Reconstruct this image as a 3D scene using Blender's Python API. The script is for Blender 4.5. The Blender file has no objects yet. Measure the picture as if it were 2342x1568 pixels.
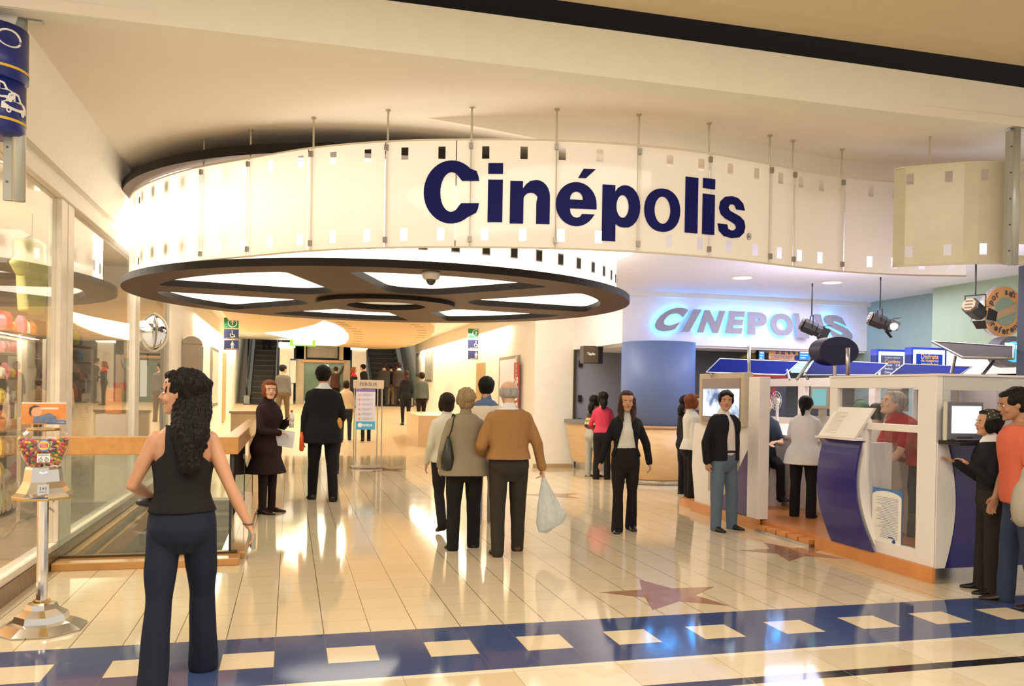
import bpy, bmesh, math, random
import numpy as np
from mathutils import Vector, Matrix
random.seed(7)
SC = bpy.context.scene
COL = SC.collection
# ------------------------------------------------------------------ camera
F_PX = 1927.0; CAM_H = 1.5646; SHIFT_PX = 130.0
YAW, PITCH, ROLL = math.radians(14.767), math.radians(-0.478), math.radians(0.949)
_d = Vector((math.sin(YAW)*math.cos(PITCH), math.cos(YAW)*math.cos(PITCH), math.sin(PITCH)))
_r = Vector((math.cos(YAW), -math.sin(YAW), 0)); _u = _r.cross(_d)
CR = _r*math.cos(ROLL)+_u*math.sin(ROLL); CU = -_r*math.sin(ROLL)+_u*math.cos(ROLL)
cam_data = bpy.data.cameras.new('camera'); cam = bpy.data.objects.new('camera', cam_data); COL.objects.link(cam)
cam_data.sensor_fit = 'HORIZONTAL'; cam_data.sensor_width = 36.0
cam_data.lens = 36.0*F_PX/2342.0; cam_data.shift_y = SHIFT_PX/2342.0
cam_data.clip_start = 0.05; cam_data.clip_end = 200
cam.matrix_world = Matrix(((CR.x, CU.x, -_d.x, 0), (CR.y, CU.y, -_d.y, 0), (CR.z, CU.z, -_d.z, CAM_H), (0, 0, 0, 1)))
SC.camera = cam
def ray(x, y): return _d + CR*((x-1171)/F_PX) + CU*((784+SHIFT_PX-y)/F_PX)
def atz(x, y, z=0.0):
    v = ray(x, y); return Vector((0, 0, CAM_H)) + v*((z-CAM_H)/v.z)
def atY(x, y, Y):
    v = ray(x, y); return Vector((0, 0, CAM_H)) + v*(Y/v.y)
def atX(x, y, X):
    v = ray(x, y); return Vector((0, 0, CAM_H)) + v*(X/v.x)
# ------------------------------------------------------------------ world, lamps, exposure
SC.view_settings.view_transform = 'Standard'; SC.view_settings.look = 'None'
SC.view_settings.gamma = 1.0; SC.view_settings.exposure = 0.16; SC.view_settings.use_curve_mapping = False
SC.cycles.use_denoising = True
SC.cycles.max_bounces = 8; SC.cycles.diffuse_bounces = 4; SC.cycles.glossy_bounces = 4
SC.cycles.transmission_bounces = 6; SC.cycles.transparent_max_bounces = 12
SC.cycles.sample_clamp_indirect = 6.0; SC.cycles.caustics_reflective = False; SC.cycles.caustics_refractive = False
world = bpy.data.worlds.new('mall_ambient'); SC.world = world; world.use_nodes = True
world.node_tree.nodes['Background'].inputs[0].default_value = (1.0, 0.87, 0.73, 1)
world.node_tree.nodes['Background'].inputs[1].default_value = 0.72
def area(name, loc, size, power, color, rot=(0, 0, 0), size_y=None, spread=180):
    l = bpy.data.lights.new(name, 'AREA'); l.energy = power; l.color = color
    l.shape = 'RECTANGLE' if size_y else 'SQUARE'; l.size = size
    if size_y: l.size_y = size_y
    l.spread = math.radians(spread)
    o = bpy.data.objects.new(name, l); o.location = loc; o.rotation_euler = rot; COL.objects.link(o)
    return o
def spot(name, loc, target, power, color, ang=60, blend=.6, r=.05):
    l = bpy.data.lights.new(name, 'SPOT'); l.energy = power; l.color = color; l.spot_size = math.radians(ang)
    l.spot_blend = blend; l.shadow_soft_size = r
    o = bpy.data.objects.new(name, l); o.location = loc
    o.rotation_euler = (Vector(target)-Vector(loc)).to_track_quat('-Z', 'Y').to_euler(); COL.objects.link(o)
    return o
WARM = (1.0, 0.70, 0.38); WARMW = (1.0, 0.80, 0.55); COOL = (0.72, 0.72, 1.0)
area('atrium_ceiling_lamp', (1.0, 1.5, 4.40), 7.0, 400, (1.0, .88, .74), size_y=4.0)
area('passage_lamp_right', (4.70, 26.0, 3.16), .22, 215, (1, .84, .64), size_y=14)
area('passage_lamp_left', (-1.72, 26.0, 3.16), .22, 185, (1, .84, .64), size_y=14)
area('entrance_fill', (3.6, 14.2, 3.94), 2.6, 170, (1, .86, .70), size_y=1.6)  # unseen area light, placed to brighten the white corner wall
area('shop_lamp_near', (-3.1, 7.0, 3.05), 1.2, 130, (1, .86, .72), size_y=2.5)
area('shop_lamp_far', (-3.1, 10.3, 3.05), 1.2, 130, (1, .86, .72), size_y=2.5)
area('booth_lamp', (7.7, 9.3, 3.40), 2.4, 120, (1.0, .88, .78), size_y=2.6)
area('booth_up_fill', (7.4, 9.3, 2.15), 1.6, 55, (.80, .78, 1.0), rot=(math.pi, 0, 0), size_y=3.0)  # unseen upward area light, added to brighten the hall soffit
area('ticket_hall_lamp', (9.0, 12.4, 3.40), 2.0, 80, (.78, .74, 1.0), size_y=2.5)

# ------------------------------------------------------------------ materials
_mats = {}
def mat(name, color, rough=.5, metal=0.0, spec=.5, noise=.04, nscale=6.0, bump=0.0, bscale=40.0, emit=None, estr=0.0,
        alpha=None, coat=0.0, sheen=0.0, stretch=None):
    if name in _mats: return _mats[name]
    m = bpy.data.materials.new(name); m.use_nodes = True; nt = m.node_tree; N = nt.nodes; L = nt.links
    b = N['Principled BSDF']
    if max(color) > 1: color = tuple(c/255 for c in color)
    b.inputs['Roughness'].default_value = rough; b.inputs['Metallic'].default_value = metal
    b.inputs['Specular IOR Level'].default_value = spec
    if coat: b.inputs['Coat Weight'].default_value = coat; b.inputs['Coat Roughness'].default_value = .08
    if sheen: b.inputs['Sheen Weight'].default_value = sheen
    tc = N.new('ShaderNodeTexCoord'); src = tc.outputs['Object']
    if stretch:
        mp = N.new('ShaderNodeMapping'); mp.inputs['Scale'].default_value = stretch
        L.new(src, mp.inputs['Vector']); src = mp.outputs[0]
    if noise > 0:
        n = N.new('ShaderNodeTexNoise'); n.inputs['Scale'].default_value = nscale; n.inputs['Detail'].default_value = 3
        L.new(src, n.inputs['Vector'])
        mr = N.new('ShaderNodeMapRange'); mr.inputs['From Min'].default_value = .25; mr.inputs['From Max'].default_value = .75
        mr.inputs['To Min'].default_value = 1-noise; mr.inputs['To Max'].default_value = 1+noise
        L.new(n.outputs['Fac'], mr.inputs['Value'])
        hv = N.new('ShaderNodeHueSaturation'); hv.inputs['Color'].default_value = (*color, 1)
        L.new(mr.outputs[0], hv.inputs['Value']); L.new(hv.outputs[0], b.inputs['Base Color'])
    else: b.inputs['Base Color'].default_value = (*color, 1)
    if bump > 0:
        n2 = N.new('ShaderNodeTexNoise'); n2.inputs['Scale'].default_value = bscale; n2.inputs['Detail'].default_value = 2
        L.new(src, n2.inputs['Vector'])
        bp = N.new('ShaderNodeBump'); bp.inputs['Strength'].default_value = bump; bp.inputs['Distance'].default_value = .02
        L.new(n2.outputs['Fac'], bp.inputs['Height']); L.new(bp.outputs[0], b.inputs['Normal'])
    if emit is not None:
        if max(emit) > 1: emit = tuple(c/255 for c in emit)
        b.inputs['Emission Color'].default_value = (*emit, 1); b.inputs['Emission Strength'].default_value = estr
    if alpha is not None: b.inputs['Alpha'].default_value = alpha
    _mats[name] = m; return m
def srgb(r, g, b):
    f = lambda c: (c/255/12.92) if c/255 <= .04045 else ((c/255+.055)/1.055)**2.4
    return (f(r), f(g), f(b))
def glass(name, tint=(.96, .98, .96), refl=1.0, base_alpha=0.05, rough=0.0):
    """thin pane: transparent with a fresnel reflection and a trace of dust"""
    if name in _mats: return _mats[name]
    m = bpy.data.materials.new(name); m.use_nodes = True; nt = m.node_tree; N = nt.nodes; L = nt.links
    for n in list(N):
        if n.type != 'OUTPUT_MATERIAL': N.remove(n)
    out = [n for n in N if n.type == 'OUTPUT_MATERIAL'][0]
    tr = N.new('ShaderNodeBsdfTransparent'); tr.inputs[0].default_value = (*tint, 1)
    gl = N.new('ShaderNodeBsdfGlossy'); gl.inputs['Roughness'].default_value = rough
    df = N.new('ShaderNodeBsdfDiffuse'); df.inputs[0].default_value = (.8, .8, .78, 1)
    lw = N.new('ShaderNodeLayerWeight'); lw.inputs[0].default_value = .5
    pw_ = N.new('ShaderNodeMath'); pw_.operation = 'POWER'; pw_.inputs[1].default_value = 5.0; L.new(lw.outputs['Facing'], pw_.inputs[0])
    fr = N.new('ShaderNodeMath'); fr.operation = 'MULTIPLY_ADD'; fr.inputs[1].default_value = .92; fr.inputs[2].default_value = .04; L.new(pw_.outputs[0], fr.inputs[0])
    mu = N.new('ShaderNodeMath'); mu.operation = 'MULTIPLY'; mu.use_clamp = True; mu.inputs[1].default_value = refl*1.2
    L.new(fr.outputs[0], mu.inputs[0])
    nz = N.new('ShaderNodeTexNoise'); nz.inputs['Scale'].default_value = 2.0
    mm = N.new('ShaderNodeMath'); mm.operation = 'MULTIPLY'; mm.inputs[1].default_value = base_alpha*2
    L.new(nz.outputs['Fac'], mm.inputs[0])
    m1 = N.new('ShaderNodeMixShader'); L.new(mm.outputs[0], m1.inputs[0]); L.new(tr.outputs[0], m1.inputs[1]); L.new(df.outputs[0], m1.inputs[2])
    m2 = N.new('ShaderNodeMixShader'); L.new(mu.outputs[0], m2.inputs[0]); L.new(m1.outputs[0], m2.inputs[1]); L.new(gl.outputs[0], m2.inputs[2])
    L.new(m2.outputs[0], out.inputs[0]); _mats[name] = m; return m
def emis(name, color, strength):
    if name in _mats: return _mats[name]
    m = bpy.data.materials.new(name); m.use_nodes = True; nt = m.node_tree; N = nt.nodes; L = nt.links
    for n in list(N):
        if n.type != 'OUTPUT_MATERIAL': N.remove(n)
    out = [n for n in N if n.type == 'OUTPUT_MATERIAL'][0]
    e = N.new('ShaderNodeEmission'); e.inputs[0].default_value = (*color, 1); e.inputs[1].default_value = strength
    L.new(e.outputs[0], out.inputs[0]); _mats[name] = m; return m

# ------------------------------------------------------------------ mesh helpers
class MB:
    def __init__(s): s.v = []; s.f = []; s.mi = []; s.cur = 0
    def add(s, vs, fs):
        o = len(s.v); s.v += [tuple(v) for v in vs]; s.f += [tuple(i+o for i in f) for f in fs]; s.mi += [s.cur]*len(fs); return s
    def box(s, x0, x1, y0, y1, z0, z1):
        vs = [(x, y, z) for z in (z0, z1) for y in (y0, y1) for x in (x0, x1)]
        return s.add(vs, [(0, 2, 3, 1), (4, 5, 7, 6), (0, 1, 5, 4), (2, 6, 7, 3), (0, 4, 6, 2), (1, 3, 7, 5)])
    def obox(s, c, ax, ay, az):
        """box from centre and three half-axis vectors"""
        c = Vector(c); ax, ay, az = Vector(ax), Vector(ay), Vector(az)
        vs = [c+ax*i+ay*j+az*k for k in (-1, 1) for j in (-1, 1) for i in (-1, 1)]
        return s.add(vs, [(0, 2, 3, 1), (4, 5, 7, 6), (0, 1, 5, 4), (2, 6, 7, 3), (0, 4, 6, 2), (1, 3, 7, 5)])
    def beam(s, a, b, w, h, up=(0, 0, 1)):
        a, b = Vector(a), Vector(b); d = (b-a); l = d.length; d.normalize(); u = Vector(up)
        sd = d.cross(u)
        if sd.length < 1e-4: sd = d.cross(Vector((0, 1, 0)))
        sd.normalize(); u = sd.cross(d)
        return s.obox((a+b)/2, d*l/2, sd*w/2, u*h/2)
    def tube(s, pts, r, n=10, cap=True):
        pts = [Vector(p) for p in pts]; rs = r if isinstance(r, (list, tuple)) else [r]*len(pts)
        rings = []; prev = None
        for i, p in enumerate(pts):
            t = (pts[min(i+1, len(pts)-1)]-pts[max(i-1, 0)]).normalized()
            if prev is None: a = t.orthogonal().normalized()
            else:
                a = prev-t*prev.dot(t); a = a.normalized() if a.length > 1e-5 else t.orthogonal().normalized()
            prev = a; b = t.cross(a); rr = rs[i]; rx, ry = rr if isinstance(rr, (list, tuple)) else (rr, rr)
            rings.append([p+a*math.cos(2*math.pi*k/n)*rx+b*math.sin(2*math.pi*k/n)*ry for k in range(n)])
        return s.rings(rings, cap)
    def rings(s, rings, cap=True, closed=False):
        n = len(rings[0]); vs = [v for r in rings for v in r]; fs = []
        m = len(rings)
        for i in range(m if closed else m-1):
            j = (i+1) % m
            for k in range(n): fs.append((i*n+k, i*n+(k+1) % n, j*n+(k+1) % n, j*n+k))
        if cap and not closed: fs.append(tuple(range(n-1, -1, -1))); fs.append(tuple((m-1)*n+k for k in range(n)))
        return s.add(vs, fs)
    def lathe(s, prof, c=(0, 0, 0), n=24, cap=True, sx=1, sy=1, ph=0.0):
        rings = [[(c[0]+r*sx*math.cos(ph+2*math.pi*k/n), c[1]+r*sy*math.sin(ph+2*math.pi*k/n), c[2]+z) for k in range(n)] for r, z in prof]
        return s.rings(rings, cap)
    def ball(s, c, r, n=14, m=9, M=None):
        rx, ry, rz = r if isinstance(r, (list, tuple)) else (r, r, r)
        rings = []
        for i in range(1, m):
            a = math.pi*i/m; rings.append([Vector((rx*math.sin(a)*math.cos(2*math.pi*k/n), ry*math.sin(a)*math.sin(2*math.pi*k/n), -rz*math.cos(a))) for k in range(n)])
        top = Vector((0, 0, rz)); bot = Vector((0, 0, -rz)); o = Vector(c)
        T = (lambda v: o+(M @ v)) if M is not None else (lambda v: o+v)
        vs = [T(v) for r_ in rings for v in r_]+[T(bot), T(top)]; fs = []
        q = len(rings)
        for i in range(q-1):
            for k in range(n): fs.append((i*n+k, i*n+(k+1) % n, (i+1)*n+(k+1) % n, (i+1)*n+k))
        for k in range(n): fs.append((q*n, (k+1) % n, k)); fs.append((q*n+1, (q-1)*n+k, (q-1)*n+(k+1) % n))
        return s.add(vs, fs)
    def prism(s, poly, z0, z1):
        """plan polygon (ccw) extruded in z"""
        n = len(poly); vs = [(x, y, z0) for x, y in poly]+[(x, y, z1) for x, y in poly]
        return s.add(vs, [tuple(range(n-1, -1, -1)), tuple(range(n, 2*n))]+[(i, (i+1) % n, n+(i+1) % n, n+i) for i in range(n)])
    def extr(s, poly, d):
        """any planar 3d polygon extruded by vector d"""
        n = len(poly); d = Vector(d); vs = [Vector(p) for p in poly]+[Vector(p)+d for p in poly]
        return s.add(vs, [tuple(range(n-1, -1, -1)), tuple(range(n, 2*n))]+[(i, (i+1) % n, n+(i+1) % n, n+i) for i in range(n)])
    def quad(s, *p): return s.add(p, [tuple(range(len(p)))])
    def mesh(s, name, mats=()):
        me = bpy.data.meshes.new(name); me.from_pydata(s.v, [], s.f)
        for m in mats: me.materials.append(m)
        if any(s.mi): me.polygons.foreach_set('material_index', s.mi)
        bm = bmesh.new(); bm.from_mesh(me); bmesh.ops.recalc_face_normals(bm, faces=bm.faces); bm.to_mesh(me); bm.free()
        me.update(); return me
    def build(s, name, m, parent=None, smooth=False, bevel=0, local=False, label=None):
        ms = m if isinstance(m, (list, tuple)) else [m]
        if parent is not None and not local:
            w = wloc(parent); s.v = [(x-w.x, y-w.y, z-w.z) for x, y, z in s.v]
        me = s.mesh(name, ms); o = bpy.data.objects.new(name, me); COL.objects.link(o)
        if smooth: me.shade_smooth()
        if bevel:
            b = o.modifiers.new('bevel', 'BEVEL'); b.width = bevel; b.segments = 2; b.limit_method = 'ANGLE'
        if parent is not None: o.parent = parent
        if label: o['label'] = label
        return o
def wloc(o):
    w = Vector((0, 0, 0))
    while o is not None: w += o.location; o = o.parent
    return w
def tag(o, label=None, cat=None, group=None, kind=None):
    if label: o['label'] = label
    if cat: o['category'] = cat
    if group: o['group'] = group
    if kind: o['kind'] = kind
    return o
def empty(name, loc=(0, 0, 0), label=None, cat=None, group=None, rz=0.0):
    o = bpy.data.objects.new(name, None); COL.objects.link(o); o.location = loc; o.rotation_euler = (0, 0, rz)
    o.empty_display_size = .1
    return tag(o, label, cat, group)
def struct(o, label=None): o['kind'] = 'structure'; o['label'] = label or o.name.replace('_', ' '); return o
def copy_tree(o, parent=None):
    c = o.copy(); COL.objects.link(c); c.parent = parent
    for ch in o.children: copy_tree(ch, c)
    return c
def text_mesh(s, size=1.0, offset=0.0, extrude=0.0, align='CENTER', shear=0.0, spacing=1.0, line=1.0):
    """vertices and faces of lettering lying in the XY plane, centred"""
    cu = bpy.data.curves.new('lettering', 'FONT'); cu.body = s; cu.size = size; cu.offset = offset; cu.extrude = extrude
    cu.align_x = align; cu.align_y = 'CENTER'; cu.shear = shear; cu.space_character = spacing; cu.space_line = line; cu.resolution_u = 5
    o = bpy.data.objects.new('lettering', cu); COL.objects.link(o)
    dg = bpy.context.evaluated_depsgraph_get(); me = bpy.data.meshes.new_from_object(o.evaluated_get(dg))
    vs = [v.co.copy() for v in me.vertices]; fs = [tuple(p.vertices) for p in me.polygons]
    bpy.data.objects.remove(o); bpy.data.curves.remove(cu); bpy.data.meshes.remove(me)
    return vs, fs
def text_on(mb, s, o, ux, uy, size, fit_w=None, fit_h=None, **k):
    """lettering placed on a plane: o centre, ux right, uy up (unit vectors)"""
    vs, fs = text_mesh(s, size, **k)
    if not vs: return mb
    xs = [v.x for v in vs]; ys = [v.y for v in vs]; cx, cy = (min(xs)+max(xs))/2, (min(ys)+max(ys))/2
    sx = fit_w/(max(xs)-min(xs)) if fit_w else 1; sy = fit_h/(max(ys)-min(ys)) if fit_h else (sx if fit_w else 1)
    if fit_h and not fit_w: sx = sy
    o, ux, uy = Vector(o), Vector(ux), Vector(uy); n = ux.cross(uy)
    return mb.add([o+ux*((v.x-cx)*sx)+uy*((v.y-cy)*sy)+n*v.z for v in vs], fs)
def remesh(mb, voxel, smooth=4, fac=.5):
    me = mb.mesh('tmp'); o = bpy.data.objects.new('tmp', me); COL.objects.link(o)
    r = o.modifiers.new('r', 'REMESH'); r.mode = 'VOXEL'; r.voxel_size = voxel; r.adaptivity = 0
    if smooth: sm = o.modifiers.new('s', 'SMOOTH'); sm.iterations = smooth; sm.factor = fac
    dg = bpy.context.evaluated_depsgraph_get(); out = bpy.data.meshes.new_from_object(o.evaluated_get(dg))
    bpy.data.objects.remove(o); bpy.data.meshes.remove(me); return out
def co_of(me):
    a = np.empty(len(me.vertices)*3); me.vertices.foreach_get('co', a); return a.reshape(-1, 3)
def no_of(me):
    a = np.empty(len(me.vertices)*3); me.vertices.foreach_get('normal', a); return a.reshape(-1, 3)
def set_co(me, a): me.vertices.foreach_set('co', a.ravel()); me.update()
def mesh_obj(name, me, m, parent=None, smooth=True, label=None):
    me.name = name; me.materials.clear(); me.materials.append(m)
    if smooth: me.shade_smooth()
    o = bpy.data.objects.new(name, me); COL.objects.link(o)
    if parent is not None: o.parent = parent
    if label: o['label'] = label
    return o
# ================================================================== SETTING
T = 0.297; OX = -2.22*T; OY = 18.53*T
CEIL = 3.98; XW = -1.98
def floor_material():
    m = bpy.data.materials.new('polished_tile'); m.use_nodes = True; nt = m.node_tree; N = nt.nodes; L = nt.links
    b = N['Principled BSDF']; tc = N.new('ShaderNodeTexCoord'); sp = N.new('ShaderNodeSeparateXYZ'); L.new(tc.outputs['Object'], sp.inputs[0])
    def M(op, a, c=None, clamp=False):
        n = N.new('ShaderNodeMath'); n.operation = op; n.use_clamp = clamp
        for i, q in enumerate((a, c)):
            if q is None: continue
            if hasattr(q, 'is_linked') or hasattr(q, 'links'): L.new(q, n.inputs[i])
            else: n.inputs[i].default_value = q
        return n.outputs[0]
    def mix(f, a, c):
        n = N.new('ShaderNodeMix'); n.data_type = 'RGBA'
        if hasattr(f, 'links'): L.new(f, n.inputs[0])
        else: n.inputs[0].default_value = f
        for i, q in ((6, a), (7, c)):
            if hasattr(q, 'links'): L.new(q, n.inputs[i])
            else: n.inputs[i].default_value = (*q, 1)
        return n.outputs[2]
    X, Y = sp.outputs[0], sp.outputs[1]
    u = M('DIVIDE', M('SUBTRACT', X, OX), T); v = M('DIVIDE', M('SUBTRACT', Y, OY), T)
    fu, fv = M('FLOOR', u), M('FLOOR', v); ru, rv = M('FRACT', u), M('FRACT', v)
    edge = lambda r, w: M('GREATER_THAN', M('ABSOLUTE', M('SUBTRACT', r, .5)), .5-w)
    g1, g2 = edge(ru, .010), edge(rv, .006)
    cb = N.new('ShaderNodeCombineXYZ'); L.new(fu, cb.inputs[0]); L.new(fv, cb.inputs[1])
    wn = N.new('ShaderNodeTexWhiteNoise'); wn.noise_dimensions = '2D'; L.new(cb.outputs[0], wn.inputs['Vector'])
    nz = N.new('ShaderNodeTexNoise'); nz.inputs['Scale'].default_value = 1.6; nz.inputs['Detail'].default_value = 5; L.new(tc.outputs['Object'], nz.inputs['Vector'])
    cream = mix(M('MULTIPLY', wn.outputs['Value'], .5), (.68, .58, .40), (.63, .53, .35))
    cream = mix(M('MULTIPLY', nz.outputs['Fac'], .12), cream, (.6, .48, .3))
    blue = mix(nz.outputs['Fac'], (.035, .060, .155), (.050, .080, .19))
    band = M('MULTIPLY', M('LESS_THAN', v, 0.0), M('GREATER_THAN', v, -3.0))
    odd = M('GREATER_THAN', M('ABSOLUTE', M('MODULO', fu, 2.0)), .5)
    midrow = M('MULTIPLY', M('LESS_THAN', v, -1.0), M('GREATER_THAN', v, -2.0))
    isblue = M('MULTIPLY', band, M('SUBTRACT', 1.0, M('MULTIPLY', odd, midrow)))
    col = mix(isblue, cream, blue)
    gr = M('MAXIMUM', g1, M('MULTIPLY', g2, .55))
    col = mix(M('MULTIPLY', gr, M('SUBTRACT', 1.0, M('MULTIPLY', isblue, .6))), col, (.16, .12, .07))
    # veined marble in front of the band, with its dark inset strip
    n2 = N.new('ShaderNodeTexNoise'); n2.inputs['Scale'].default_value = 2.4; n2.inputs['Detail'].default_value = 8; n2.inputs['Distortion'].default_value = 1.2
    L.new(tc.outputs['Object'], n2.inputs['Vector'])
    cell = N.new('ShaderNodeCombineXYZ'); L.new(M('FLOOR', M('DIVIDE', X, .62)), cell.inputs[0]); L.new(M('FLOOR', M('DIVIDE', M('SUBTRACT', Y, 4.19), .40)), cell.inputs[1])
    w2 = N.new('ShaderNodeTexWhiteNoise'); w2.noise_dimensions = '2D'; L.new(cell.outputs[0], w2.inputs['Vector'])
    marble = mix(w2.outputs['Value'], (.70, .63, .47), (.58, .48, .30))
    marble = mix(M('MULTIPLY', M('GREATER_THAN', n2.outputs['Fac'], .56), .35), marble, (.60, .47, .28))
    marble = mix(M('GREATER_THAN', Y, 4.55), marble, (.70, .63, .47))
    isdark = M('MULTIPLY', M('LESS_THAN', Y, 4.19), M('GREATER_THAN', Y, 4.09))
    marble = mix(isdark, marble, (.015, .014, .018))
    mg = M('MAXIMUM', edge(M('FRACT', M('DIVIDE', X, .62)), .004), M('LESS_THAN', M('ABSOLUTE', M('SUBTRACT', Y, 4.553)), .002))
    marble = mix(M('MULTIPLY', mg, .6), marble, (.3, .24, .16))
    col = mix(M('LESS_THAN', v, -3.0), col, marble)
    L.new(col, b.inputs['Base Color'])
    rn = N.new('ShaderNodeMapRange'); rn.inputs['To Min'].default_value = .035; rn.inputs['To Max'].default_value = .11
    L.new(nz.outputs['Fac'], rn.inputs['Value']); L.new(rn.outputs[0], b.inputs['Roughness'])
    b.inputs['Specular IOR Level'].default_value = .5
    bp = N.new('ShaderNodeBump'); bp.inputs['Strength'].default_value = .25; bp.inputs['Distance'].default_value = .002; bp.invert = True
    L.new(gr, bp.inputs['Height']); L.new(bp.outputs[0], b.inputs['Normal'])
    return m
FLOOR = floor_material()
VX0, VX1, VY0, VY1 = -1.86, -.46, 8.12, 12.7         # the stairwell opening
fl = MB()
for x0, x1, y0, y1 in ((-2.4, 14, .5, VY0), (VX1, 14, VY0, VY1), (-2.4, VX0, VY0, VY1), (-2.4, 14, VY1, 20.6)):
    fl.quad((x0, y0, 0), (x1, y0, 0), (x1, y1, 0), (x0, y1, 0))
struct(fl.build('floor', FLOOR), 'glossy cream tile floor with a blue checkered band')
rp = MB(); RS = .08
rz = lambda y: max(0.0, (min(y, 33.0)-20.6)*RS)
rp.quad((-2.4, 20.6, 0), (5.3, 20.6, 0), (5.3, 33, rz(33)), (-2.4, 33, rz(33))).quad((-2.4, 33, rz(33)), (5.3, 33, rz(33)), (5.3, 46, rz(33)), (-2.4, 46, rz(33)))
m_ramp = mat('ramp_tile', (.55, .42, .25), rough=.4, noise=.05)
struct(rp.build('floor_ramp', m_ramp), 'matt tiled ramp rising to the escalators')
cr = MB()
for k in range(14): cr.box(-2.0+k*.52-.004, -2.0+k*.52+.004, 20.7, 20.71, .0, .001)
# stars
m_star = mat('mauve_stone', (.36, .20, .13), rough=.08, noise=.12, nscale=9, spec=.6)
def star(cx, cy, R=.54, label=''):
    s = MB(); pts = []
    for k in range(10):
        a = math.pi/2+k*math.pi/5; r = R if k % 2 == 0 else R*.42
        pts.append((cx+r*math.cos(a), cy+r*math.sin(a)))
    s.prism(pts, .0005, .002)
    o = s.build('star_inlay', m_star); tag(o, label, 'floor star', None, 'structure'); return o
star(2.885, 6.08, .53, 'mauve star inlaid in the floor nearest the blue band')
p = atz(1805, 1283); star(p.x+.31, p.y+.43, .54, 'brown star inlaid in the floor before the booth steps')
p = atz(880, 1074); star(p.x, p.y, .54, 'brown star inlaid in the floor under the directory stand')
p = atz(1262, 1132); star(p.x, p.y, .54, 'brown star inlaid in the floor beyond the plastic bag')

m_ceil = mat('ceiling_paint', (.86, .79, .68), rough=.75, noise=.02, nscale=1.5)
m_white = mat('white_paint', (.88, .84, .76), rough=.6, noise=.02)
m_white2 = mat('cool_white_paint', (.88, .86, .92), rough=.6, noise=.02)
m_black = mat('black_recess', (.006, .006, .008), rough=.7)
m_up = mat('upper_ceiling_paint', (.70, .58, .38), rough=.8, noise=.02)
FY = 6.06
b = MB(); b.box(-2.6, 14, FY, 18.6, CEIL, CEIL+.08); struct(b.build('ceiling', m_ceil), 'low cream ceiling over the cinema entrance')
b = MB(); pts = [(-6, FY+.12)]
for k in range(25):
    x = -2.6+k*.7; pts.append((x, FY-.02+.004*(x-2)**2*.6))
b2 = [(x, y) for x, y in pts[1:]]; poly = b2+[(b2[-1][0], b2[-1][1]+.1), (b2[0][0], b2[0][1]+.1)]
b.prism(poly, CEIL-.003, 4.335); struct(b.build('trim_1', mat('fascia_paint', (.84, .82, .70), rough=.7, noise=.02)), 'pale fascia at the edge of the low ceiling')
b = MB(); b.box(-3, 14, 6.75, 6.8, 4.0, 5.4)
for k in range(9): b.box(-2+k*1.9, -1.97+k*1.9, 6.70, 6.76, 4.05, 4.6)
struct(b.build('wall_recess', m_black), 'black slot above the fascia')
b = MB(); b.quad((-3, .2, 4.44), (14, .2, 4.44), (14, 5.62, 4.44), (-3, 5.62, 4.44)).quad((-3, 5.62, 4.44), (14, 5.62, 4.44), (14, 5.98, 4.475), (-3, 5.98, 4.475)).quad((-3, 5.98, 4.475), (14, 5.98, 4.475), (14, 6.02, 5.4), (-3, 6.02, 5.4))
struct(b.build('ceiling_atrium', m_up), 'tan ceiling of the mall walkway')

# -------- film strip curve in plan (used by the bulkhead and by the sign)
STRIP = [(-1.80, 10.45), (-1.66, 9.98), (-1.37, 9.40), (-.945, 8.79), (-.401, 8.24), (.163, 7.70), (.781, 7.30), (1.463, 7.02), (2.153, 6.83), (2.875, 6.745),
         (3.573, 6.778), (4.288, 6.93), (4.75, 7.04), (5.212, 7.10), (5.853, 7.085), (6.45, 6.93)]
def catmull(P, n=10):
    P = [Vector((*p, 0)[:3]) for p in P]; out = []
    for i in range(len(P)-1):
        p0, p1, p2, p3 = P[max(i-1, 0)], P[i], P[i+1], P[min(i+2, len(P)-1)]
        for k in range(n):
            t = k/n; out.append(.5*((2*p1)+(p2-p0)*t+(2*p0-5*p1+4*p2-p3)*t*t+(3*p1-p0-3*p2+p3)*t**3))
    out.append(P[-1]); return out
class Curve:
    def __init__(s, P, n=12):
        s.p = catmull(P, n); s.s = [0.0]
        for a, c in zip(s.p, s.p[1:]): s.s.append(s.s[-1]+(c-a).length)
        s.L = s.s[-1]
    def at(s, t):
        t = min(max(t, 0), s.L); i = min(max(np.searchsorted(s.s, t)-1, 0), len(s.p)-2)
        f = (t-s.s[i])/max(s.s[i+1]-s.s[i], 1e-9); return s.p[i].lerp(s.p[i+1], f)
    def normal(s, t):
        d = (s.at(t+.05)-s.at(t-.05)).normalized(); return Vector((d.y, -d.x, 0))     # towards the viewer side
    def s_of_px(s, x):
        """arc length where the curve passes behind pixel column x"""
        best = None
        for k in range(1, 800):
            t = s.L*k/800; q = s.at(t)-Vector((0, 0, 0)); v = Vector((q.x, q.y, 3.25-CAM_H))
            px = 1171+F_PX*v.dot(CR)/v.dot(_d); e = abs(px-x)
            if best is None or e < best[0]: best = (e, t)
        return best[1]
strip = Curve(STRIP)
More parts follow.
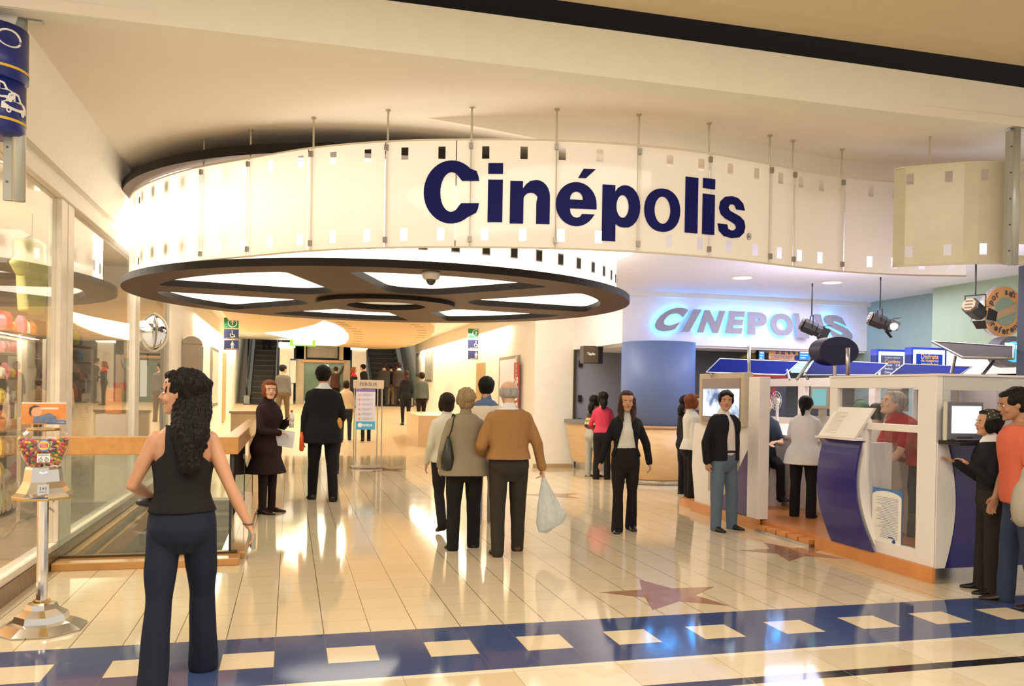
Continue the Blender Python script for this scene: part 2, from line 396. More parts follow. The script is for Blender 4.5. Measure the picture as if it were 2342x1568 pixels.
# bulkhead behind the strip, turning into the lower soffit of the ticket hall
front = [Vector((x, y, 0)) for x, y in [(1.15, 7.42), (1.7, 7.22), (2.3, 7.06), (2.95, 6.99), (3.573, 7.03), (4.288, 7.20), (4.75, 7.33), (5.3, 7.42), (5.95, 7.42), (6.8, 7.25), (7.8, 7.0), (9.5, 6.9), (13.5, 6.9)]]
fc = catmull([(p.x, p.y) for p in front], 6)
b = MB(); th = .05
for a, c in zip(fc, fc[1:]):
    za, zc_ = (CEIL-.002-.32*min(1, max(0, (q_.x-1.15)/1.6)) for q_ in (a, c))
    b.add([(a.x, a.y, za), (c.x, c.y, zc_), (c.x, c.y, CEIL), (a.x, a.y, CEIL), (a.x, a.y+th, za), (c.x, c.y+th, zc_), (c.x, c.y+th, CEIL), (a.x, a.y+th, CEIL)],
          [(0, 1, 2, 3), (5, 4, 7, 6), (4, 5, 1, 0)])
struct(b.build('wall_bulkhead', m_ceil, smooth=False), 'curved bulkhead behind the film strip sign')
SOF = 3.45
inner = [(4.45, 14.4), (4.42, 12.2), (4.42, 10.6), (4.2, 9.6), (4.05, 8.5), (4.15, 7.6)]
poly = [(p.x, p.y+.02) for p in fc if p.x > 4.3]+[(13.5, 14.4)]+inner
b = MB(); b.prism(poly, SOF, SOF+.03)
n = len(poly)
b.add([(x, y, SOF+.03) for x, y in poly]+[(x, y, CEIL) for x, y in poly], [(i, (i+1) % n, n+(i+1) % n, n+i) for i in range(n)])
struct(b.build('ceiling_hall', m_white2), 'white soffit of the ticket hall')

# -------- passage walls, ceilings
b = MB(); b.box(-2.4, XW-.02, 6.0, 21.0, 3.32, 4.0); struct(b.build('wall_left', m_white), 'white wall above the shop window')
b = MB(); b.box(-2.4, XW, 15.2, 46, 0, 3.9); struct(b.build('wall_passage_left', m_white), 'white wall of the passage, left side')
# dropped beam above shop glass (gives the stepped soffit line)
b = MB(); b.extr([(XW+.01, 6.2, 3.98), (XW+.22, 6.2, 3.98), (XW+.05, 6.2, 3.42), (XW-.02, 6.2, 3.42)], (0, 9.2, 0)); struct(b.build('trim_2', m_white), 'sloping plaster trim above the shop window')
b = MB(); b.box(4.95, 5.20, 17.151, 46, 0, 4.0); struct(b.build('wall_passage_right', m_white), 'white wall of the passage, right side')
b = MB(); b.box(4.95, 5.849, 16.95, 17.15, 0, 4.0); struct(b.build('wall_corner', m_white), 'white corner wall left of the snack window')
b = MB(); b.box(4.94, 5.80, 16.92, 16.95, 0, .085); struct(b.build('baseboard_corner', mat('tan_stone', (.45, .33, .18), rough=.3)), 'tan stone baseboard')
# ticket hall fascia box
b = MB(); b.box(5.80, 13.0, 14.25, 14.6, 2.5, 3.46).box(5.80, 5.95, 14.6, 17.0, 2.5, 4.0)
struct(b.build('wall_fascia', m_white2), 'white fascia wall behind the neon letters')
b = MB(); b.box(5.78, 13.0, 14.15, 14.25, 3.36, 3.45); struct(b.build('trim_3', m_white), 'cornice over the neon letters')
b = MB(); b.box(5.95, 13.0, 14.3, 17.2, 2.46, 2.5); struct(b.build('ceiling_snack', m_white2), 'low ceiling behind the fascia')
m_shut = mat('grey_blue_shutter', (.34, .36, .46), rough=.45, noise=.05)
m_shut2 = mat('charcoal_shutter', (.095, .10, .11), rough=.5, noise=.05)
b = MB(); b.box(5.85, 7.2, 17.0, 17.1, 0, 2.5); struct(b.build('wall_snack', m_shut), 'grey-blue wall behind the snack window')
b = MB(); b.box(6.9, 13.0, 15.2, 15.3, 0, 2.5); struct(b.build('wall_back', m_shut2), 'charcoal back wall of the ticket hall')
b = MB(); b.box(5.80, 5.84, 16.90, 16.96, .95, 2.5); struct(b.build('trim_4', mat('gold_edge', (.10, .08, .04), rough=.3, metal=.4)), 'dark edge strip of the snack window')
m_green = mat('sage_green_paint', (.36, .47, .31), rough=.7, noise=.03); m_teal = mat('grey_green_paint', (.31, .43, .37), rough=.7, noise=.03)
b = MB(); b.box(10.95, 11.05, 12.0, 14.6, 0, 3.5); struct(b.build('wall_right', m_teal), 'grey-green side wall of the ticket hall')
b = MB(); b.box(10.50, 10.95, 8.9, 12.0, 0, 3.5); struct(b.build('wall_right_near', m_green), 'sage green wall behind the seal')
b = MB(); b.box(10.485, 10.498, 8.9, 11.99, .8, atX(2165, 803, 10.49).z); struct(b.build('wall_spotlit_panel', m_white), 'white panel standing in for the spotlit lower part of the sage wall')  # the spotlight's brightness on this wall is painted as a white panel
b = MB(); b.box(10.5, 10.95, 6.4, 8.9, 0, 3.5); struct(b.build('wall_right_front', m_green), 'sage green wall continuing towards the viewer')
m_bluecol = mat('slate_blue_paint', (.13, .20, .44), rough=.5, noise=.03)
cc = Vector((6.42, 14.05, 0)); RC = .66
t = empty('round_column', cc, 'round slate blue column clad in pale wood at its foot beside the snack window', 'column')
b = MB(); b.lathe([(RC, 1.0), (RC, 2.51)], cc, 40); b.build('shaft', m_bluecol, t, True)
m_wood = mat('pale_maple', (.72, .50, .27), rough=.35, noise=.10, nscale=3, stretch=(1, 1, 6))
b = MB(); b.lathe([(RC+.02, .10), (RC+.02, 1.0)], cc, 40); b.build('wood_cladding', m_wood, t, True)
b = MB(); b.lathe([(RC+.035, .98), (RC+.035, 1.02), (RC, 1.03)], cc, 40); b.build('cladding_edge', mat('maple_edge', (.5, .3, .14), rough=.4), t, True)
m_steel = mat('brushed_steel', (.62, .62, .62), rough=.28, metal=1.0, noise=.06, nscale=20)
b = MB(); b.lathe([(RC-.03, 0), (RC-.03, .10)], cc, 40); b.build('steel_plinth', m_steel, t, True)
# blue pillar at the right edge of the frame
b = MB(); b.box(6.74, 7.3, 6.25, 6.6, 0, 2.86); tag(b.build('square_pillar', mat('dusk_blue_paint', (.12, .16, .30), rough=.5), bevel=.01), 'dusk blue square pillar at the right edge of the picture', 'pillar')

# snack counter between the corner wall and the round column
t = empty('snack_counter', (5.95, 16.2, 0), 'curved pale wood snack counter with grey top behind the girl in pink', 'counter')
def arcpts(r, a0, a1, n=14, c=(6.42, 16.75)): return [(c[0]+r*math.cos(math.radians(a0+(a1-a0)*k/n)), c[1]+r*math.sin(math.radians(a0+(a1-a0)*k/n))) for k in range(n+1)]
def ring_wall(mb, r0, r1, z0, z1):
    A, B = arcpts(r0, 180, 300), arcpts(r1, 180, 300); n = len(A)
    mb.add([(x, y, z0) for x, y in A]+[(x, y, z1) for x, y in B], [(i, i+1, n+i+1, n+i) for i in range(n-1)])
b = MB(); ring_wall(b, .68, .84, .16, .95); b.build('wood_front', m_wood, t, True)
b = MB(); b.prism(arcpts(.87, 180, 300)+[(6.78, 16.9), (5.86, 16.9)], .95, 1.04); b.build('grey_top', mat('grey_laminate', (.22, .22, .24), rough=.35), t)
b = MB(); ring_wall(b, .60, .60, 0, .17); b.build('steel_plinth', m_steel, t, True)
# little hanging menu box above it
c = atY(1357, 812, 15.6)
t = empty('menu_box', c, 'small black hanging menu box above the snack counter', 'sign')
b = MB(); b.box(c.x-.20, c.x+.20, c.y, c.y+.22, c.z-.16, c.z+.18); b.build('case', mat('black_plastic', (.02, .02, .02), rough=.3), t)
b = MB(); b.box(c.x-.195, c.x+.10, c.y-.012, c.y-.002, c.z-.15, c.z+.16); b.build('face', mat('dark_bronze_print', (.12, .09, .06), rough=.25), t)
b = MB(); text_on(b, 'Tapilo', (c.x-.05, c.y-.016, c.z+.02), (1, 0, 0), (0, 0, 1), .1, fit_w=.17, offset=.004); b.build('lettering', emis('cream_print', (1, .9, .7), .8), t, label='cream lettering')
b = MB(); b.tube([(c.x, c.y+.1, c.z+.18), (c.x, c.y+.1, 2.5)], .012); b.build('hanger', m_steel, t)
for k, zz in enumerate((2.22, 1.48, .99)):
    q = atY(1313, 831, 16.96); b = MB(); b.box(5.93, 6.0, 16.94, 16.99, zz-.08, zz+.06); tag(b.build('wall_fitting', mat('black_plastic', (.02, .02, .02), rough=.3)), ['black fitting high on the snack window wall', 'black fitting midway up the snack window wall', 'black fitting low on the snack window wall'][k], 'wall fitting')

# -------- passage ceiling: slabs with glowing coves
m_slab = mat('apricot_ceiling_paint', (.86, .66, .40), rough=.7, noise=.02)
ZS = 3.2
b = MB(); b.box(-2.0, 5.0, 18.6, 24.0, ZS+.30, ZS+.35); b.box(-2.4, 5.2, 24.0, 34.6, ZS+.30, ZS+.35); b.box(-2.4, 6, 18.5, 18.6, ZS+.3, CEIL+.05)
struct(b.build('ceiling_passage', m_white), 'white ceiling of the passage')
def pxpoly(pts, z): return [tuple(atz(x, y, z)[:2]) for x, y in pts]
left_slab = [(470, 690), (760, 712), (735, 731), (790, 752), (797, 770), (792, 783), (770, 792), (640, 779), (606, 762), (556, 758), (535, 764), (505, 740)]
b = MB(); b.prism(pxpoly([(500, 700), (735, 705), (739, 733), (720, 742), (680, 752), (640, 758), (605, 760), (548, 759), (530, 742)], ZS), ZS, ZS+.28)
struct(b.build('ceiling_slab_left', m_slab), 'apricot ceiling slab on the left')
b = MB(); b.prism(pxpoly([(739, 733), (765, 741), (783, 751), (796, 765), (797, 773), (790, 784), (765, 791), (720, 789), (662, 774), (606, 762), (640, 759), (680, 753), (720, 742)], ZS+.02), ZS+.02, ZS+.10)
tag(b.build('cove_light', emis('cove_glow', (1.0, .86, .60), 5.0)), 'bright leaf-shaped ceiling cove light behind the film reel', 'ceiling light')
slab = pxpoly([(739, 732), (765, 740), (784, 750), (797, 764), (798, 774), (791, 785), (766, 792), (862, 798), (905, 797), (945, 790), (978, 776), (992, 760), (994, 748), (985, 738), (975, 715), (760, 712)], ZS)
b = MB(); b.prism(slab, ZS, ZS+.28)
struct(b.build('ceiling_slab_right', m_slab), 'apricot ceiling slab in the middle of the passage')
m_slot = mat('slot_shadow', (.32, .22, .10), rough=.8)
b = MB()
for x, y in [(793, 745), (805, 751), (815, 757), (819, 763), (820, 769), (819, 774), (817, 780), (812, 785), (804, 789), (778, 737), (786, 741), (950, 742), (958, 747), (964, 755), (966, 761), (964, 767), (961, 772), (956, 778), (948, 783), (938, 789), (925, 794)]:
    q = atz(x, y, ZS); w = 10*q.y/F_PX; b.box(q.x-w, q.x+w, q.y-.05, q.y+.05, ZS-.004, ZS+.002)
tag(b.build('ceiling_slots', m_slot), kind='structure', label='short dark air slots in the apricot ceiling slab')
# end wall behind the escalators
EY = 34.2; EZ = rz(40)
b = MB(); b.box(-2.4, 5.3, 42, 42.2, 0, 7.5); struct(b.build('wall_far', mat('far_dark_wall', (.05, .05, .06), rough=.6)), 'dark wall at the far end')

# -------- shop window on the left
GT = 3.20; GB = .20
m_frame = mat('ivory_frame_paint', (.78, .72, .60), rough=.4, noise=.08, nscale=8)
m_dstone = mat('brown_stone_kerb', (.20, .13, .07), rough=.35, noise=.25, nscale=30)
b = MB(); b.box(XW-.10, XW+.05, 5.2, 15.2, 0, .13); struct(b.build('baseboard_shop', m_dstone), 'dark brown stone kerb under the shop window')
b = MB(); b.box(XW-.10, XW+.03, 5.2, 15.2, .13, GB-.01); struct(b.build('trim_5', m_frame, bevel=.008), 'ivory sill of the shop window')
b = MB(); b.box(XW-.08, XW+.06, 5.2, 15.2, GT, GT+.12); struct(b.build('trim_6', m_white, bevel=.01), 'white head of the shop window')
ft = MB()
for y0, y1 in ((8.13, 8.33), (8.36, 8.57), (11.82, 11.95), (11.97, 12.12), (14.95, 15.2)): ft.box(XW-.07, XW+.035, y0, y1, GB-.01, GT)
struct(ft.build('window_1', m_frame, bevel=.006), 'ivory posts of the shop window')
m_pane = glass('shop_glass', refl=1.0, base_alpha=.04)
for k, (y0, y1) in enumerate(((5.2, 8.13), (8.57, 11.82), (12.12, 14.95))):
    b = MB(); b.box(XW-.012, XW-.004, y0, y1, GB, GT); struct(b.build('window_%d' % (k+2), m_pane), 'clear pane of the shop window')
b = MB(); b.box(-4.9, -4.8, 5.2, 15.2, 0, 3.3); struct(b.build('wall_shop', mat('orange_shop_wall', (.80, .50, .24), rough=.6)), 'orange back wall of the shop')
b = MB(); b.box(-4.9, XW-.1, 5.2, 5.3, 0, 3.3).box(-4.9, XW-.1, 15.1, 15.2, 0, 3.3); struct(b.build('wall_shop_end', m_white), 'white end walls of the shop')
b = MB(); b.box(-4.9, XW-.08, 5.2, 15.2, 0, .04); struct(b.build('floor_shop', mat('shop_floor', (.35, .27, .18), rough=.3)), 'brown shop floor')
b = MB(); b.box(-4.9, XW-.02, 5.2, 15.2, GT+.06, 3.32); struct(b.build('ceiling_shop', m_white), 'white shop ceiling')
# ================================================================== FILM REEL AND FILM STRIP SIGN
RC_ = Vector((1.18, 10.90, 0)); RD = 3.10; DZ = 2.70
m_reel = mat('bronze_laminate', (.105, .055, .030), rough=.5, noise=.08, nscale=5, spec=.2)
m_rim = mat('dark_reel_edge', (.018, .014, .012), rough=.5, spec=.15)
def plan_cut(outer, holes, z0, z1, segs=None):
    """filled plan outline with holes, extruded"""
    cu = bpy.data.curves.new('outline', 'CURVE'); cu.dimensions = '2D'; cu.fill_mode = 'BOTH'; cu.extrude = (z1-z0)/2
    for pts in [outer]+holes:
        sp = cu.splines.new('POLY'); sp.points.add(len(pts)-1); sp.use_cyclic_u = True
        for q, (x, y) in zip(sp.points, pts): q.co = (x, y, 0, 1)
    o = bpy.data.objects.new('outline', cu); COL.objects.link(o)
    dg = bpy.context.evaluated_depsgraph_get(); me = bpy.data.meshes.new_from_object(o.evaluated_get(dg))
    vs = [(v.co.x, v.co.y, v.co.z+(z0+z1)/2) for v in me.vertices]; fs = [tuple(p.vertices) for p in me.polygons]
    bpy.data.objects.remove(o); bpy.data.curves.remove(cu); bpy.data.meshes.remove(me); return vs, fs
def circ(c, r, n=120): return [(c[0]+r*math.cos(2*math.pi*k/n), c[1]+r*math.sin(2*math.pi*k/n)) for k in range(n)]
def rounded(poly, r, n=6):
    out = []; N_ = len(poly)
    for i in range(N_):
        p0, p1, p2 = Vector(poly[i-1]), Vector(poly[i]), Vector(poly[(i+1) % N_])
        a, c = (p0-p1), (p2-p1); rr = min(r, a.length*.45, c.length*.45); A, C_ = p1+a.normalized()*rr, p1+c.normalized()*rr
        for k in range(n+1):
            t = k/n; q = A*(1-t)**2+p1*2*t*(1-t)+C_*t*t; out.append((q.x, q.y))
    return out
def reel_window(ang, half=23.5, r0=1.10, r1=2.74):
    a = math.radians(ang); h = math.radians(half); pts = []
    for k in range(9):
        q = a-h+2*h*k/8; pts.append((r1*math.cos(q), r1*math.sin(q)))
    h0 = h*.58
    pts += [(r0*math.cos(a+h0), r0*math.sin(a+h0)), (r0*math.cos(a-h0), r0*math.sin(a-h0))]
    return [(x+RC_.x, y+RC_.y) for x, y in rounded(pts, .28)]
PH = 39.5
reel = empty('film_reel_lamp', (RC_.x, RC_.y, DZ), 'giant film reel ceiling lamp with a glowing white drum between two brown discs', 'ceiling lamp')
wins = [reel_window(PH+60*k) for k in range(6)]
vs, fs = plan_cut(circ(RC_, RD), wins+[circ(RC_, .50, 60)], DZ, DZ+.075)
b = MB(); b.add(vs, fs); me_l = b.build('lower_disc', [m_reel, m_rim], reel)
for p in me_l.data.polygons:
    if abs(p.normal.z) < .5: p.material_index = 1
b = MB(); b.lathe([(.88, DZ-.05), (.88, DZ-.004)], RC_, 72, cap=False); b.lathe([(.50, DZ-.05), (.50, DZ-.004)], RC_, 60, cap=False)
A, B = circ(RC_, .88, 72), circ(RC_, .50, 72); n = 72
b.add([(x, y, DZ-.05) for x, y in A]+[(x, y, DZ-.05) for x, y in B], [(i, (i+1) % n, n+(i+1) % n, n+i) for i in range(n)])
o = b.build('hub_ring', [m_reel, m_rim], reel)
for p in o.data.polygons:
    if abs(p.normal.z) < .5: p.material_index = 1
b = MB(); b.lathe([(.49, DZ+.02), (.49, DZ+.05)], RC_, 48); b.build('hub_glass', mat('hub_acrylic', (.75, .68, .52), rough=.3, emit=(1, .85, .6), estr=.35), reel)
TZ = 3.74
vs, fs = plan_cut(circ(RC_, RD), [circ(RC_, 1.6, 80)], TZ, TZ+.09)
b = MB(); b.add(vs, fs); o = b.build('upper_disc', [m_reel, m_rim], reel)
for p in o.data.polygons:
    if abs(p.normal.z) < .5: p.material_index = 1
# drum with a row of perforations near its lower and upper rims
RB = 2.93; m_drum = emis('drum_glow', (1.0, .88, .70), 3.3)
m_hole = mat('perforation_dark', (.02, .018, .015), rough=.6); m_hrim = mat('perforation_edge', (.5, .47, .42), rough=.5)
h = MB(); h.cur = 2; h.lathe([(RB, DZ+.075), (RB, TZ)], RC_, 120, cap=False); a0 = math.atan2(atY(890, 573, 8.0).y-RC_.y, atY(890, 573, 8.0).x-RC_.x); st = .318/RB
for k in range(int(2*math.pi/st)):
    a = a0+k*st; c_, s_ = math.cos(a), math.sin(a); n_ = Vector((c_, s_, 0)); t_ = Vector((-s_, c_, 0))
    for z in (2.965, 3.60):
        o_ = RC_+n_*(RB+.004)+Vector((0, 0, z))
        h.cur = 1; h.obox(o_, t_*.045, n_*.003, Vector((0, 0, .062))); h.cur = 0; h.obox(o_+n_*.004, t_*.034, n_*.003, Vector((0, 0, .048)))
h.build('drum', [m_hole, m_hrim, m_drum], reel)
b = MB(); A, B = circ(RC_, 2.86, 96), circ(RC_, .62, 96); n = 96
b.add([(x, y, DZ+.10) for x, y in A]+[(x, y, DZ+.10) for x, y in B], [(i, (i+1) % n, n+(i+1) % n, n+i) for i in range(n)])
b.build('light_diffuser', emis('diffuser_glow', (1.0, .88, .70), 2.2), reel)
b = MB()
for k in range(6):
    a = math.radians(PH+30+60*k); x, y = RC_.x+2.2*math.cos(a), RC_.y+2.2*math.sin(a); b.tube([(x, y, TZ+.08), (x, y, CEIL)], .012, 8)
b.build('hanger_rods', mat('rod_metal', (.55, .5, .38), rough=.4, metal=.6), reel)
# dome camera under the disc
c = atz(986, 622, DZ)
t = empty('dome_camera', (c.x, c.y, DZ), 'small white dome security camera under the front of the film reel', 'security camera')
b = MB(); b.lathe([(.085, 0), (.09, -.02), (.075, -.06), (.06, -.07)], (c.x, c.y, DZ-.002), 28); b.build('housing', mat('camera_ivory', (.7, .66, .58), rough=.4), t, True)
b = MB(); b.ball((c.x, c.y, DZ-.07), (.048, .048, .055), 20, 12); b.build('dome', mat('smoked_dome', (.03, .025, .02), rough=.08, spec=.8), t, True)

# ---- film strip: translucent acrylic with real perforations
def acrylic():
    m = bpy.data.materials.new('film_acrylic'); m.use_nodes = True; nt = m.node_tree; N = nt.nodes; L = nt.links
    for n in list(N):
        if n.type != 'OUTPUT_MATERIAL': N.remove(n)
    out = [n for n in N if n.type == 'OUTPUT_MATERIAL'][0]
    d = N.new('ShaderNodeBsdfDiffuse'); t = N.new('ShaderNodeBsdfTranslucent'); g = N.new('ShaderNodeBsdfGlossy'); g.inputs['Roughness'].default_value = .06
    nz = N.new('ShaderNodeTexNoise'); nz.inputs['Scale'].default_value = 1.2
    cr = N.new('ShaderNodeMix'); cr.data_type = 'RGBA'; L.new(nz.outputs['Fac'], cr.inputs[0])
    cr.inputs[6].default_value = (.90, .85, .76, 1); cr.inputs[7].default_value = (.86, .81, .72, 1)
    L.new(cr.outputs[2], d.inputs[0]); L.new(cr.outputs[2], t.inputs[0])
    a = N.new('ShaderNodeMixShader'); a.inputs[0].default_value = .52; L.new(d.outputs[0], a.inputs[1]); L.new(t.outputs[0], a.inputs[2])
    lw = N.new('ShaderNodeLayerWeight'); lw.inputs[0].default_value = .5
    pw_ = N.new('ShaderNodeMath'); pw_.operation = 'POWER'; pw_.inputs[1].default_value = 5.0; L.new(lw.outputs['Facing'], pw_.inputs[0])
    fr = N.new('ShaderNodeMath'); fr.operation = 'MULTIPLY_ADD'; fr.inputs[1].default_value = .5; fr.inputs[2].default_value = .04; L.new(pw_.outputs[0], fr.inputs[0])
    c = N.new('ShaderNodeMixShader'); L.new(fr.outputs[0], c.inputs[0]); L.new(a.outputs[0], c.inputs[1]); L.new(g.outputs[0], c.inputs[2])
    L.new(c.outputs[0], out.inputs[0]); return m
m_film = acrylic(); m_rod = mat('rod_metal', (.55, .5, .38), rough=.4, metal=.6)
SB, ST = 2.80, 3.70
def film_panel(cv, s0, s1, holes, name, parent, zb=SB, zt=ST, mt=None):
    """curved sheet between arc lengths s0..s1 with rectangular holes (list of (s, z, w, h))"""
    zs = sorted({zb, zt}.union(*[{z-h_/2, z+h_/2} for s_, z, w, h_ in holes])) if holes else [zb, zt]
    ss = {s0, s1}; k = s0
    while k < s1: ss.add(k); k += .12
    for s_, z, w, h_ in holes:
        ss.add(s_-w/2); ss.add(s_+w/2)
    ss = sorted(x for x in ss if s0 <= x <= s1); m = MB(); idx = {}
    def vid(s_, z):
        if (s_, z) not in idx:
            p = cv.at(s_); idx[(s_, z)] = len(m.v); m.v.append((p.x, p.y, z))
        return idx[(s_, z)]
    for a, c in zip(ss, ss[1:]):
        for z0, z1 in zip(zs, zs[1:]):
            sm, zm = (a+c)/2, (z0+z1)/2
            if any(abs(sm-s_) < w/2 and abs(zm-z) < h_/2 for s_, z, w, h_ in holes): continue
            m.f.append((vid(a, z0), vid(c, z0), vid(c, z1), vid(a, z1))); m.mi.append(0)
    o = m.build(name, mt or m_film, parent)
    return o
q0 = strip.at(0); film = empty('film_strip_sign', (q0.x, q0.y, SB), 'long curving white film strip sign reading Cinépolis in dark blue', 'sign')
hx = [318, 340, 395, 445, 500, 556, 619, 686, 761, 840, 925, 1010, 1108, 1197, 1285, 1370, 1453, 1531, 1604, 1668, 1729, 1783, 1829, 1877, 1932, 1990, 2046, 2110, 2180]
hs = [strip.s_of_px(x) for x in hx]
breaks = [0]+[strip.s_of_px(x) for x in (460, 568, 705, 880, 1042, 1075, 1271, 1457, 1621, 1760, 1815, 1930)]+[strip.L]
for s0, s1 in zip(breaks, breaks[1:]):
    hh = [(s_, z, .062, .105) for s_ in hs for z in (SB+.105, ST-.105) if s0+.035 < s_ < s1-.035]
    film_panel(strip, s0+.004, s1-.004, hh, 'film_panel', film)
rods = [460, 568, 712, 884, 1075, 1271, 1459, 1623, 1761, 1815, 1925]
for x in rods:
    s_ = strip.s_of_px(x); p = strip.at(s_); n_ = strip.normal(s_)
    b = MB(); b.tube([(p.x-n_.x*.02, p.y-n_.y*.02, SB-.01), (p.x-n_.x*.02, p.y-n_.y*.02, CEIL)], .009, 8); b.tube([(p.x-n_.x*.02, p.y-n_.y*.02, CEIL-.012), (p.x-n_.x*.02, p.y-n_.y*.02, CEIL)], .022, 10)
    b.build('rod', m_rod, film)
    for z in (SB+.06, ST-.05):
        b = MB(); b.obox((p.x+n_.x*.012, p.y+n_.y*.012, z), n_*.012, Vector((-n_.y, n_.x, 0))*.016, Vector((0, 0, .024))); b.build('clamp', mat('clamp_metal', (.35, .33, .28), rough=.4, metal=.7), film)
b = MB(); P_ = [strip.at(strip.L*k/120) for k in range(121)]
b.tube([(p.x, p.y, ST+.006) for p in P_], .008, 6); b.tube([(p.x, p.y, SB-.006) for p in P_], .008, 6)
b.build('edge_rail', mat('ivory_rail', (.70, .64, .50), rough=.4), film)
# letters, drawn as outlines and bent on to the strip
m_navy = mat('navy_vinyl', (.006, .009, .11), rough=.5, spec=.12, noise=.02)
def ell(cx, cy, rx, ry, n=40, a0=0, a1=360, p=2.0):
    out = []
    for k in range(n+(0 if (a1-a0) % 360 == 0 else 1)):
        a = math.radians(a0+(a1-a0)*k/n); c_, s_ = math.cos(a), math.sin(a); e = 2/p
        out.append((cx+rx*math.copysign(abs(c_)**e, c_), cy+ry*math.copysign(abs(s_)**e, s_)))
    return out
def letter_shapes(ch):
    """outlines in a unit box: x 0..1, y 0..1 (height of the drawn glyph)"""
    if ch == 'o': return [[ell(.5, .5, .5, .5, p=2.15), ell(.5, .5, .225, .315, p=2.0)]]
    if ch == 'l': return [[[(0, 0), (1, 0), (1, 1), (0, 1)]]]
    if ch == 'i': return [[[(0, 0), (1, 0), (1, .72), (0, .72)]], [[(0, .82), (1, .82), (1, 1), (0, 1)]]]
    if ch == 'n':
        out = [(0, 0), (.34, 0), (.34, .56)]+[(.52-.18*math.cos(math.radians(a)), .56+.15*math.sin(math.radians(a))) for a in range(20, 180, 20)]+[(.66, .50), (.66, 0), (1, 0), (1, .62)]
        out += [(.66+.34*math.cos(math.radians(a)), .62+.38*math.sin(math.radians(a))) for a in range(15, 100, 15)]+[(.50, .975), (.40, .90), (.32, .80), (.32, .97), (0, .97)]
        return [[out]]
    if ch == 'p':
        stem = [(0, 0), (.35, 0), (.35, .31), (.45, .265), (.56, .25)]+[(.60+.40*math.cos(math.radians(a)), .62+.375*math.sin(math.radians(a))) for a in range(-75, 91, 15)]+[(.50, .985), (.40, .94), (.33, .87), (.33, .985), (0, .985)]
        return [[stem, ell(.53, .62, .165, .20)]]
    if ch == 'e':
        o_ = [(.5+.5*math.cos(math.radians(a)), .5+.5*math.sin(math.radians(a))) for a in range(8, 338, 11)]
        o_ = [(1.0, .40), (1.0, .50)]+[(.5+.5*math.cos(math.radians(a)), .5+.5*math.sin(math.radians(a))) for a in range(10, 331, 10)]
        o_ += [(.96, .28), (.64, .28), (.60, .22), (.52, .19), (.43, .21), (.365, .28), (.345, .40)]
        cnt = [(.345, .60), (.66, .60)]+[(.503+.157*math.cos(math.radians(a)), .62+.165*math.sin(math.radians(a))) for a in range(0, 181, 20)]
        return [[o_, cnt[::-1]]]
    if ch == 'acc': return [[[(0, 0), (.45, 0), (1, 1), (.30, 1)]]]
    if ch == 'C':
        o_ = [(.5+.5*math.cos(math.radians(a)), .5+.5*math.sin(math.radians(a))) for a in range(38, 323, 9)]
        o_ = [(1, .675), (.985, .75), (.95, .83)]+o_[1:-1]+[(.95, .17), (.985, .24), (1, .32), (.68, .32)]
        o_ += [(.5+.20*math.cos(math.radians(a)), .5+.315*math.sin(math.radians(a))) for a in range(-45, -316, -12)]+[(.69, .675)]
        return [[o_]]
    if ch == 's':
        P2 = [(.97, .70), (.90, .86), (.72, .97), (.48, 1.0), (.24, .96), (.08, .84), (.04, .68), (.10, .54), (.26, .45), (.48, .39), (.62, .34), (.67, .27), (.60, .20), (.48, .18), (.36, .21), (.33, .31), (0, .31),
              (.05, .14), (.22, .03), (.50, 0), (.78, .04), (.95, .16), (1.0, .31), (.95, .45), (.80, .54), (.58, .60), (.42, .645), (.36, .71), (.40, .78), (.50, .81), (.60, .79), (.66, .70)]
        return [[P2]]
    return []
def bend_letter(ch, px0, px1, py0, py1, z_of):
    """glyph covering the pixel box, lying on the strip's near face"""
    s0, s1 = strip.s_of_px(px0), strip.s_of_px(px1); pm = strip.at((s0+s1)/2); z0, z1 = z_of(pm, (px0+px1)/2, py1), z_of(pm, (px0+px1)/2, py0)
    m = MB()
    for sh in letter_shapes(ch):
        vs, fs = plan_cut(sh[0], sh[1:], 0, .02); bm = bmesh.new()
        vv = [bm.verts.new(v) for v in vs]
        for f in fs:
            try: bm.faces.new([vv[i] for i in f])
            except ValueError: pass
        for k in range(1, 6): bmesh.ops.bisect_plane(bm, geom=bm.verts[:]+bm.edges[:]+bm.faces[:], plane_co=(k/6, 0, 0), plane_no=(1, 0, 0))
        bm.verts.ensure_lookup_table(); bm.verts.index_update(); out = []
        for v in bm.verts:
            s_ = s0+(s1-s0)*v.co.x; p = strip.at(s_); n_ = strip.normal(s_); out.append(Vector((p.x, p.y, z0+(z1-z0)*v.co.y))+n_*(.006+v.co.z*.5))
        m.add(out, [tuple(v.index for v in f.verts) for f in bm.faces]); bm.free()
    return m
def z_at(p, px, py):
    v = ray(px, py); k = math.hypot(p.x, p.y)/math.hypot(v.x, v.y); return CAM_H+v.z*k
for ch, a, c_, t_, bt in [('C', 968.5, 1097.6, 367.5, 511.5), ('i', 1117.4, 1150.9, 373.7, 508.5), ('n', 1166, 1258.8, 412, 512), ('e', 1269.8, 1365, 417, 517.5), ('acc', 1322.4, 1360, 387, 408),
                          ('p', 1376.6, 1464, 423, 552.8), ('o', 1474.4, 1555.7, 431.8, 530.4), ('l', 1567, 1594, 406, 533), ('i', 1606, 1633, 409, 536.4), ('s', 1640.5, 1702.5, 449, 544.8)]:
    bend_letter(ch, a, c_, t_, bt, z_at).build('accent' if ch == 'acc' else 'letter', m_navy, film, label='dark blue accent over the e' if ch == 'acc' else 'dark blue letter '+ch)
s_ = strip.s_of_px(1712); p = strip.at(s_); n_ = strip.normal(s_); z = z_at(p, 1712, 541); rgt = Vector((-n_.y, n_.x, 0))
b = MB(); cen = Vector((p.x, p.y, z))+n_*.01
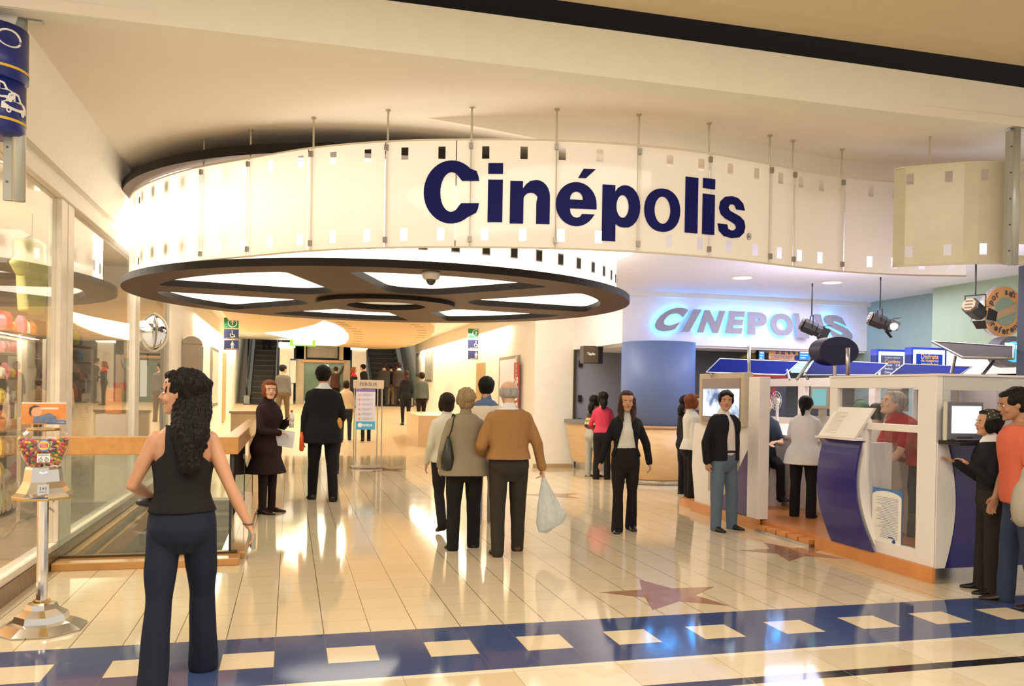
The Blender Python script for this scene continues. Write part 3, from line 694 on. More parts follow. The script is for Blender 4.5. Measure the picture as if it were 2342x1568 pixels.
b.tube([cen+rgt*.024*math.cos(a*math.pi/12)+Vector((0, 0, .030*math.sin(a*math.pi/12))) for a in range(25)], .0025, 6, cap=False)
text_on(b, 'R', cen, rgt, (0, 0, 1), .03, fit_h=.034, offset=.001); b.build('registered_mark', m_navy, film, label='small registered mark')
# the near end of the film curling back towards the viewer
P2 = [(5.44, 6.74), (5.46, 6.66), (5.66, 6.50), (5.95, 6.30), (6.32, 6.20), (6.75, 6.22), (7.2, 6.35), (7.6, 6.6)]
cv2 = Curve(P2); film2 = empty('film_strip_end', (5.66, 6.5, SB), 'unlit cream end piece of the film strip by the right hanging post', 'sign')
def s2(x):
    best = None
    for k in range(300):
        t_ = cv2.L*k/300; q = cv2.at(t_); v = Vector((q.x, q.y, 1.7)); px = 1171+F_PX*v.dot(CR)/v.dot(_d)
        if best is None or abs(px-x) < best[0]: best = (abs(px-x), t_)
    return best[1]
hh = [(s2(x), z, .062, .10) for x in (2080, 2168, 2250, 2337) for z in (SB+.13, ST-.105)]
film_panel(cv2, 0, cv2.L, hh, 'film_panel', film2, SB+.005, ST+.01, mat('unlit_acrylic', (.62, .58, .44), rough=.25, noise=.06))  # duller colour paints in the unlit look of this end piece
b = MB(); P_ = [cv2.at(cv2.L*k/60) for k in range(61)]; b.tube([(p.x, p.y, ST+.012) for p in P_], .008, 6); b.tube([(p.x, p.y, SB) for p in P_], .008, 6); b.build('edge_rail', mat('ivory_rail', (.70, .64, .50), rough=.4), film2)
for x in (2127,):
    p = cv2.at(s2(x)); b = MB(); b.tube([(p.x, p.y+.02, SB), (p.x, p.y+.02, CEIL)], .009, 8); b.build('rod', m_rod, film2)
# hanging posts at both sides
def channel_post(x0, y0, z0, z1, w, label, lean=0):
    t_ = empty('hanging_post', (x0, y0, z0), label, 'post'); b = MB()
    b.tube([(x0, y0, z0), (x0+lean, y0, z1)], w/2, 16); b.build('tube', mat('grey_painted_steel', (.50, .52, .48), rough=.35, metal=.3), t_, True)
    b = MB(); b.box(x0-w*.5-.045, x0-w*.5+.012, y0-.02, y0+.02, z0, z0+(z1-z0)*.97); b.build('flange', mat('grey_flange', (.42, .44, .40), rough=.4, metal=.3), t_)
    b = MB()
    for k in range(5): b.tube([(x0-w*.5-.02, y0-.028, z0+.12+k*(z1-z0)/5.3), (x0-w*.5-.02, y0-.018, z0+.12+k*(z1-z0)/5.3)], .007, 8)
    b.build('bolts', mat('dark_bolt', (.1, .1, .1), rough=.4), t_)
    b = MB(); b.box(x0-w*.7, x0+w*1.6, y0-.03, y0+.03, z1-.012, z1); b.build('ceiling_plate', m_steel, t_); return t_
p = atY(2316, 606, 6.10); channel_post(p.x, p.y, p.z, CEIL, .085, 'grey steel hanging post at the right end of the film strip')
pl = atY(42, 460, 6.25); channel_post(pl.x, pl.y, pl.z, CEIL, .085, 'grey steel hanging post carrying the blue mall signs at upper left', lean=.0)
# ================================================================== LEFT SIDE
m_navyp = mat('navy_sign_paint', (.012, .025, .20), rough=.3); m_yel = mat('yellow_stripe', (.80, .50, .02), rough=.4); m_pic = mat('white_pictogram', (.85, .85, .82), rough=.4)
def cyl_pt(c, r, a, z): return Vector((c.x+r*math.cos(a), c.y+r*math.sin(a), z))
def wrap(mb, shapes, c, r, a_c, z_c, sc, th=.003):
    """flat outlines wrapped on a vertical cylinder"""
    for outer, holes in shapes:
        vs, fs = plan_cut(outer, holes, 0, .001)
        mb.add([cyl_pt(c, r+.002+v[2]*3, a_c+v[0]*sc/r, z_c+v[1]*sc) for v in vs], fs)
for k, (yt, yb) in enumerate(((62, 182), (188, 300))):
    zt, zb = atY(20, yt, 6.15).z, atY(20, yb, 6.15).z
    c = Vector((pl.x-.145, pl.y-.03, 0)); r = .20-.012*k
    t = empty('mall_sign_drum', (c.x, c.y, zb), ['upper navy drum sign with a white ball emblem on the left hanging post', 'lower navy drum sign with two white car silhouettes on the left hanging post'][k], 'sign', 'navy drum signs')
    b = MB(); b.lathe([(r-.03, zb-.015), (r, zb+.01), (r, zt)], c, 48); b.build('drum', m_navyp, t, True)
    b = MB(); b.lathe([(r+.003, zb+.055), (r+.003, zb+.072)], c, 48, cap=False); b.build('yellow_stripe', m_yel, t, True)
    b = MB(); a = math.radians(-62)
    if k == 0:
        wrap(b, [(ell(.5, .5, .5, .36, 30), [])], c, r, a-.15, zb+.16, .16)
        b.build('ball_emblem', m_pic, t, label='white ball emblem')
        b = MB(); wrap(b, [([(0, .50), (1, .40), (1, .43), (0, .53)], []), ([(0, .56), (1, .46), (1, .49), (0, .59)], [])], c, r+.004, a-.15, zb+.16, .16); b.build('emblem_bands', m_navyp, t, label='thin navy bands across the ball')
    else:
        car = [(0, .12), (.02, .34), (.14, .40), (.24, .66), (.42, .74), (.60, .70), (.72, .48), (.90, .42), (.99, .30), (1, .12), (.88, .12), (.80, .22), (.70, .12), (.34, .12), (.24, .22), (.14, .12)]
        win = [[(.22, .42), (.30, .62), (.41, .66), (.41, .43)], [(.46, .43), (.46, .66), (.56, .63), (.64, .46)]]
        wrap(b, [(car, win), (ell(.24, .10, .085, .10, 16), [ell(.24, .10, .04, .045, 10)]), (ell(.80, .10, .085, .10, 16), [])], c, r, a-.42, zb+.17, .17)
        wrap(b, [(car, win), (ell(.24, .10, .085, .10, 16), [ell(.24, .10, .04, .045, 10)]), (ell(.80, .10, .085, .10, 16), [])], c, r+.002, a+.02, zb+.10, .19)
        b.build('car_emblem', m_pic, t, label='two white car silhouettes')
# ---- gumball machine
m_chrome = mat('polished_chrome', (.82, .82, .82), rough=.09, metal=1.0, noise=.03); m_brass = mat('brass_trim', (.72, .50, .18), rough=.2, metal=1.0)
g0 = atz(95, 1437); gx, gy = g0.x, g0.y
zp = lambda y: atY(95, y, gy-.06).z
t = empty('gumball_machine', (gx, gy, 0), 'chrome gumball machine on a slender column with a printed card on top', 'gumball machine')
b = MB(); b.lathe([(.265, 0), (.27, .012), (.20, .05), (.165, .06), (.155, .10), (.10, .135), (.085, .165), (.05, .175)], (gx, gy, 0), 8, ph=math.pi/8); b.build('base', m_chrome, t)
b = MB(); b.lathe([(.052, .172), (.052, .186)], (gx, gy, 0), 24); b.build('collar', m_brass, t)
ztop = zp(1137)
b = MB()
for k in range(12):
    a = 2*math.pi*k/12
b.lathe([(.034, .18), (.034, ztop)], (gx, gy, 0), 12); b.build('column', m_chrome, t)
zh = zp(1068)
b = MB(); b.lathe([(.175, ztop), (.18, ztop+.012), (.155, ztop+.03), (.135, ztop+.06), (.115, ztop+.10), (.105, zh-.015), (.10, zh)], (gx, gy, 0), 8, ph=math.pi/8); b.build('dispenser', m_chrome, t)
b = MB(); b.lathe([(.178, ztop-.012), (.178, ztop)], (gx, gy, 0), 8, ph=math.pi/8); b.build('brass_rim', m_brass, t)
dirv = Vector((-gx, -gy, 0)).normalized(); rt = Vector((-dirv.y, dirv.x, 0))
b = MB(); o = Vector((gx, gy, 0))+dirv*.145+Vector((0, 0, ztop+.055)); b.obox(o, rt*.032, dirv*.006, Vector((0, 0, .036))); b.build('chute_flap', m_chrome, t)
b = MB(); text_on(b, '1+1', o+dirv*.008+Vector((0, 0, .010)), rt, (0, 0, 1), .03, fit_w=.035, offset=.001); text_on(b, 'PRENSA', o+dirv*.008-Vector((0, 0, .012)), rt, (0, 0, 1), .03, fit_w=.04); b.build('flap_lettering', mat('engraved_dark', (.1, .1, .1)), t, label='engraved 1+1 lettering')
b = MB(); o2 = Vector((gx, gy, 0))+dirv*.118+Vector((0, 0, zh-.03)); b.obox(o2, rt*.03, dirv*.012, Vector((0, 0, .03))); b.tube([o2+dirv*.01, o2+dirv*.035], .014, 12); b.tube([o2+dirv*.03-rt*.02, o2+dirv*.03+rt*.02], .006, 8); b.build('coin_knob', m_chrome, t)
zg = zp(985)
def sq_lathe(mb, prof, c, n=32, p=3.2, ph=0):
    rings = []
    for r, z in prof:
        ring = []
        for k in range(n):
            a = 2*math.pi*k/n; c_, s_ = math.cos(a), math.sin(a); q = (abs(c_)**p+abs(s_)**p)**(-1/p)
            x, y = r*q*c_, r*q*s_; ring.append((c[0]+x*math.cos(ph)-y*math.sin(ph), c[1]+x*math.sin(ph)+y*math.cos(ph), z))
        rings.append(ring)
    return mb.rings(rings, cap=False)
gph = .25; H_ = zg-zh
prof = [(.085, zh), (.112, zh+H_*.2), (.140, zh+H_*.45), (.152, zh+H_*.68), (.148, zh+H_*.84), (.130, zh+H_*.95), (.10, zg+.005)]
b = MB(); sq_lathe(b, prof, (gx, gy), ph=gph); b.build('globe', glass('globe_plastic', tint=(.95, .93, .90), refl=1.1, base_alpha=.04), t, True)
b = MB(); b.lathe([(.095, zg), (.10, zg+.006), (.10, zg+.016), (.05, zg+.02)], (gx, gy, 0), 28); b.build('lid', m_brass, t)
b = MB(); oc = Vector((gx, gy, zh+H_*.63))+dirv*.165; b.tube([oc, oc+dirv*.003], .036, 28); b.build('round_badge', mat('badge_blue', (.10, .30, .62)), t, label='round blue and yellow badge')
b = MB(); b.tube([oc+dirv*.003, oc+dirv*.0045], [.030, .030], 28); b.build('badge_field', mat('badge_yellow', (.80, .62, .08)), t)
b = MB(); b.obox(oc+dirv*.006, rt*.022, dirv*.0015, Vector((0, 0, .011))); b.build('badge_label', mat('badge_red', (.70, .03, .06)), t)
b = MB(); text_on(b, 'BUBBLE', oc+dirv*.0085+Vector((0, 0, .005)), rt, (0, 0, 1), .01, fit_w=.036); text_on(b, 'GUMBALL', oc+dirv*.0085-Vector((0, 0, .005)), rt, (0, 0, 1), .01, fit_w=.036); b.build('badge_lettering', m_pic, t)
ol = Vector((gx, gy, zh+H_*.28))+dirv*.140
b = MB(); b.obox(ol, rt*.036, dirv*.0015, Vector((0, 0, .027))); b.build('price_sticker', mat('sticker_white', (.85, .85, .8)), t)
b = MB()
for s_ in (-1, 1):
    q = ol+rt*.017*s_-Vector((0, 0, .012))+dirv*.003; b.tube([q+rt*.010*math.cos(a*math.pi/10)+Vector((0, 0, .010*math.sin(a*math.pi/10))) for a in range(21)], .0016, 5, cap=False); text_on(b, '1', q, rt, (0, 0, 1), .012, fit_h=.010)
    b.tube([q+Vector((0, 0, .012))+rt*.002*s_, q+Vector((0, 0, .020))-rt*.007*s_], .0012, 5)
b.obox(ol+Vector((0, 0, .018))+dirv*.002, rt*.030, dirv*.001, Vector((0, 0, .0016))); b.build('sticker_print', mat('engraved_dark', (.1, .1, .1)), t)
gcols = [('gum_red', (.70, .03, .04)), ('gum_yellow', (.80, .58, .02)), ('gum_green', (.03, .30, .06)), ('gum_orange', (.78, .16, .02)), ('gum_pink', (.75, .08, .20)), ('gum_purple', (.16, .03, .12))]
protos = {}
rr = random.Random(3); placed = []; tries = 0
while len(placed) < 230 and tries < 60000:
    tries += 1; a = rr.uniform(0, 2*math.pi); z = zh+H_*rr.uniform(.05, .78); f = (z-zh)/H_
    R_ = np.interp(f, [0, .2, .5, .75, .93], [.085, .112, .140, .152, .145])-.016
    c_, s_ = math.cos(a), math.sin(a); q = (abs(c_)**3.2+abs(s_)**3.2)**(-1/3.2)*R_*rr.choice([1, 1, .86]); x, y = q*c_, q*s_
    p = Vector((gx+x*math.cos(gph)-y*math.sin(gph), gy+x*math.sin(gph)+y*math.cos(gph), z))
    if (p-Vector((gx, gy, z))).dot(dirv) < -.03: continue
    if all((p-o_).length > .0195 for o_ in placed): placed.append(p)
for p in placed:
    nm, c = gcols[rr.randrange(6)]
    if nm not in protos:
        b = MB(); b.ball((0, 0, 0), .0100, 12, 8); me = b.mesh('gumball', [mat(nm, c, rough=.3, coat=.3)]); me.shade_smooth(); protos[nm] = me
    o = bpy.data.objects.new('gumball', protos[nm]); o.location = p; COL.objects.link(o)
    tag(o, 'bright %s gumball inside the clear globe' % nm[4:], 'gumball', 'gumballs in the globe of the machine')
# card on top
cz0, cz1 = zp(973), zp(922); cx = gx; w = .125
t2 = empty('printed_card', (gx, gy, cz0), 'orange printed card with a smiling face standing on the gumball machine', 'card')
up_ = Vector((0, 0, 1)); oc = Vector((gx, gy, (cz0+cz1)/2+.006)); hh_ = (cz1-cz0)/2
b = MB(); b.obox(oc, rt*w, dirv*.002, up_*hh_); b.build('card', mat('card_orange', (.85, .30, .07), rough=.4, noise=.25, nscale=9), t2)
b = MB(); b.obox(oc+dirv*.003+up_*hh_*.93, rt*w, dirv*.001, up_*hh_*.07); b.obox(oc+dirv*.003+rt*.03+up_*hh_*.45, rt*.05, dirv*.001, up_*.006); b.build('pale_print', mat('card_pale', (.88, .75, .60)), t2)
b = MB(); b.obox(oc+dirv*.003+rt*.07-up_*hh_*.80, rt*.055, dirv*.001, up_*hh_*.17); b.build('blue_strip', mat('card_blue', (.10, .20, .45)), t2)
b = MB()
b.tube([oc+dirv*.004-rt*.045+up_*.012, oc+dirv*.0055-rt*.045+up_*.012], .034, 24); b.build('printed_face', mat('card_skin', (.80, .42, .24)), t2)
b = MB(); b.extr([oc+dirv*.0056+rt*x+up_*y for x, y in [(-.085, .0), (-.082, .035), (-.055, .052), (-.020, .045), (-.035, .040), (-.062, .036), (-.072, .012), (-.070, -.02)]], dirv*.0006); b.build('printed_hair', mat('card_hair', (.10, .05, .04)), t2)
b = MB(); b.extr([oc+dirv*.0066+rt*x+up_*y for x, y in [(-.062, -.06), (-.055, -.02), (-.02, -.018), (.03, .005), (.065, -.02), (.075, -.06)]], dirv*.0006); b.build('printed_jacket', mat('card_denim', (.16, .22, .34), noise=.2, nscale=40), t2)
b = MB(); text_on(b, 'Museo del Niño', oc+dirv*.0052+rt*.07-up_*hh_*.80, rt, up_, .01, fit_w=.09); b.build('card_lettering', m_pic, t2)

# ---- stairwell with its wooden handrail and glass
m_oak = mat('varnished_oak', (.58, .30, .09), rough=.28, noise=.14, nscale=2.5, stretch=(6, 1, 6), coat=.3)
m_oak2 = mat('oak_kerb', (.50, .26, .08), rough=.25, noise=.16, nscale=3, coat=.4)
zt, zb_ = atY(350, 998, 8.05).z, atY(350, 1038, 8.05).z
t = empty('stair_railing', (-1.15, 8.0, 0), 'wooden box handrail over glass panels guarding the stairwell at left', 'railing')
x1_ = atY(545, 1020, 8.0).x
b = MB(); b.box(XW+.04, x1_, 8.0, 8.14, zb_, zt); b.build('front_handrail', m_oak, t, bevel=.006)
b = MB(); b.box(x1_-.13, x1_, 8.14, 12.75, zb_, zt); b.build('side_handrail', m_oak, t, bevel=.006)
m_bg = glass('balustrade_glass', tint=(.90, .95, .90), refl=1.0, base_alpha=.05)
b = MB(); b.box(XW+.06, x1_-.04, 8.06, 8.07, .07, zb_); b.build('front_glass', m_bg, t)
b = MB(); b.box(x1_-.07, x1_-.06, 8.14, 12.7, .07, zb_); b.build('side_glass', m_bg, t)
b = MB(); b.box(XW+.06, x1_+.03, 7.80, 8.10, 0, .065); b.build('front_kerb', m_oak2, t, bevel=.006)
b = MB(); b.box(x1_-.15, x1_+.06, 8.10, 12.8, 0, .065); b.build('side_kerb', m_oak2, t, bevel=.006)
b = MB(); b.box(XW+.06, x1_+.0, 8.03, 8.10, .065, .085); b.build('glass_channel', mat('bronze_channel', (.10, .06, .03), rough=.3, metal=.5), t)
for yy in (8.07, 10.4, 12.7):
    b = MB(); b.box(x1_-.075, x1_-.055, yy-.012, yy+.012, .06, zb_); b.build('post', mat('black_steel', (.02, .02, .02), rough=.4), t)
b = MB(); b.box(x1_-.12, x1_-.10, 10.6, 12.7, .35, zb_); b.build('grey_panel', mat('grey_green_panel', (.10, .10, .07), rough=.4), t)
m_stair = mat('grey_stair_stone', (.24, .22, .17), rough=.5, noise=.12, nscale=25)
st_ = MB()
for k in range(14):
    y1s = 12.7-k*.30; z1s = -.16*k; st_.box(VX0, VX1, y1s-.33, y1s, z1s-.34, z1s-.0)
struct(st_.build('floor_stairs', m_stair), 'grey stone steps going down in the stairwell')
b = MB(); b.box(VX0-.08, VX0, VY0, VY1, -2.6, -.01).box(VX1, VX1+.08, VY0, VY1, -2.6, -.01).box(VX0, VX1, VY0-.08, VY0, -2.6, -.01)
struct(b.build('wall_stairwell', mat('stairwell_paint', (.42, .40, .28), rough=.5)), 'greenish inner walls of the stairwell')
b = MB(); b.box(XW+.06, VX0+.02, VY0-.0, VY1, 0.0, .05); b.extr([(VX0+.04, 8.2, -.06), (VX0+.04, 12.7, -.06), (VX0+.04, 12.7, -.26), (VX0+.04, 8.2, -.26)], (.04, 0, 0))
tag(b.build('wall_handrail', m_oak), 'low oak rail running along the shop kerb inside the stairwell', 'handrail')

# ---- shop contents
shc = [('pack_red', (.62, .06, .05)), ('pack_orange', (.80, .25, .05)), ('pack_pink', (.75, .18, .25)), ('pack_green', (.35, .50, .08)), ('pack_white', (.78, .72, .62)), ('pack_blue', (.10, .28, .50)), ('pack_yellow', (.80, .62, .10)), ('pack_dark', (.08, .07, .07))]
m_panel = mat('beige_shop_panel', (.50, .42, .31), rough=.5); m_shelf = mat('shelf_brown', (.30, .15, .07), rough=.5)
SX = -3.15
def Yat(x): return atX(x, 900, SX).y
bays = [(18, 40, 0), (66, 84, 1), (150, 162, 2), (184, 192, 3), (211, 222, 4)]
rs = random.Random(11); pk = {}
desc = ['first', 'second', 'third', 'fourth', 'fifth', 'sixth', 'seventh']
for x0, x1, k in bays:
    ya, yb = Yat(x0)-.12, Yat(x1)+.12; t = empty('shelf_unit', (SX-.2, (ya+yb)/2, 0), 'brown shop shelf unit behind the glass, %s from the front' % desc[k], 'shelf')
    b = MB(); b.box(SX-.40, SX-.37, ya, yb, .04, 2.5); b.build('back_panel', m_shelf, t)
    for z in (.15, .45, .75, 1.05, 1.35, 1.65, 1.95, 2.2):
        b = MB(); b.box(SX-.37, SX, ya, yb, z-.02, z); b.build('shelf', m_shelf, t)
        n_ = max(2, int((yb-ya)/.16))
        for j in range(n_):
            yy = ya+(j+.5)*(yb-ya)/n_; key = rs.randrange(8) if k > 1 else rs.choice([0, 1, 2, 3, 4, 4, 6]); w_, h_ = .062, rs.choice([.12, .17, .22])
            if (key, h_) not in pk:
                m_ = MB(); m_.rings([[(-.05*q, -w_*q2, z_) , (.05*q, -w_*q2, z_), (.055*q, 0, z_), (.05*q, w_*q2, z_), (-.05*q, w_*q2, z_), (-.055*q, 0, z_)] for q, q2, z_ in ((.9, .9, 0), (1.1, 1, .3*h_), (1.0, 1.05, .7*h_), (.35, .95, h_))])
                pk[(key, h_)] = m_.mesh('snack_packet', [mat(shc[key][0], shc[key][1], rough=.3, noise=.35, nscale=28)])
            o = bpy.data.objects.new('snack_packet', pk[(key, h_)]); COL.objects.link(o); o.location = (SX-.09, yy, z+.001); o.rotation_euler = (0, 0, rs.uniform(-.3, .3))
            tag(o, 'small %s packet on a shop shelf behind the window glass' % shc[key][0][5:], 'packet', 'packets on the shop shelves')
for x0, x1, lab in ((-20, 16, 'wide beige display panel at the frame edge inside the shop'), (42, 64, 'beige display panel between the two nearest shelf units'), (164, 182, 'beige display panel behind the second window, nearest of its row'), (194, 208, 'beige display panel behind the second window, middle of its row'), (224, 233, 'beige display panel behind the second window, farthest of its row')):
    ya, yb = Yat(x0), Yat(x1); b = MB(); b.box(SX+.25, SX+.29, ya+.02, yb-.02, .05, 2.12); tag(b.build('beige_partition', m_panel), lab, 'panel')
def tshirt(x, Y0, z0, m_, label, sc=1.0):
    t = empty('hanging_shirt', (x, Y0, z0), label, 'shirt', 'shirts hanging in the shop window'); b = MB()
    pts = [(-.26, 0), (.26, 0), (.25, .42), (.40, .30), (.50, .42), (.30, .66), (.10, .70), (0, .66), (-.10, .70), (-.30, .66), (-.50, .42), (-.40, .30), (-.25, .42)]
    b.extr([(x+.0, Y0+px*sc, z0+pz*sc) for px, pz in pts], (.09, 0, 0)); me = remesh(b, .02, 6); w_ = wloc(t); a = co_of(me); a[:, 0] += .03*np.sin(a[:, 1]*22+a[:, 2]*5); a -= np.array(w_); set_co(me, a); mesh_obj('shirt_body', me, m_, t)
    b = MB(); b.tube([(x+.045, Y0, z0+.68*sc), (x+.045, Y0, z0+.95*sc)], .006, 6); b.tube([(x+.045, Y0-.2*sc, z0+.67*sc), (x+.045, Y0, z0+.74*sc), (x+.045, Y0+.2*sc, z0+.67*sc)], .01, 6); b.build('hanger', mat('black_plastic', (.02, .02, .02), rough=.3), t)
tshirt(-2.55, 7.75, 2.25, mat('cream_tee', (.85, .82, .60), rough=.8), 'cream shirt hanging in the nearer shop window')
tshirt(-2.45, 8.98, 2.25, mat('lime_tee', (.78, .80, .35), rough=.8), 'lime shirt hanging in the farther shop window')
c = Vector((-2.5, 7.72, 3.02)); t = empty('peaked_cap', c, 'black and white cap hanging over the cream shirt', 'cap'); b = MB(); b.ball(c, (.10, .13, .09), 18, 10); b.build('crown', mat('cap_black', (.03, .03, .03), noise=.3, nscale=14), t, True)
b = MB(); b.ball(c+Vector((.02, .11, -.05)), (.09, .10, .012), 16, 6); b.build('brim', mat('cap_ivory', (.7, .65, .45)), t, True)
b = MB(); b.tube([c+Vector((0, 0, .08)), (c.x, c.y, 3.26)], .004, 6); b.build('cord', m_steel, t)
# a round convex mirror behind the far pane, frosted waves and word on the near pane
q = atY(338, 760, 13.6); t = empty('round_mirror', (q.x, q.y, q.z), 'round framed mirror beyond the second shop window', 'mirror')
b = MB(); b.tube([(q.x+.28*math.cos(a*math.pi/24), q.y, q.z+.30*math.sin(a*math.pi/24)) for a in range(49)], .018, 8, cap=False); b.build('frame', m_frame, t, True)
b = MB(); b.ball((q.x, q.y, q.z), (.27, .03, .29), 28, 12); b.build('mirror_glass', mat('mirror', (.9, .9, .88), rough=.03, metal=1), t, True)
b = MB(); b.tube([(q.x, q.y+.02, q.z-.3), (q.x, q.y+.02, q.z-.5)], .012, 6); b.build('bracket', mat('black_steel', (.02, .02, .02), rough=.4), t)
m_frost = mat('frosted_film', (.42, .38, .30), rough=.6, alpha=.75)
t = empty('window_lettering', (XW, 7.2, .6), 'grey frosted waves and word on the nearest shop pane', 'window lettering')
b = MB()
for dz in (0, -.09):
    pts = [Vector((XW+.002, 6.3+k*.04, .58+dz+.035*math.sin(k*.04*9))) for k in range(62)]
    for a, c in zip(pts, pts[1:]): b.add([a+Vector((0, 0, -.012)), c+Vector((0, 0, -.012)), c+Vector((0, 0, .012)), a+Vector((0, 0, .012))], [(0, 1, 2, 3)])
text_on(b, 'Illsano', (XW+.002, 7.05, .78), (0, 1, 0), (0, 0, 1), .2, fit_w=.95, offset=.004); b.build('word', m_frost, t)
for k, (yy, cidx) in enumerate(((12.4, 1), (12.62, 3), (12.85, 0), (13.05, 5))):
    b = MB(); h_ = (.34, .30, .42, .38)[k]; b.box(XW-.42, XW-.22, yy-.05, yy+.05, 1.20, 1.20+h_)
    tag(b.build('upright_box', mat(shc[cidx][0], shc[cidx][1], rough=.3, noise=.35, nscale=28), bevel=.004), ['orange', 'green', 'red', 'blue'][k]+' upright box on the ledge below the round mirror', 'box', 'boxes on the shop ledge')
b = MB(); b.box(XW-.5, XW-.06, 12.15, 14.9, .04, 1.19); struct(b.build('wall_ledge', m_white), 'white ledge below the round mirror')
# ---- passage, left wall fittings
t = empty('advertising_column', (XW+.2, 18.4, 0), 'tall round-topped silver light box standing on the left passage wall', 'light box')
pa, pb = atX(416, 900, XW+.05).y, atX(440, 900, XW+.40).y
b = MB(); ya = pa; poly = [(XW, 0.0)]
z1_ = atX(430, 762, XW+.2).z
b.box(XW+.001, XW+.36, 16.9, 17.1, .0, z1_-.15); b.extr([(XW+.001, 16.9, z1_-.15), (XW+.36, 16.9, z1_-.15)]+[(XW+.18+.18*math.cos(math.radians(a)), 16.9, z1_-.15+.15*math.sin(math.radians(a))) for a in range(15, 180, 15)], (0, .2, 0)); b.build('body', mat('satin_silver', (.40, .34, .26), rough=.35, metal=.4), t, bevel=.01)
b = MB(); b.box(XW+.36, XW+.37, 16.93, 17.07, .9, z1_-.2); b.build('screen_strip', mat('teal_screen', (.10, .30, .28), rough=.1, noise=.5, nscale=3), t)
def wall_case(x0, x1, yt, yb, X, lab, name='poster_case', face=None):
    ya, yb_ = sorted((atX(x0, 880, X).y, atX(x1, 880, X).y)); xm = (x0+x1)/2; zt_, zb2 = atX(xm, yt, X).z, atX(xm, yb, X).z; s_ = 1 if X < 1 else -1
    t = empty(name, (X, (ya+yb_)/2, zb2), lab, 'poster case'); b = MB(); b.box(X-.0, X+.05*s_, ya, yb_, zb2, zt_); b.build('frame', mat('silver_frame', (.35, .32, .27), rough=.3, metal=.5), t)
    b = MB(); b.box(X+.05*s_, X+.056*s_, ya+.08, yb_-.08, zb2+.08, zt_-.08); b.build('poster', face or mat('pale_poster', (.70, .62, .52), noise=.3, nscale=4), t)
wall_case(480, 495, 796, 928, XW, 'framed poster case on the left passage wall below the signs')
def door_panel(n, x0, x1, yt, X, m_, s_=1):
    ya, yb_ = sorted((atX(x0, 880, X).y, atX(x1, 880, X).y)); zt_ = atX((x0+x1)/2, yt, X).z; b = MB(); b.box(X, X+.03*s_, ya, yb_, rz((ya+yb_)/2) if ya > 20.6 else 0, zt_); struct(b.build('door_%d' % n, m_), 'door in the passage wall')
door_panel(1, 508, 515, 806, XW, mat('ochre_door', (.48, .32, .13), rough=.5))
m_case = mat('taupe_metal', (.36, .30, .22), rough=.4, metal=.3)
def sign_stack(x0, x1, rows, Y, lab, cat='sign'):
    qs = [atY((x0+x1)/2, (a+c_)/2, Y) for a, c_ in rows]; t = empty('restroom_sign_stack', (qs[0].x, Y, qs[-1].z), lab, 'sign', 'projecting sign stacks')
    for k, (a, c_) in enumerate(rows):
        p0, p1 = atY(x0, c_, Y), atY(x1, a, Y); b = MB(); b.box(p0.x, p1.x, Y, Y+.04, p0.z, p1.z); b.build('panel', mat('sign_green', (.02, .22, .08), rough=.3) if k == 0 else mat('sign_navy', (.02, .03, .14), rough=.3), t, label='green panel' if k == 0 else 'navy panel')
        cx_, cz_ = p0.x+(p1.x-p0.x)*.58, (p0.z+p1.z)/2; h_ = p1.z-p0.z; yy = Y-.004; ring = lambda r, r2: b.tube([(cx_+r*math.cos(a_*math.pi/14), yy, cz_+r*math.sin(a_*math.pi/14)) for a_ in range(29)], r2, 5, cap=False)
        b = MB()
        if k == 0:
            ring(h_*.40, h_*.045); b.tube([(cx_, yy, cz_-h_*.22), (cx_, yy, cz_+h_*.2)], h_*.05, 6); b.tube([(cx_-h_*.17, yy, cz_+h_*.04), (cx_, yy, cz_+h_*.22), (cx_+h_*.17, yy, cz_+h_*.04)], h_*.045, 6)
        elif k == 1:
            b.ball((cx_-h_*.02, yy, cz_+h_*.30), h_*.07, 10, 6); b.tube([(cx_-h_*.02, yy, cz_+h_*.2), (cx_-h_*.02, yy, cz_-h_*.06), (cx_+h_*.15, yy, cz_-h_*.06), (cx_+h_*.25, yy, cz_-h_*.30)], h_*.045, 6)
            b.tube([(cx_-h_*.02+h_*.20*math.cos(math.radians(a_)), yy, cz_-h_*.12+h_*.20*math.sin(math.radians(a_))) for a_ in range(120, 361, 20)], h_*.035, 5)
        else:
            b.ball((cx_, yy, cz_+h_*.32), h_*.075, 10, 6); b.tube([(cx_, yy, cz_+h_*.22), (cx_, yy, cz_-.02*h_)], [h_*.10, h_*.07], 8)
            for s_ in (-1, 1): b.tube([(cx_+s_*h_*.08, yy, cz_+h_*.18), (cx_+s_*h_*.17, yy, cz_-h_*.04)], h_*.035, 5); b.tube([(cx_+s_*h_*.05, yy, cz_), (cx_+s_*h_*.08, yy, cz_-h_*.36)], h_*.045, 5)
        b.build('pictogram', m_pic, t)
        if k:
            b = MB(); b.box(p0.x+(p1.x-p0.x)*.12, p1.x-(p1.x-p0.x)*.05, Y-.004, Y-.001, p0.z+h_*.07, p0.z+h_*.11); b.build('yellow_line', m_yel, t)
    return t
sign_stack(512, 546, [(727, 749), (753, 774), (778, 799)], 21.5, 'stacked green and navy restroom signs on the left passage wall')
sign_stack(1071, 1102, [(752, 772), (777, 796), (802, 821)], 22.5, 'stacked green and navy restroom signs on the right passage wall')
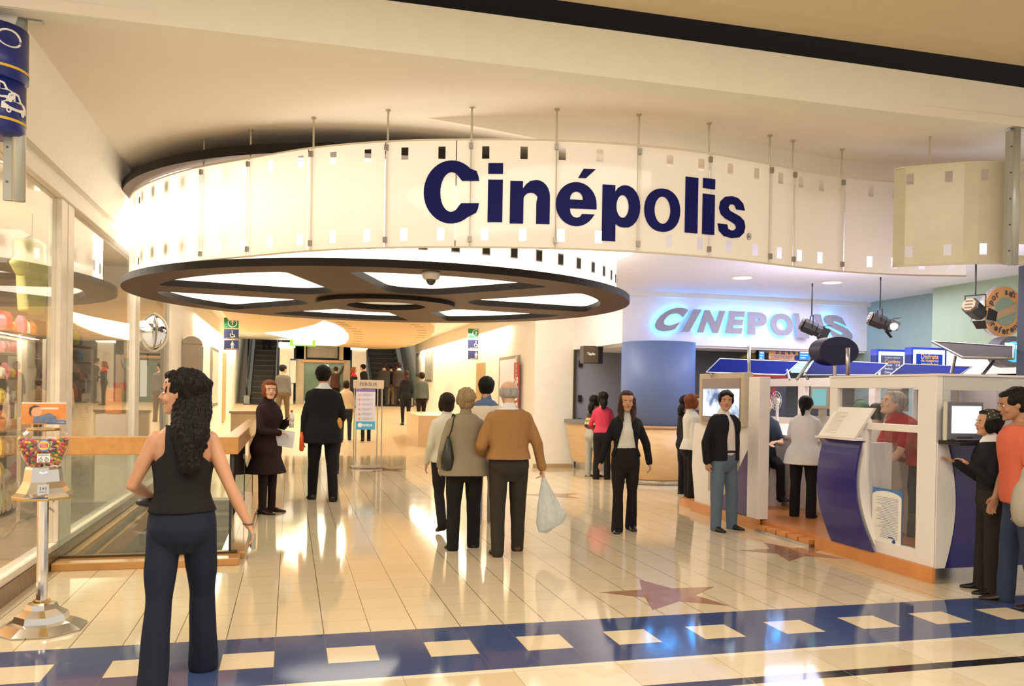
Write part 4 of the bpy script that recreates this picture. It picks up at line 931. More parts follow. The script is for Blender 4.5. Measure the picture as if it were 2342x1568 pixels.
# right wall of the passage
door_panel(2, 1091, 1110, 830, 4.95, mat('ochre_door', (.48, .32, .13), rough=.5), -1)
ya, yb_ = atX(1189, 880, 4.95).y, atX(1145, 880, 4.95).y
b = MB(); b.box(4.90, 4.95, ya, yb_, 0, atX(1167, 815, 4.95).z); struct(b.build('door_3', m_case), 'dark framed shop opening in the right wall')
b = MB(); b.box(4.885, 4.90, ya+.15, yb_-.15, 0, atX(1167, 822, 4.95).z); struct(b.build('window_9', mat('pink_white_glow', (.80, .66, .62), rough=.3, emit=(1, .8, .75), estr=.25)), 'pale lit shop opening')
y2, y3 = atX(1188, 880, 4.88).y, atX(1177, 880, 4.88).y
t = empty('sale_banner', (4.87, (y2+y3)/2, 1.0), 'red vertical sale banner in the opening of the right wall', 'banner')
b = MB(); b.box(4.86, 4.872, y2, y3, .35, atX(1182, 828, 4.87).z); b.build('cloth', mat('banner_red', (.50, .05, .04), rough=.6), t)
b = MB(); text_on(b, '%05', (4.855, (y2+y3)/2, 1.55), (0, 0, -1), (0, -1, 0), .5, fit_w=.75, offset=.01); text_on(b, 'BARATA', (4.855, (y2+y3)/2, 2.1), (0, 0, -1), (0, -1, 0), .3, fit_w=.55, offset=.005); b.build('lettering', m_pic, t)
wall_case(974, 990, 803, 873, 4.95, 'narrow framed poster on the right passage wall, nearer one', 'framed_poster', mat('grey_poster', (.32, .33, .28), noise=.3, nscale=5))
wall_case(953, 962, 808, 860, 4.95, 'narrow framed poster on the right passage wall, farther one', 'framed_poster', mat('grey_poster', (.32, .33, .28), noise=.3, nscale=5))
# half walls beside the ramp
m_tan = mat('tan_tile', (.62, .45, .25), rough=.3, noise=.06)
def half_wall(px, label, X0, X1, y0, y1, zt_):
    t = empty('half_wall', ((X0+X1)/2, y0, 0), label, 'half wall'); b = MB(); b.extr([(X0, y0, 0), (X0, y1, 0), (X0, y1, zt_), (X0, y0, zt_)], (X1-X0, 0, 0)); b.build('tiled_body', m_tan, t)
    b = MB(); b.box(X0-.03, X1+.03, y0-.03, y1+.03, zt_, zt_+.05); b.build('capstone', m_dstone if False else mat('tan_cap', (.42, .26, .12), rough=.3), t)
q = atz(640, 1075); zc = atY(560, 945, 18.5).z
half_wall(None, 'tan tiled half wall at the left foot of the ramp', atY(527, 1000, 18.5).x, atY(641, 1000, 18.5).x, 18.5, 18.7, zc)
q0, q1 = atY(957, 950, 22.0), atY(1000, 950, 22.0)
t = empty('half_wall', (q0.x+.4, 22.0, 0), 'tan tiled half wall at the right foot of the ramp', 'half wall'); b = MB(); b.extr([(q0.x, 22.0, 0), (q0.x, 24.3, 0), (q0.x, 24.3, q0.z+.05), (q0.x, 22.0, q0.z)], (4.95-q0.x, 0, 0)); b.build('tiled_body', m_tan, t)
# escalators
def escalator(x0, x1, Y0, label, zb0):
    t = empty('escalator', ((x0+x1)/2, Y0, zb0), label, 'escalator', 'escalators at the end of the passage'); ang = math.radians(30); m_st = mat('escalator_step', (.02, .018, .014), rough=.5, noise=.3, nscale=30)
    b = MB()
    for k in range(24):
        y = Y0+.4+k*.38; z = zb0+max(0, (k))*.22; b.box(x0+.22, x1-.22, y, y+.38, z-.05, z+.22)
    b.build('steps', m_st, t)
    b = MB()
    for k in range(24):
        y = Y0+.4+k*.38; z = zb0+k*.22+.22; b.box(x0+.22, x1-.22, y-.004, y+.012, z-.03, z)
    b.build('step_edges', mat('step_edge', (.09, .07, .04), rough=.4), t)
    for s_, xs in ((-1, x0), (1, x1)):
        xx = xs+.10 if s_ < 0 else xs-.10
        b = MB(); b.extr([(xx-.10, Y0-.3, zb0), (xx-.10, Y0+.5, zb0), (xx-.10, Y0+9, zb0+.22+8.5*.579), (xx-.10, Y0+9, zb0+.55+8.5*.579), (xx-.10, Y0+.5, zb0+.35), (xx-.10, Y0-.3, zb0+.30)], (.2, 0, 0)); b.build('skirt', mat('escalator_skirt', (.30, .32, .30), rough=.25, metal=.6), t)
        b = MB(); b.extr([(xx-.01, Y0-.3, zb0+.3), (xx-.01, Y0+.5, zb0+.35), (xx-.01, Y0+9, zb0+.55+8.5*.579), (xx-.01, Y0+9, zb0+1.15+8.5*.579), (xx-.01, Y0+.5, zb0+.95), (xx-.01, Y0-.3, zb0+.9)], (.02, 0, 0)); b.build('glass_side', glass('escalator_glass', tint=(.70, .85, .78), refl=1.2), t)
        b = MB(); b.tube([(xx, Y0-.3, zb0+.35), (xx, Y0-.5, zb0+.62), (xx, Y0-.3, zb0+.92), (xx, Y0+.5, zb0+.97), (xx, Y0+9, zb0+1.18+8.5*.579)], .04, 8); b.build('handrail', mat('black_rubber', (.015, .015, .015), rough=.5), t)
    b = MB(); b.box(x0, x1, Y0-.6, Y0+.45, zb0-.04, zb0+.004); b.build('landing_plate', mat('landing_black', (.02, .018, .015), rough=.4), t)
    return t
p0, p1 = atY(558, 900, 33), atY(640, 900, 33); escalator(p0.x, p1.x, 33.2, 'dark escalator at the left end of the passage', EZ)
p0, p1 = atY(846, 900, 33), atY(944, 900, 33); escalator(p0.x, p1.x, 33.2, 'dark escalator at the right end of the passage', EZ)
# central lift shaft, glowing capitals and pillars
m_stone = mat('pale_shaft_stone', (.50, .42, .30), rough=.45, noise=.06)
a0_, a1_ = atY(677, 850, 34).x, atY(801, 850, 34).x
def yz(y, Y=34): return atY(740, y, Y).z
t = empty('lift_shaft', ((a0_+a1_)/2, 34.2, EZ), 'stone lift shaft with glass doors between the two escalators', 'lift')
i0, i1 = atY(702, 850, 34).x, atY(772, 850, 34).x
b = MB(); b.box(a0_, atY(695, 850, 34).x, 34, 34.6, EZ, yz(780)).box(atY(785, 850, 34).x, a1_, 34, 34.6, EZ, yz(780)).box(a0_, a1_, 34.5, 34.6, EZ, yz(780)); b.box(a0_, i0, 34, 34.5, yz(822), yz(780)).box(i1, a1_, 34, 34.5, yz(822), yz(780)); b.build('stone_piers', m_stone, t)
b = MB(); b.box(i0, i1, 34.05, 34.12, yz(818), yz(788)); b.build('upper_panel', mat('grey_panel_lift', (.30, .27, .22), rough=.4), t)
b = MB(); b.box(i0, i1, 33.98, 34.06, yz(822), yz(818)).box(i0-.05, i0, 33.98, 34.06, yz(822), yz(788)).box(i1, i1+.05, 33.98, 34.06, yz(822), yz(788)); b.build('black_trim', m_black, t)
b = MB(); b.box(atY(695, 850, 34).x-.05, atY(785, 850, 34).x+.05, 33.9, 34.05, yz(829), yz(823)); b.build('wooden_lintel', m_oak, t)
b = MB(); b.box(atY(695, 850, 34).x, atY(785, 850, 34).x, 34.1, 34.14, EZ, yz(829)); b.build('glass_doors', mat('green_glass_doors', (.16, .24, .17), rough=.08, noise=.35, nscale=1.2), t)
b = MB(); b.box(atY(738, 850, 34).x, atY(752, 850, 34).x, 34.06, 34.10, EZ+.2, yz(833)); b.build('lit_gap', emis('warm_gap', (1, .85, .6), .9), t)
m_cap = emis('capital_glow', (1.0, .92, .72), 2.2)
for x0, x1, lab in ((638, 674, 'white pillar with a glowing top left of the lift'), (804, 840, 'white pillar with a glowing top right of the lift')):
    p0, p1 = atY(x0, 800, 33.9), atY(x1, 800, 33.9); t = empty('pillar', ((p0.x+p1.x)/2, 34.1, EZ), lab, 'pillar', 'pillars beside the lift')
    b = MB(); b.box(p0.x+.03, p1.x-.03, 33.95, 34.4, EZ, yz(797)); b.build('shaft', m_white, t)
    b = MB(); b.box(p0.x-.02, p1.x+.02, 33.85, 34.4, yz(797), yz(785)); b.build('glowing_capital', m_cap, t, bevel=.04)
pg0, pg1 = atY(663, 783, 28), atY(722, 783, 28)
t = empty('green_sign', (pg0.x, 28, pg0.z), 'glowing green hanging sign under the ceiling of the passage', 'sign')
b = MB(); b.box(pg0.x, pg1.x, 28, 28.1, atY(700, 791, 28).z, atY(700, 777, 28).z); b.build('green_box', emis('green_neon', (.35, 1.0, .05), 1.4), t)
b = MB(); b.box(pg0.x+.1, pg1.x-.1, 27.98, 28.0, atY(700, 788, 28).z, atY(700, 778, 28).z); b.build('white_face', emis('white_sign_face', (1, 1, .85), 2.0), t)
b = MB(); b.box((pg0.x+pg1.x)/2-.01, (pg0.x+pg1.x)/2+.01, 28.0, 28.02, atY(700, 779, 28).z, ZS+.3); b.build('hanger', m_black, t)
p0, p1 = atY(663, 875, 33.8), atY(677, 820, 33.8)
t = empty('notice_board', (p0.x, 33.8, p0.z), 'white notice board beside the lift', 'notice board'); b = MB(); b.box(p0.x, p1.x, 33.84, 33.93, p0.z, p1.z); b.build('board', mat('board_white', (.80, .76, .68)), t)
b = MB(); b.box(p0.x, p1.x, 33.82, 33.84, p1.z-.06, p1.z); b.build('header', mat('sign_navy', (.02, .03, .14), rough=.3), t)
# directory stand
Q = [atz(811, 1068), atz(878, 1070)]; dy = 17.0
x0_, x1_2 = atY(810, 960, dy).x, atY(873, 960, dy).x; Zt, Zb = atY(843, 872, dy).z, 0
t = empty('directory_stand', ((x0_+x1_2)/2, dy, 0), 'steel framed directory stand in the middle of the passage', 'stand')
for xx, yy in ((x0_, dy), (x1_2, dy), (x0_+.06, dy+.28), (x1_2-.06, dy+.28)):
    b = MB(); b.tube([(xx, yy, 0), (xx, yy, Zt+.02)], .012, 8); b.build('leg', m_steel, t)
b = MB(); b.box(x0_-.02, x1_2+.02, dy-.01, dy+.3, .02, .045); b.build('base_shelf', m_steel, t)
zh1 = atY(843, 888, dy).z
b = MB(); b.box(x0_-.03, x1_2+.03, dy-.03, dy-.015, zh1, Zt+.03); b.build('header_panel', mat('header_tan', (.55, .44, .32), rough=.3), t)
b = MB(); text_on(b, 'PERISUR', ((x0_+x1_2)/2, dy-.034, (zh1+Zt)/2+.015), (1, 0, 0), (0, 0, 1), .1, fit_w=.34); b.build('header_lettering', mat('engraved_dark', (.1, .1, .1)), t)
px0, px1 = atY(814, 940, dy).x, atY(858, 940, dy).x; zp0, zp1 = atY(836, 982, dy).z, atY(836, 889, dy).z
b = MB(); b.box(px0, px1, dy-.03, dy-.015, zp0, zp1); b.build('poster', mat('poster_lilac', (.62, .60, .68), rough=.4), t)
b = MB(); b.box(px0, px1, dy-.034, dy-.030, zp1-.055, zp1); b.build('purple_band', mat('purple_band', (.20, .14, .38)), t)
b = MB(); b.box(px0, px1, dy-.034, dy-.030, zp0, zp0+.165); b.build('blue_band', mat('sky_band', (.06, .38, .62)), t)
b = MB(); text_on(b, 'PERISUR', ((px0+px1)/2+.03, dy-.037, zp0+.09), (1, 0, 0), (0, 0, 1), .1, fit_w=.22, offset=.003); b.tube([(px0+.08, dy-.034, zp0+.09), (px0+.08, dy-.038, zp0+.09)], .045, 16); b.build('band_logo', m_pic, t)
b = MB()
for k in range(6): b.tube([(px0+.065, dy-.030, zp1-.12-k*.095), (px0+.065, dy-.034, zp1-.12-k*.095)], .022, 12)
b.build('round_marks', mat('round_mark', (.72, .30, .20)), t)
b = MB()
for k in range(6):
    for j in range(3): b.box(px0+.12, px1-.05-.03*j, dy-.033, dy-.031, zp1-.105-k*.095-j*.017, zp1-.099-k*.095-j*.017)
b.build('text_lines', mat('grey_print', (.40, .38, .42)), t)
# ================================================================== TICKET HALL AND BOOTH
# ---- neon backed letters
m_lface = mat('brushed_letter_face', (.36, .34, .42), rough=.5)
m_neon = emis('cyan_neon', (.03, .38, 1.0), 17.0)
NY = 14.25
neon = empty('neon_letters', (8.2, NY, 2.95), 'brushed metal letters CINEPOLIS with a blue neon halo on the white fascia', 'sign')
letters = [('C', 1497, 1572, 704, 757, .62), ('I', 1556, 1603, 708, 758, .42), ('N', 1593, 1657, 711, 760, .33), ('E', 1657, 1702, 712, 762, .15), ('P', 1708, 1752, 715, 765, .0), ('O', 1760, 1812, 718, 767, -.10), ('L', 1812, 1850, 718, 772, -.22), ('I', 1860, 1893, 720, 774, -.40), ('S', 1882, 1948, 722, 778, -.45)]
for ch, x0, x1, y0, y1, sh in letters:
    p0, p1 = atY(x0, y1, NY-.08), atY(x1, y0, NY-.08)
    vs, fs = text_mesh(ch, 1.0, offset=.06, extrude=.0); xs = [v.x for v in vs]; ys = [v.y for v in vs]
    H_ = max(ys)-min(ys); cx, cy = (min(xs)+max(xs))/2, (min(ys)+max(ys))/2
    W = [((v.x-cx)+sh*(v.y-cy), (v.y-cy)) for v in vs]; wx = max(w[0] for w in W)-min(w[0] for w in W); mx = (max(w[0] for w in W)+min(w[0] for w in W))/2
    P = [((w[0]-mx)*(p1.x-p0.x)/wx+(p0.x+p1.x)/2, w[1]*(p1.z-p0.z)/H_+(p0.z+p1.z)/2) for w in W]
    cnt = {}
    for f in fs:
        for i in range(len(f)):
            e = (f[i], f[(i+1) % len(f)]); k = (min(e), max(e)); cnt.setdefault(k, []).append(e)
    bound = [v[0] for v in cnt.values() if len(v) == 1]
    b = MB(); n = len(P); b.add([(x, NY-.12, z) for x, z in P]+[(x, NY-.08, z) for x, z in P], [f for f in fs]+[tuple(n+i for i in f[::-1]) for f in fs]+[(a, c, n+c, n+a) for a, c in bound])
    o = b.build('letter', m_lface, neon, label='brushed metal letter '+ch)
    # the neon tube runs behind the letter along its outline, slightly inside it
    nxt = {a: c for a, c in bound}; done = set(); nb = MB(); cxm, czm = (p0.x+p1.x)/2, (p0.z+p1.z)/2
    for a in list(nxt):
        if a in done: continue
        loop = []; q = a
        while q in nxt and q not in done: done.add(q); loop.append(q); q = nxt[q]
        if len(loop) > 8:
            pts = [Vector((P[i][0], NY-.045, P[i][1])) for i in loop]; per = sum((pts[i]-pts[i-1]).length for i in range(len(pts)))
            if per < .5: continue
            nb.tube(pts+[pts[0]], .011, 5, cap=False)
    o2 = nb.build('neon_tube', m_neon, o, label='blue neon tube behind the letter')
# recessed downlights in the soffit
for x, y, lab in ((1698, 634, 'left recessed round downlight in the hall soffit'), (1903, 645, 'right recessed round downlight in the hall soffit')):
    q = atz(x, y, SOF); t = empty('downlight', (q.x, q.y, SOF), lab, 'ceiling light', 'downlights in the hall soffit')
    b = MB(); b.lathe([(.17, -.012), (.17, 0), (.13, 0), (.13, -.012)], (q.x, q.y, SOF-.001), 32, cap=False); b.build('trim_ring', m_white, t, True)
    b = MB(); b.lathe([(.001, -.004), (.135, -.006)], (q.x, q.y, SOF), 32, cap=False); b.build('lamp_face', emis('downlight_glow', (1, .93, .82), 9.0), t)
# stage spotlights
m_blk = mat('black_spot_metal', (.022, .02, .022), rough=.35, metal=.4); m_brz = mat('bronze_spot_back', (.16, .12, .08), rough=.4, metal=.5)
def stage_light(px, py, Y, ztop, aim, sc, label):
    c = atY(px, py, Y); t = empty('stage_light', c, label, 'spotlight', 'black stage spotlights'); a = Vector(aim).normalized(); s_ = a.cross(Vector((0, 0, 1))).normalized(); u_ = s_.cross(a)
    b = MB()
    ring = lambda d, w, h: [c+a*d*sc+s_*(w*sc*math.cos(q))+u_*(h*sc*math.sin(q)) for q in [math.pi/8+k*math.pi/4 for k in range(8)]]
    b.rings([ring(-.16, .085, .085), ring(-.14, .12, .12), ring(.06, .12, .12), ring(.08, .10, .10), ring(.15, .10, .10)]); b.build('housing', m_blk, t, bevel=.004)
    b = MB(); b.rings([ring(-.19, .095, .095), ring(-.162, .11, .11)]); b.build('rear_cap', m_brz, t)
    b = MB()
    for k in range(3): b.obox(c-a*.192*sc+u_*(.05-.05*k)*sc, s_*.05*sc, a*.004*sc, u_*.006*sc)
    b.build('vents', m_blk, t)
    b = MB()
    for d1, d2 in ((u_, s_), (-u_, s_), (s_, u_), (-s_, u_)):
        o = c+a*.15*sc+d1*.10*sc; b.add([o-d2*.09*sc, o+d2*.09*sc, o+d2*.07*sc+a*.12*sc+d1*.07*sc, o-d2*.07*sc+a*.12*sc+d1*.07*sc], [(0, 1, 2, 3)])
    o_ = b.build('barn_doors', m_blk, t); sd = o_.modifiers.new('thickness', 'SOLIDIFY'); sd.thickness = .004
    b = MB(); o = c+a*.152*sc; b.rings([[o+s_*.085*sc*math.cos(q*math.pi/10)+u_*.085*sc*math.sin(q*math.pi/10) for q in range(20)], [o+a*.004+s_*.07*sc*math.cos(q*math.pi/10)+u_*.07*sc*math.sin(q*math.pi/10) for q in range(20)]]); b.build('lens', mat('lens_lit', (.5, .5, .55), rough=.1, emit=(.9, .92, 1), estr=1.5), t)
    b = MB(); top = c+Vector((0, 0, .24*sc)); sh = Vector((s_.x, s_.y, 0)).normalized()
    b.tube([c+sh*.14*sc, c+sh*.14*sc+Vector((0, 0, .20*sc)), c-sh*.14*sc+Vector((0, 0, .20*sc)), c-sh*.14*sc], .010*sc, 6); b.build('yoke', m_blk, t)
    b = MB(); b.tube([c+Vector((0, 0, .20*sc)), (c.x, c.y, ztop)], .012, 8); b.build('pole', m_blk, t); return t
stage_light(1856, 750, 12.2, SOF, (.75, -.35, -.38), 1.0, 'black stage spotlight hanging before the neon letters')
stage_light(2012, 735, 11.2, SOF, (.80, -.35, -.35), .95, 'black stage spotlight hanging in front of the grey-green wall')
stage_light(2230, 708, 9.65, SOF, (.80, .30, -.30), 1.0, 'bronze-backed stage spotlight hanging before the round seal')
spot('stage_beam', atY(2040, 745, 11.0), atX(2162, 775, 10.5), 160, (1, .95, .85), 50)
# round seal
sc_ = atY(2298, 712, 9.95); SR = 68/F_PX*10.2
t = empty('round_seal', sc_, 'orange round certificate seal on the sage wall', 'sign'); yy = 9.95
def rev(prof, c, n=64):
    b = MB(); b.rings([[(c.x+r*math.cos(2*math.pi*k/n), y, c.z+r*math.sin(2*math.pi*k/n)) for k in range(n)] for r, y in prof]); return b
rev([(SR*1.04, yy+.1), (SR*1.04, yy+.03), (SR, yy+.02)], sc_).build('rim', mat('silver_rim', (.6, .6, .62), rough=.3, metal=.6), t, True)
rev([(SR, yy+.02), (SR*.99, yy)], sc_).build('orange_ring', mat('seal_orange', (.72, .36, .14), rough=.5), t)
rev([(SR*.56, yy-.002), (SR*.55, yy-.012)], sc_).build('green_centre', mat('seal_green', (.26, .34, .28), rough=.4), t)
b = MB()
def arc_text(mb, s, c, r, a_mid, size, step, inward=False):
    n = len(s)
    for i, ch in enumerate(s):
        if ch == ' ': continue
        a = a_mid+(-(i-(n-1)/2)*step if not inward else (i-(n-1)/2)*step); ar = math.radians(a); rad = Vector((math.cos(ar), 0, math.sin(ar))); ux = Vector((math.sin(ar), 0, -math.cos(ar)))
        uy = rad
        if inward: ux, uy = -ux, -rad
        vs, fs = text_mesh(ch, size*1.28, offset=.004); 
        if not vs: continue
        xs = [v.x for v in vs]; cx = (min(xs)+max(xs))/2; o = Vector((c.x, yy-.006, c.z))+rad*r; mb.add([o+ux*(v.x-cx)+uy*v.y for v in vs], fs)
arc_text(b, 'por su', sc_, SR*.78, 112, .10, 17); arc_text(b, 'preferencia', sc_, SR*.78, 282, .105, 14.5, True); b.build('ring_lettering', mat('seal_dark', (.06, .06, .10)), t)
b = MB(); a = math.radians(20); ux, uz = Vector((math.cos(a), 0, math.sin(a))), Vector((-math.sin(a), 0, math.cos(a))); o = Vector((sc_.x+.02, yy-.016, sc_.z)); b.obox(o, ux*SR*1.12, Vector((0, .004, 0)), uz*SR*.17); b.build('band', mat('seal_band', (.40, .34, .24), rough=.4), t)
b = MB(); text_on(b, 'CERTIFICADO', o+Vector((.06, -.006, .02)), ux, uz, .12, fit_w=SR*2.1, fit_h=SR*.2, offset=.002); b.build('band_lettering', mat('seal_orange', (.72, .36, .14), rough=.5), t)
b = MB(); s0 = Vector((sc_.x, yy-.008, sc_.z))+Vector((math.cos(math.radians(62)), 0, math.sin(math.radians(62))))*SR*.78; pts = [s0+Vector((math.cos(math.radians(90+36*k)), 0, math.sin(math.radians(90+36*k))))*(SR*.15 if k % 2 == 0 else SR*.065) for k in range(10)]
b.tube(pts+[pts[0]], .005, 5, cap=False); b.build('small_star', mat('seal_dark', (.06, .06, .10)), t)
# lit oval logo under the seal
lc = atY(2318, 804, 9.6); t = empty('oval_light_logo', lc, 'grey oval light box with a cyan glow beneath the round seal', 'light box'); n = 48
b = MB(); b.rings([[(lc.x+.28*f*math.cos(2*math.pi*k/n), y, lc.z+.22*f*math.sin(2*math.pi*k/n)) for k in range(n)] for f, y in ((1, 9.8), (1, 9.62), (.97, 9.6))]); b.build('case', mat('slate_case', (.12, .12, .15), rough=.4), t)
b = MB(); b.rings([[(lc.x+.02+.20*f*math.cos(2*math.pi*k/n), y, lc.z+.145*f*math.sin(2*math.pi*k/n)) for k in range(n)] for f, y in ((1, 9.599), (.98, 9.59))]); b.build('lit_face', emis('logo_cyan', (.08, .55, 1.0), 1.3), t)
b = MB(); b.box(lc.x-.16, lc.x+.20, 9.585, 9.589, lc.z+.04, lc.z+.12); b.build('white_patch', emis('logo_white', (.9, .97, 1), 1.6), t)
b = MB(); text_on(b, 'TU', (lc.x+.05, 9.582, lc.z+.075), (1, 0, 0), (0, 0, 1), .1, fit_h=.08, offset=.004); b.build('lettering', emis('logo_cyan2', (.08, .55, 1.0), .9), t)
# menu boards
def menu(x0, x1, y0, y1, Y, label, face, rim=(.10, .30, 1.0), words=(), wcol=None):
    p0, p1 = atY(x0, y1, Y), atY(x1, y0, Y); t = empty('menu_board', ((p0.x+p1.x)/2, Y, p0.z), label, 'menu board', 'lit menu boards'); b = MB(); b.box(p0.x, p1.x, Y, Y+.12, p0.z, p1.z); b.build('case', mat('cobalt_case', (.01, .03, .25), rough=.3), t)
    b = MB(); b.box(p0.x+.03, p1.x-.03, Y-.006, Y-.001, p0.z+.02, p1.z-.03); b.build('lit_border', emis('menu_white', (.85, .93, 1.0), 1.4), t)
    w = p1.x-p0.x; h = p1.z-p0.z; b = MB(); b.box(p0.x+w*.13, p1.x-w*.13, Y-.012, Y-.007, p0.z+.02, p1.z-h*.22); b.build('menu_face', face, t)
    if words:
        for k, (s_, col) in enumerate(words):
            b = MB(); text_on(b, s_, ((p0.x+p1.x)/2, Y-.016, p1.z-h*(.30+.13*k)), (1, 0, 0), (0, 0, 1), .1, fit_w=w*.5, offset=.002); b.build('menu_line', emis('menu_'+col[0], col[1], .9), t)
    return t
O_ = ('orange', (1, .55, .15)); W_ = ('text_white', (.9, .92, 1))
menu(2004, 2074, 800, 862, 9.7, 'lit menu board with grey price list, left of the pair', emis('menu_grey', (.16, .16, .32), .8), words=(('PALOMITAS Y REFRESCOS', W_), ('Combos', O_), ('Grande     $ 45', W_), ('Mediano    $ 38', W_), ('Chico      $ 32', W_), ('Nachos     $ 28', W_)))
menu(2083, 2165, 796, 862, 9.3, 'lit menu board with blue panel and orange words, right of the pair', emis('menu_blue', (.02, .08, .55), .9), words=(('Disfruta', O_), ('de nuestros', O_), ('combos', O_)))
# screens and ticket sign behind
def small_screen(x0, x1, y0, y1, Y, label, col, s_=1.2):
    p0, p1 = atY(x0, y1, Y), atY(x1, y0, Y); t = empty('wall_screen', ((p0.x+p1.x)/2, Y, p0.z), label, 'screen', 'lit screens of the ticket hall'); b = MB(); b.box(p0.x-.02, p1.x+.02, Y, Y+.08, p0.z-.02, p1.z+.02); b.build('case', m_black, t)
    b = MB(); b.box(p0.x, p1.x, Y-.005, Y-.001, p0.z, p1.z); b.build('display', emis('display_%d' % x0, col, s_), t)
    b = MB()
    for k in range(3): b.box(p0.x+.02, p0.x+(p1.x-p0.x)*(.8-.15*k), Y-.009, Y-.006, p1.z-.04-k*.05, p1.z-.025-k*.05)
    b.build('display_text', emis('display_text', (1, 1, 1), 1.3), t)
small_screen(1736, 1748, 803, 822, 14.5, 'narrow lit screen left of the ticket price sign', (.10, .35, 1.0))
small_screen(1828, 1857, 803, 824, 14.5, 'blue lit screen right of the ticket price sign', (.05, .28, 1.0))
small_screen(1808, 1858, 826, 852, 14.45, 'pale lit screen with a picture below the blue one', (.55, .80, .85), 1.1)
p0, p1 = atY(1758, 822, 14.42), atY(1826, 797, 14.42)
t = empty('ticket_sign', ((p0.x+p1.x)/2, 14.42, p0.z), 'orange sign with a phone number and CINETICKET in blue', 'sign'); b = MB(); b.box(p0.x, p1.x, 14.42, 14.424, p0.z, p1.z); b.build('board', mat('apricot_board', (.78, .45, .20), rough=.5), t)
b = MB(); w = p1.x-p0.x; h = p1.z-p0.z; text_on(b, '21 22 60 60', (p0.x+w*.56, 14.415, p0.z+h*.66), (1, 0, 0), (0, 0, 1), .1, fit_w=w*.68, fit_h=h*.36, offset=.006); b.build('number_lettering', mat('navy_print', (.02, .04, .25)), t)
b = MB(); text_on(b, 'CINETICKET', (p0.x+w*.44, 14.415, p0.z+h*.24), (1, 0, 0), (0, 0, 1), .1, fit_w=w*.72, fit_h=h*.26, offset=.001); b.build('word_lettering', mat('violet_print', (.18, .16, .42)), t)
b = MB(); b.rings([[(p1.x-.04+.05*math.cos(k*math.pi/10), y_, p0.z+.05+.05*math.sin(k*math.pi/10)) for k in range(20)] for y_ in (14.415, 14.41)]); b.rings([[(p0.x+.04+.05*math.cos(k*math.pi/10), y_, p1.z-.03+.03*math.sin(k*math.pi/10)) for k in range(20)] for y_ in (14.415, 14.41)]); b.build('corner_emblems', mat('navy_print', (.02, .04, .25)), t)
b = MB(); b.box(p0.x+.1, p0.x+.12, 14.42, 14.422, p1.z, 2.5).box(p1.x-.12, p1.x-.1, 14.42, 14.422, p1.z, 2.5); b.build('hangers', m_steel, t)
for x, lab in ((1585, 'small grey bracket on the charcoal wall by the column'), (1640, 'small grey bracket on the charcoal wall nearer the booth screen')):
    q = atY(x, 832, 15.1); b = MB(); b.box(q.x-.05, q.x+.05, 15.12, 15.2, q.z-.02, q.z+.02); tag(b.build('wall_bracket', m_steel), lab, 'bracket')
# distant snack counter glow with a red and yellow display
p0, p1 = atY(1700, 858, 13.9), atY(1805, 852, 13.9)
t = empty('snack_display', (p0.x, 14.0, 0), 'dark display cabinet with a red top seen beneath the far blue awning', 'display')
b = MB(); b.box(p0.x, p1.x, 14.0, 14.12, 0, p0.z-.03); b.build('cabinet', mat('charcoal_cabinet', (.05, .05, .07), rough=.4), t)
b = MB(); b.extr([(p0.x, 13.99, p0.z-.03), (p1.x, 13.99, p0.z-.03), (p1.x, 13.99, p1.z), ((p0.x+p1.x)/2, 13.99, p1.z+.05), (p0.x, 13.99, p1.z)], (0, .1, 0)); b.build('red_top', mat('red_paint', (.32, .02, .02), rough=.4), t)
b = MB(); pa, pb = atY(1742, 930, 13.98), atY(1775, 885, 13.98); b.extr([(pa.x, 13.98, pa.z), (pb.x, 13.98, pa.z+.1), (pb.x, 13.98, pb.z), (pa.x, 13.98, pb.z-.15)], (0, .015, 0)); b.build('red_poster', mat('red_paint', (.32, .02, .02), rough=.4), t)
b = MB(); b.tube([((pa.x+pb.x)/2+.09*math.cos(k*math.pi/10), 13.975, (pa.z+pb.z)/2+.09*math.sin(k*math.pi/10)) for k in range(21)], .012, 6, cap=False); b.build('poster_ring', mat('navy_print', (.02, .04, .25)), t)
q = atY(1722, 802, 14.5); b = MB(); b.ball(q, .048, 16, 10); b.tube([q, (q.x, q.y, 2.46)], .008, 6); tag(b.build('round_lamp', mat('lamp_cream', (.75, .65, .48), rough=.4), smooth=True), 'small cream globe above the blue awning', 'lamp')
p0, p1 = atY(1690, 818, 14.6), atY(1734, 809, 14.6); b = MB(); b.extr([(p0.x, 14.6, p0.z), (p1.x, 14.6, p0.z), (p1.x, 14.6, p1.z), (p0.x+.2, 14.6, p1.z)], (0, .1, 0)); b.tube([(p0.x+.25, 14.65, p1.z-.02), (p0.x+.25, 14.65, 2.46)], .006, 6); b.tube([(p1.x-.05, 14.65, p1.z-.02), (p1.x-.05, 14.65, 2.46)], .006, 6); tag(b.build('olive_display', mat('olive_print', (.22, .18, .03), noise=.4, nscale=12)), 'olive printed display above the blue awning', 'display')

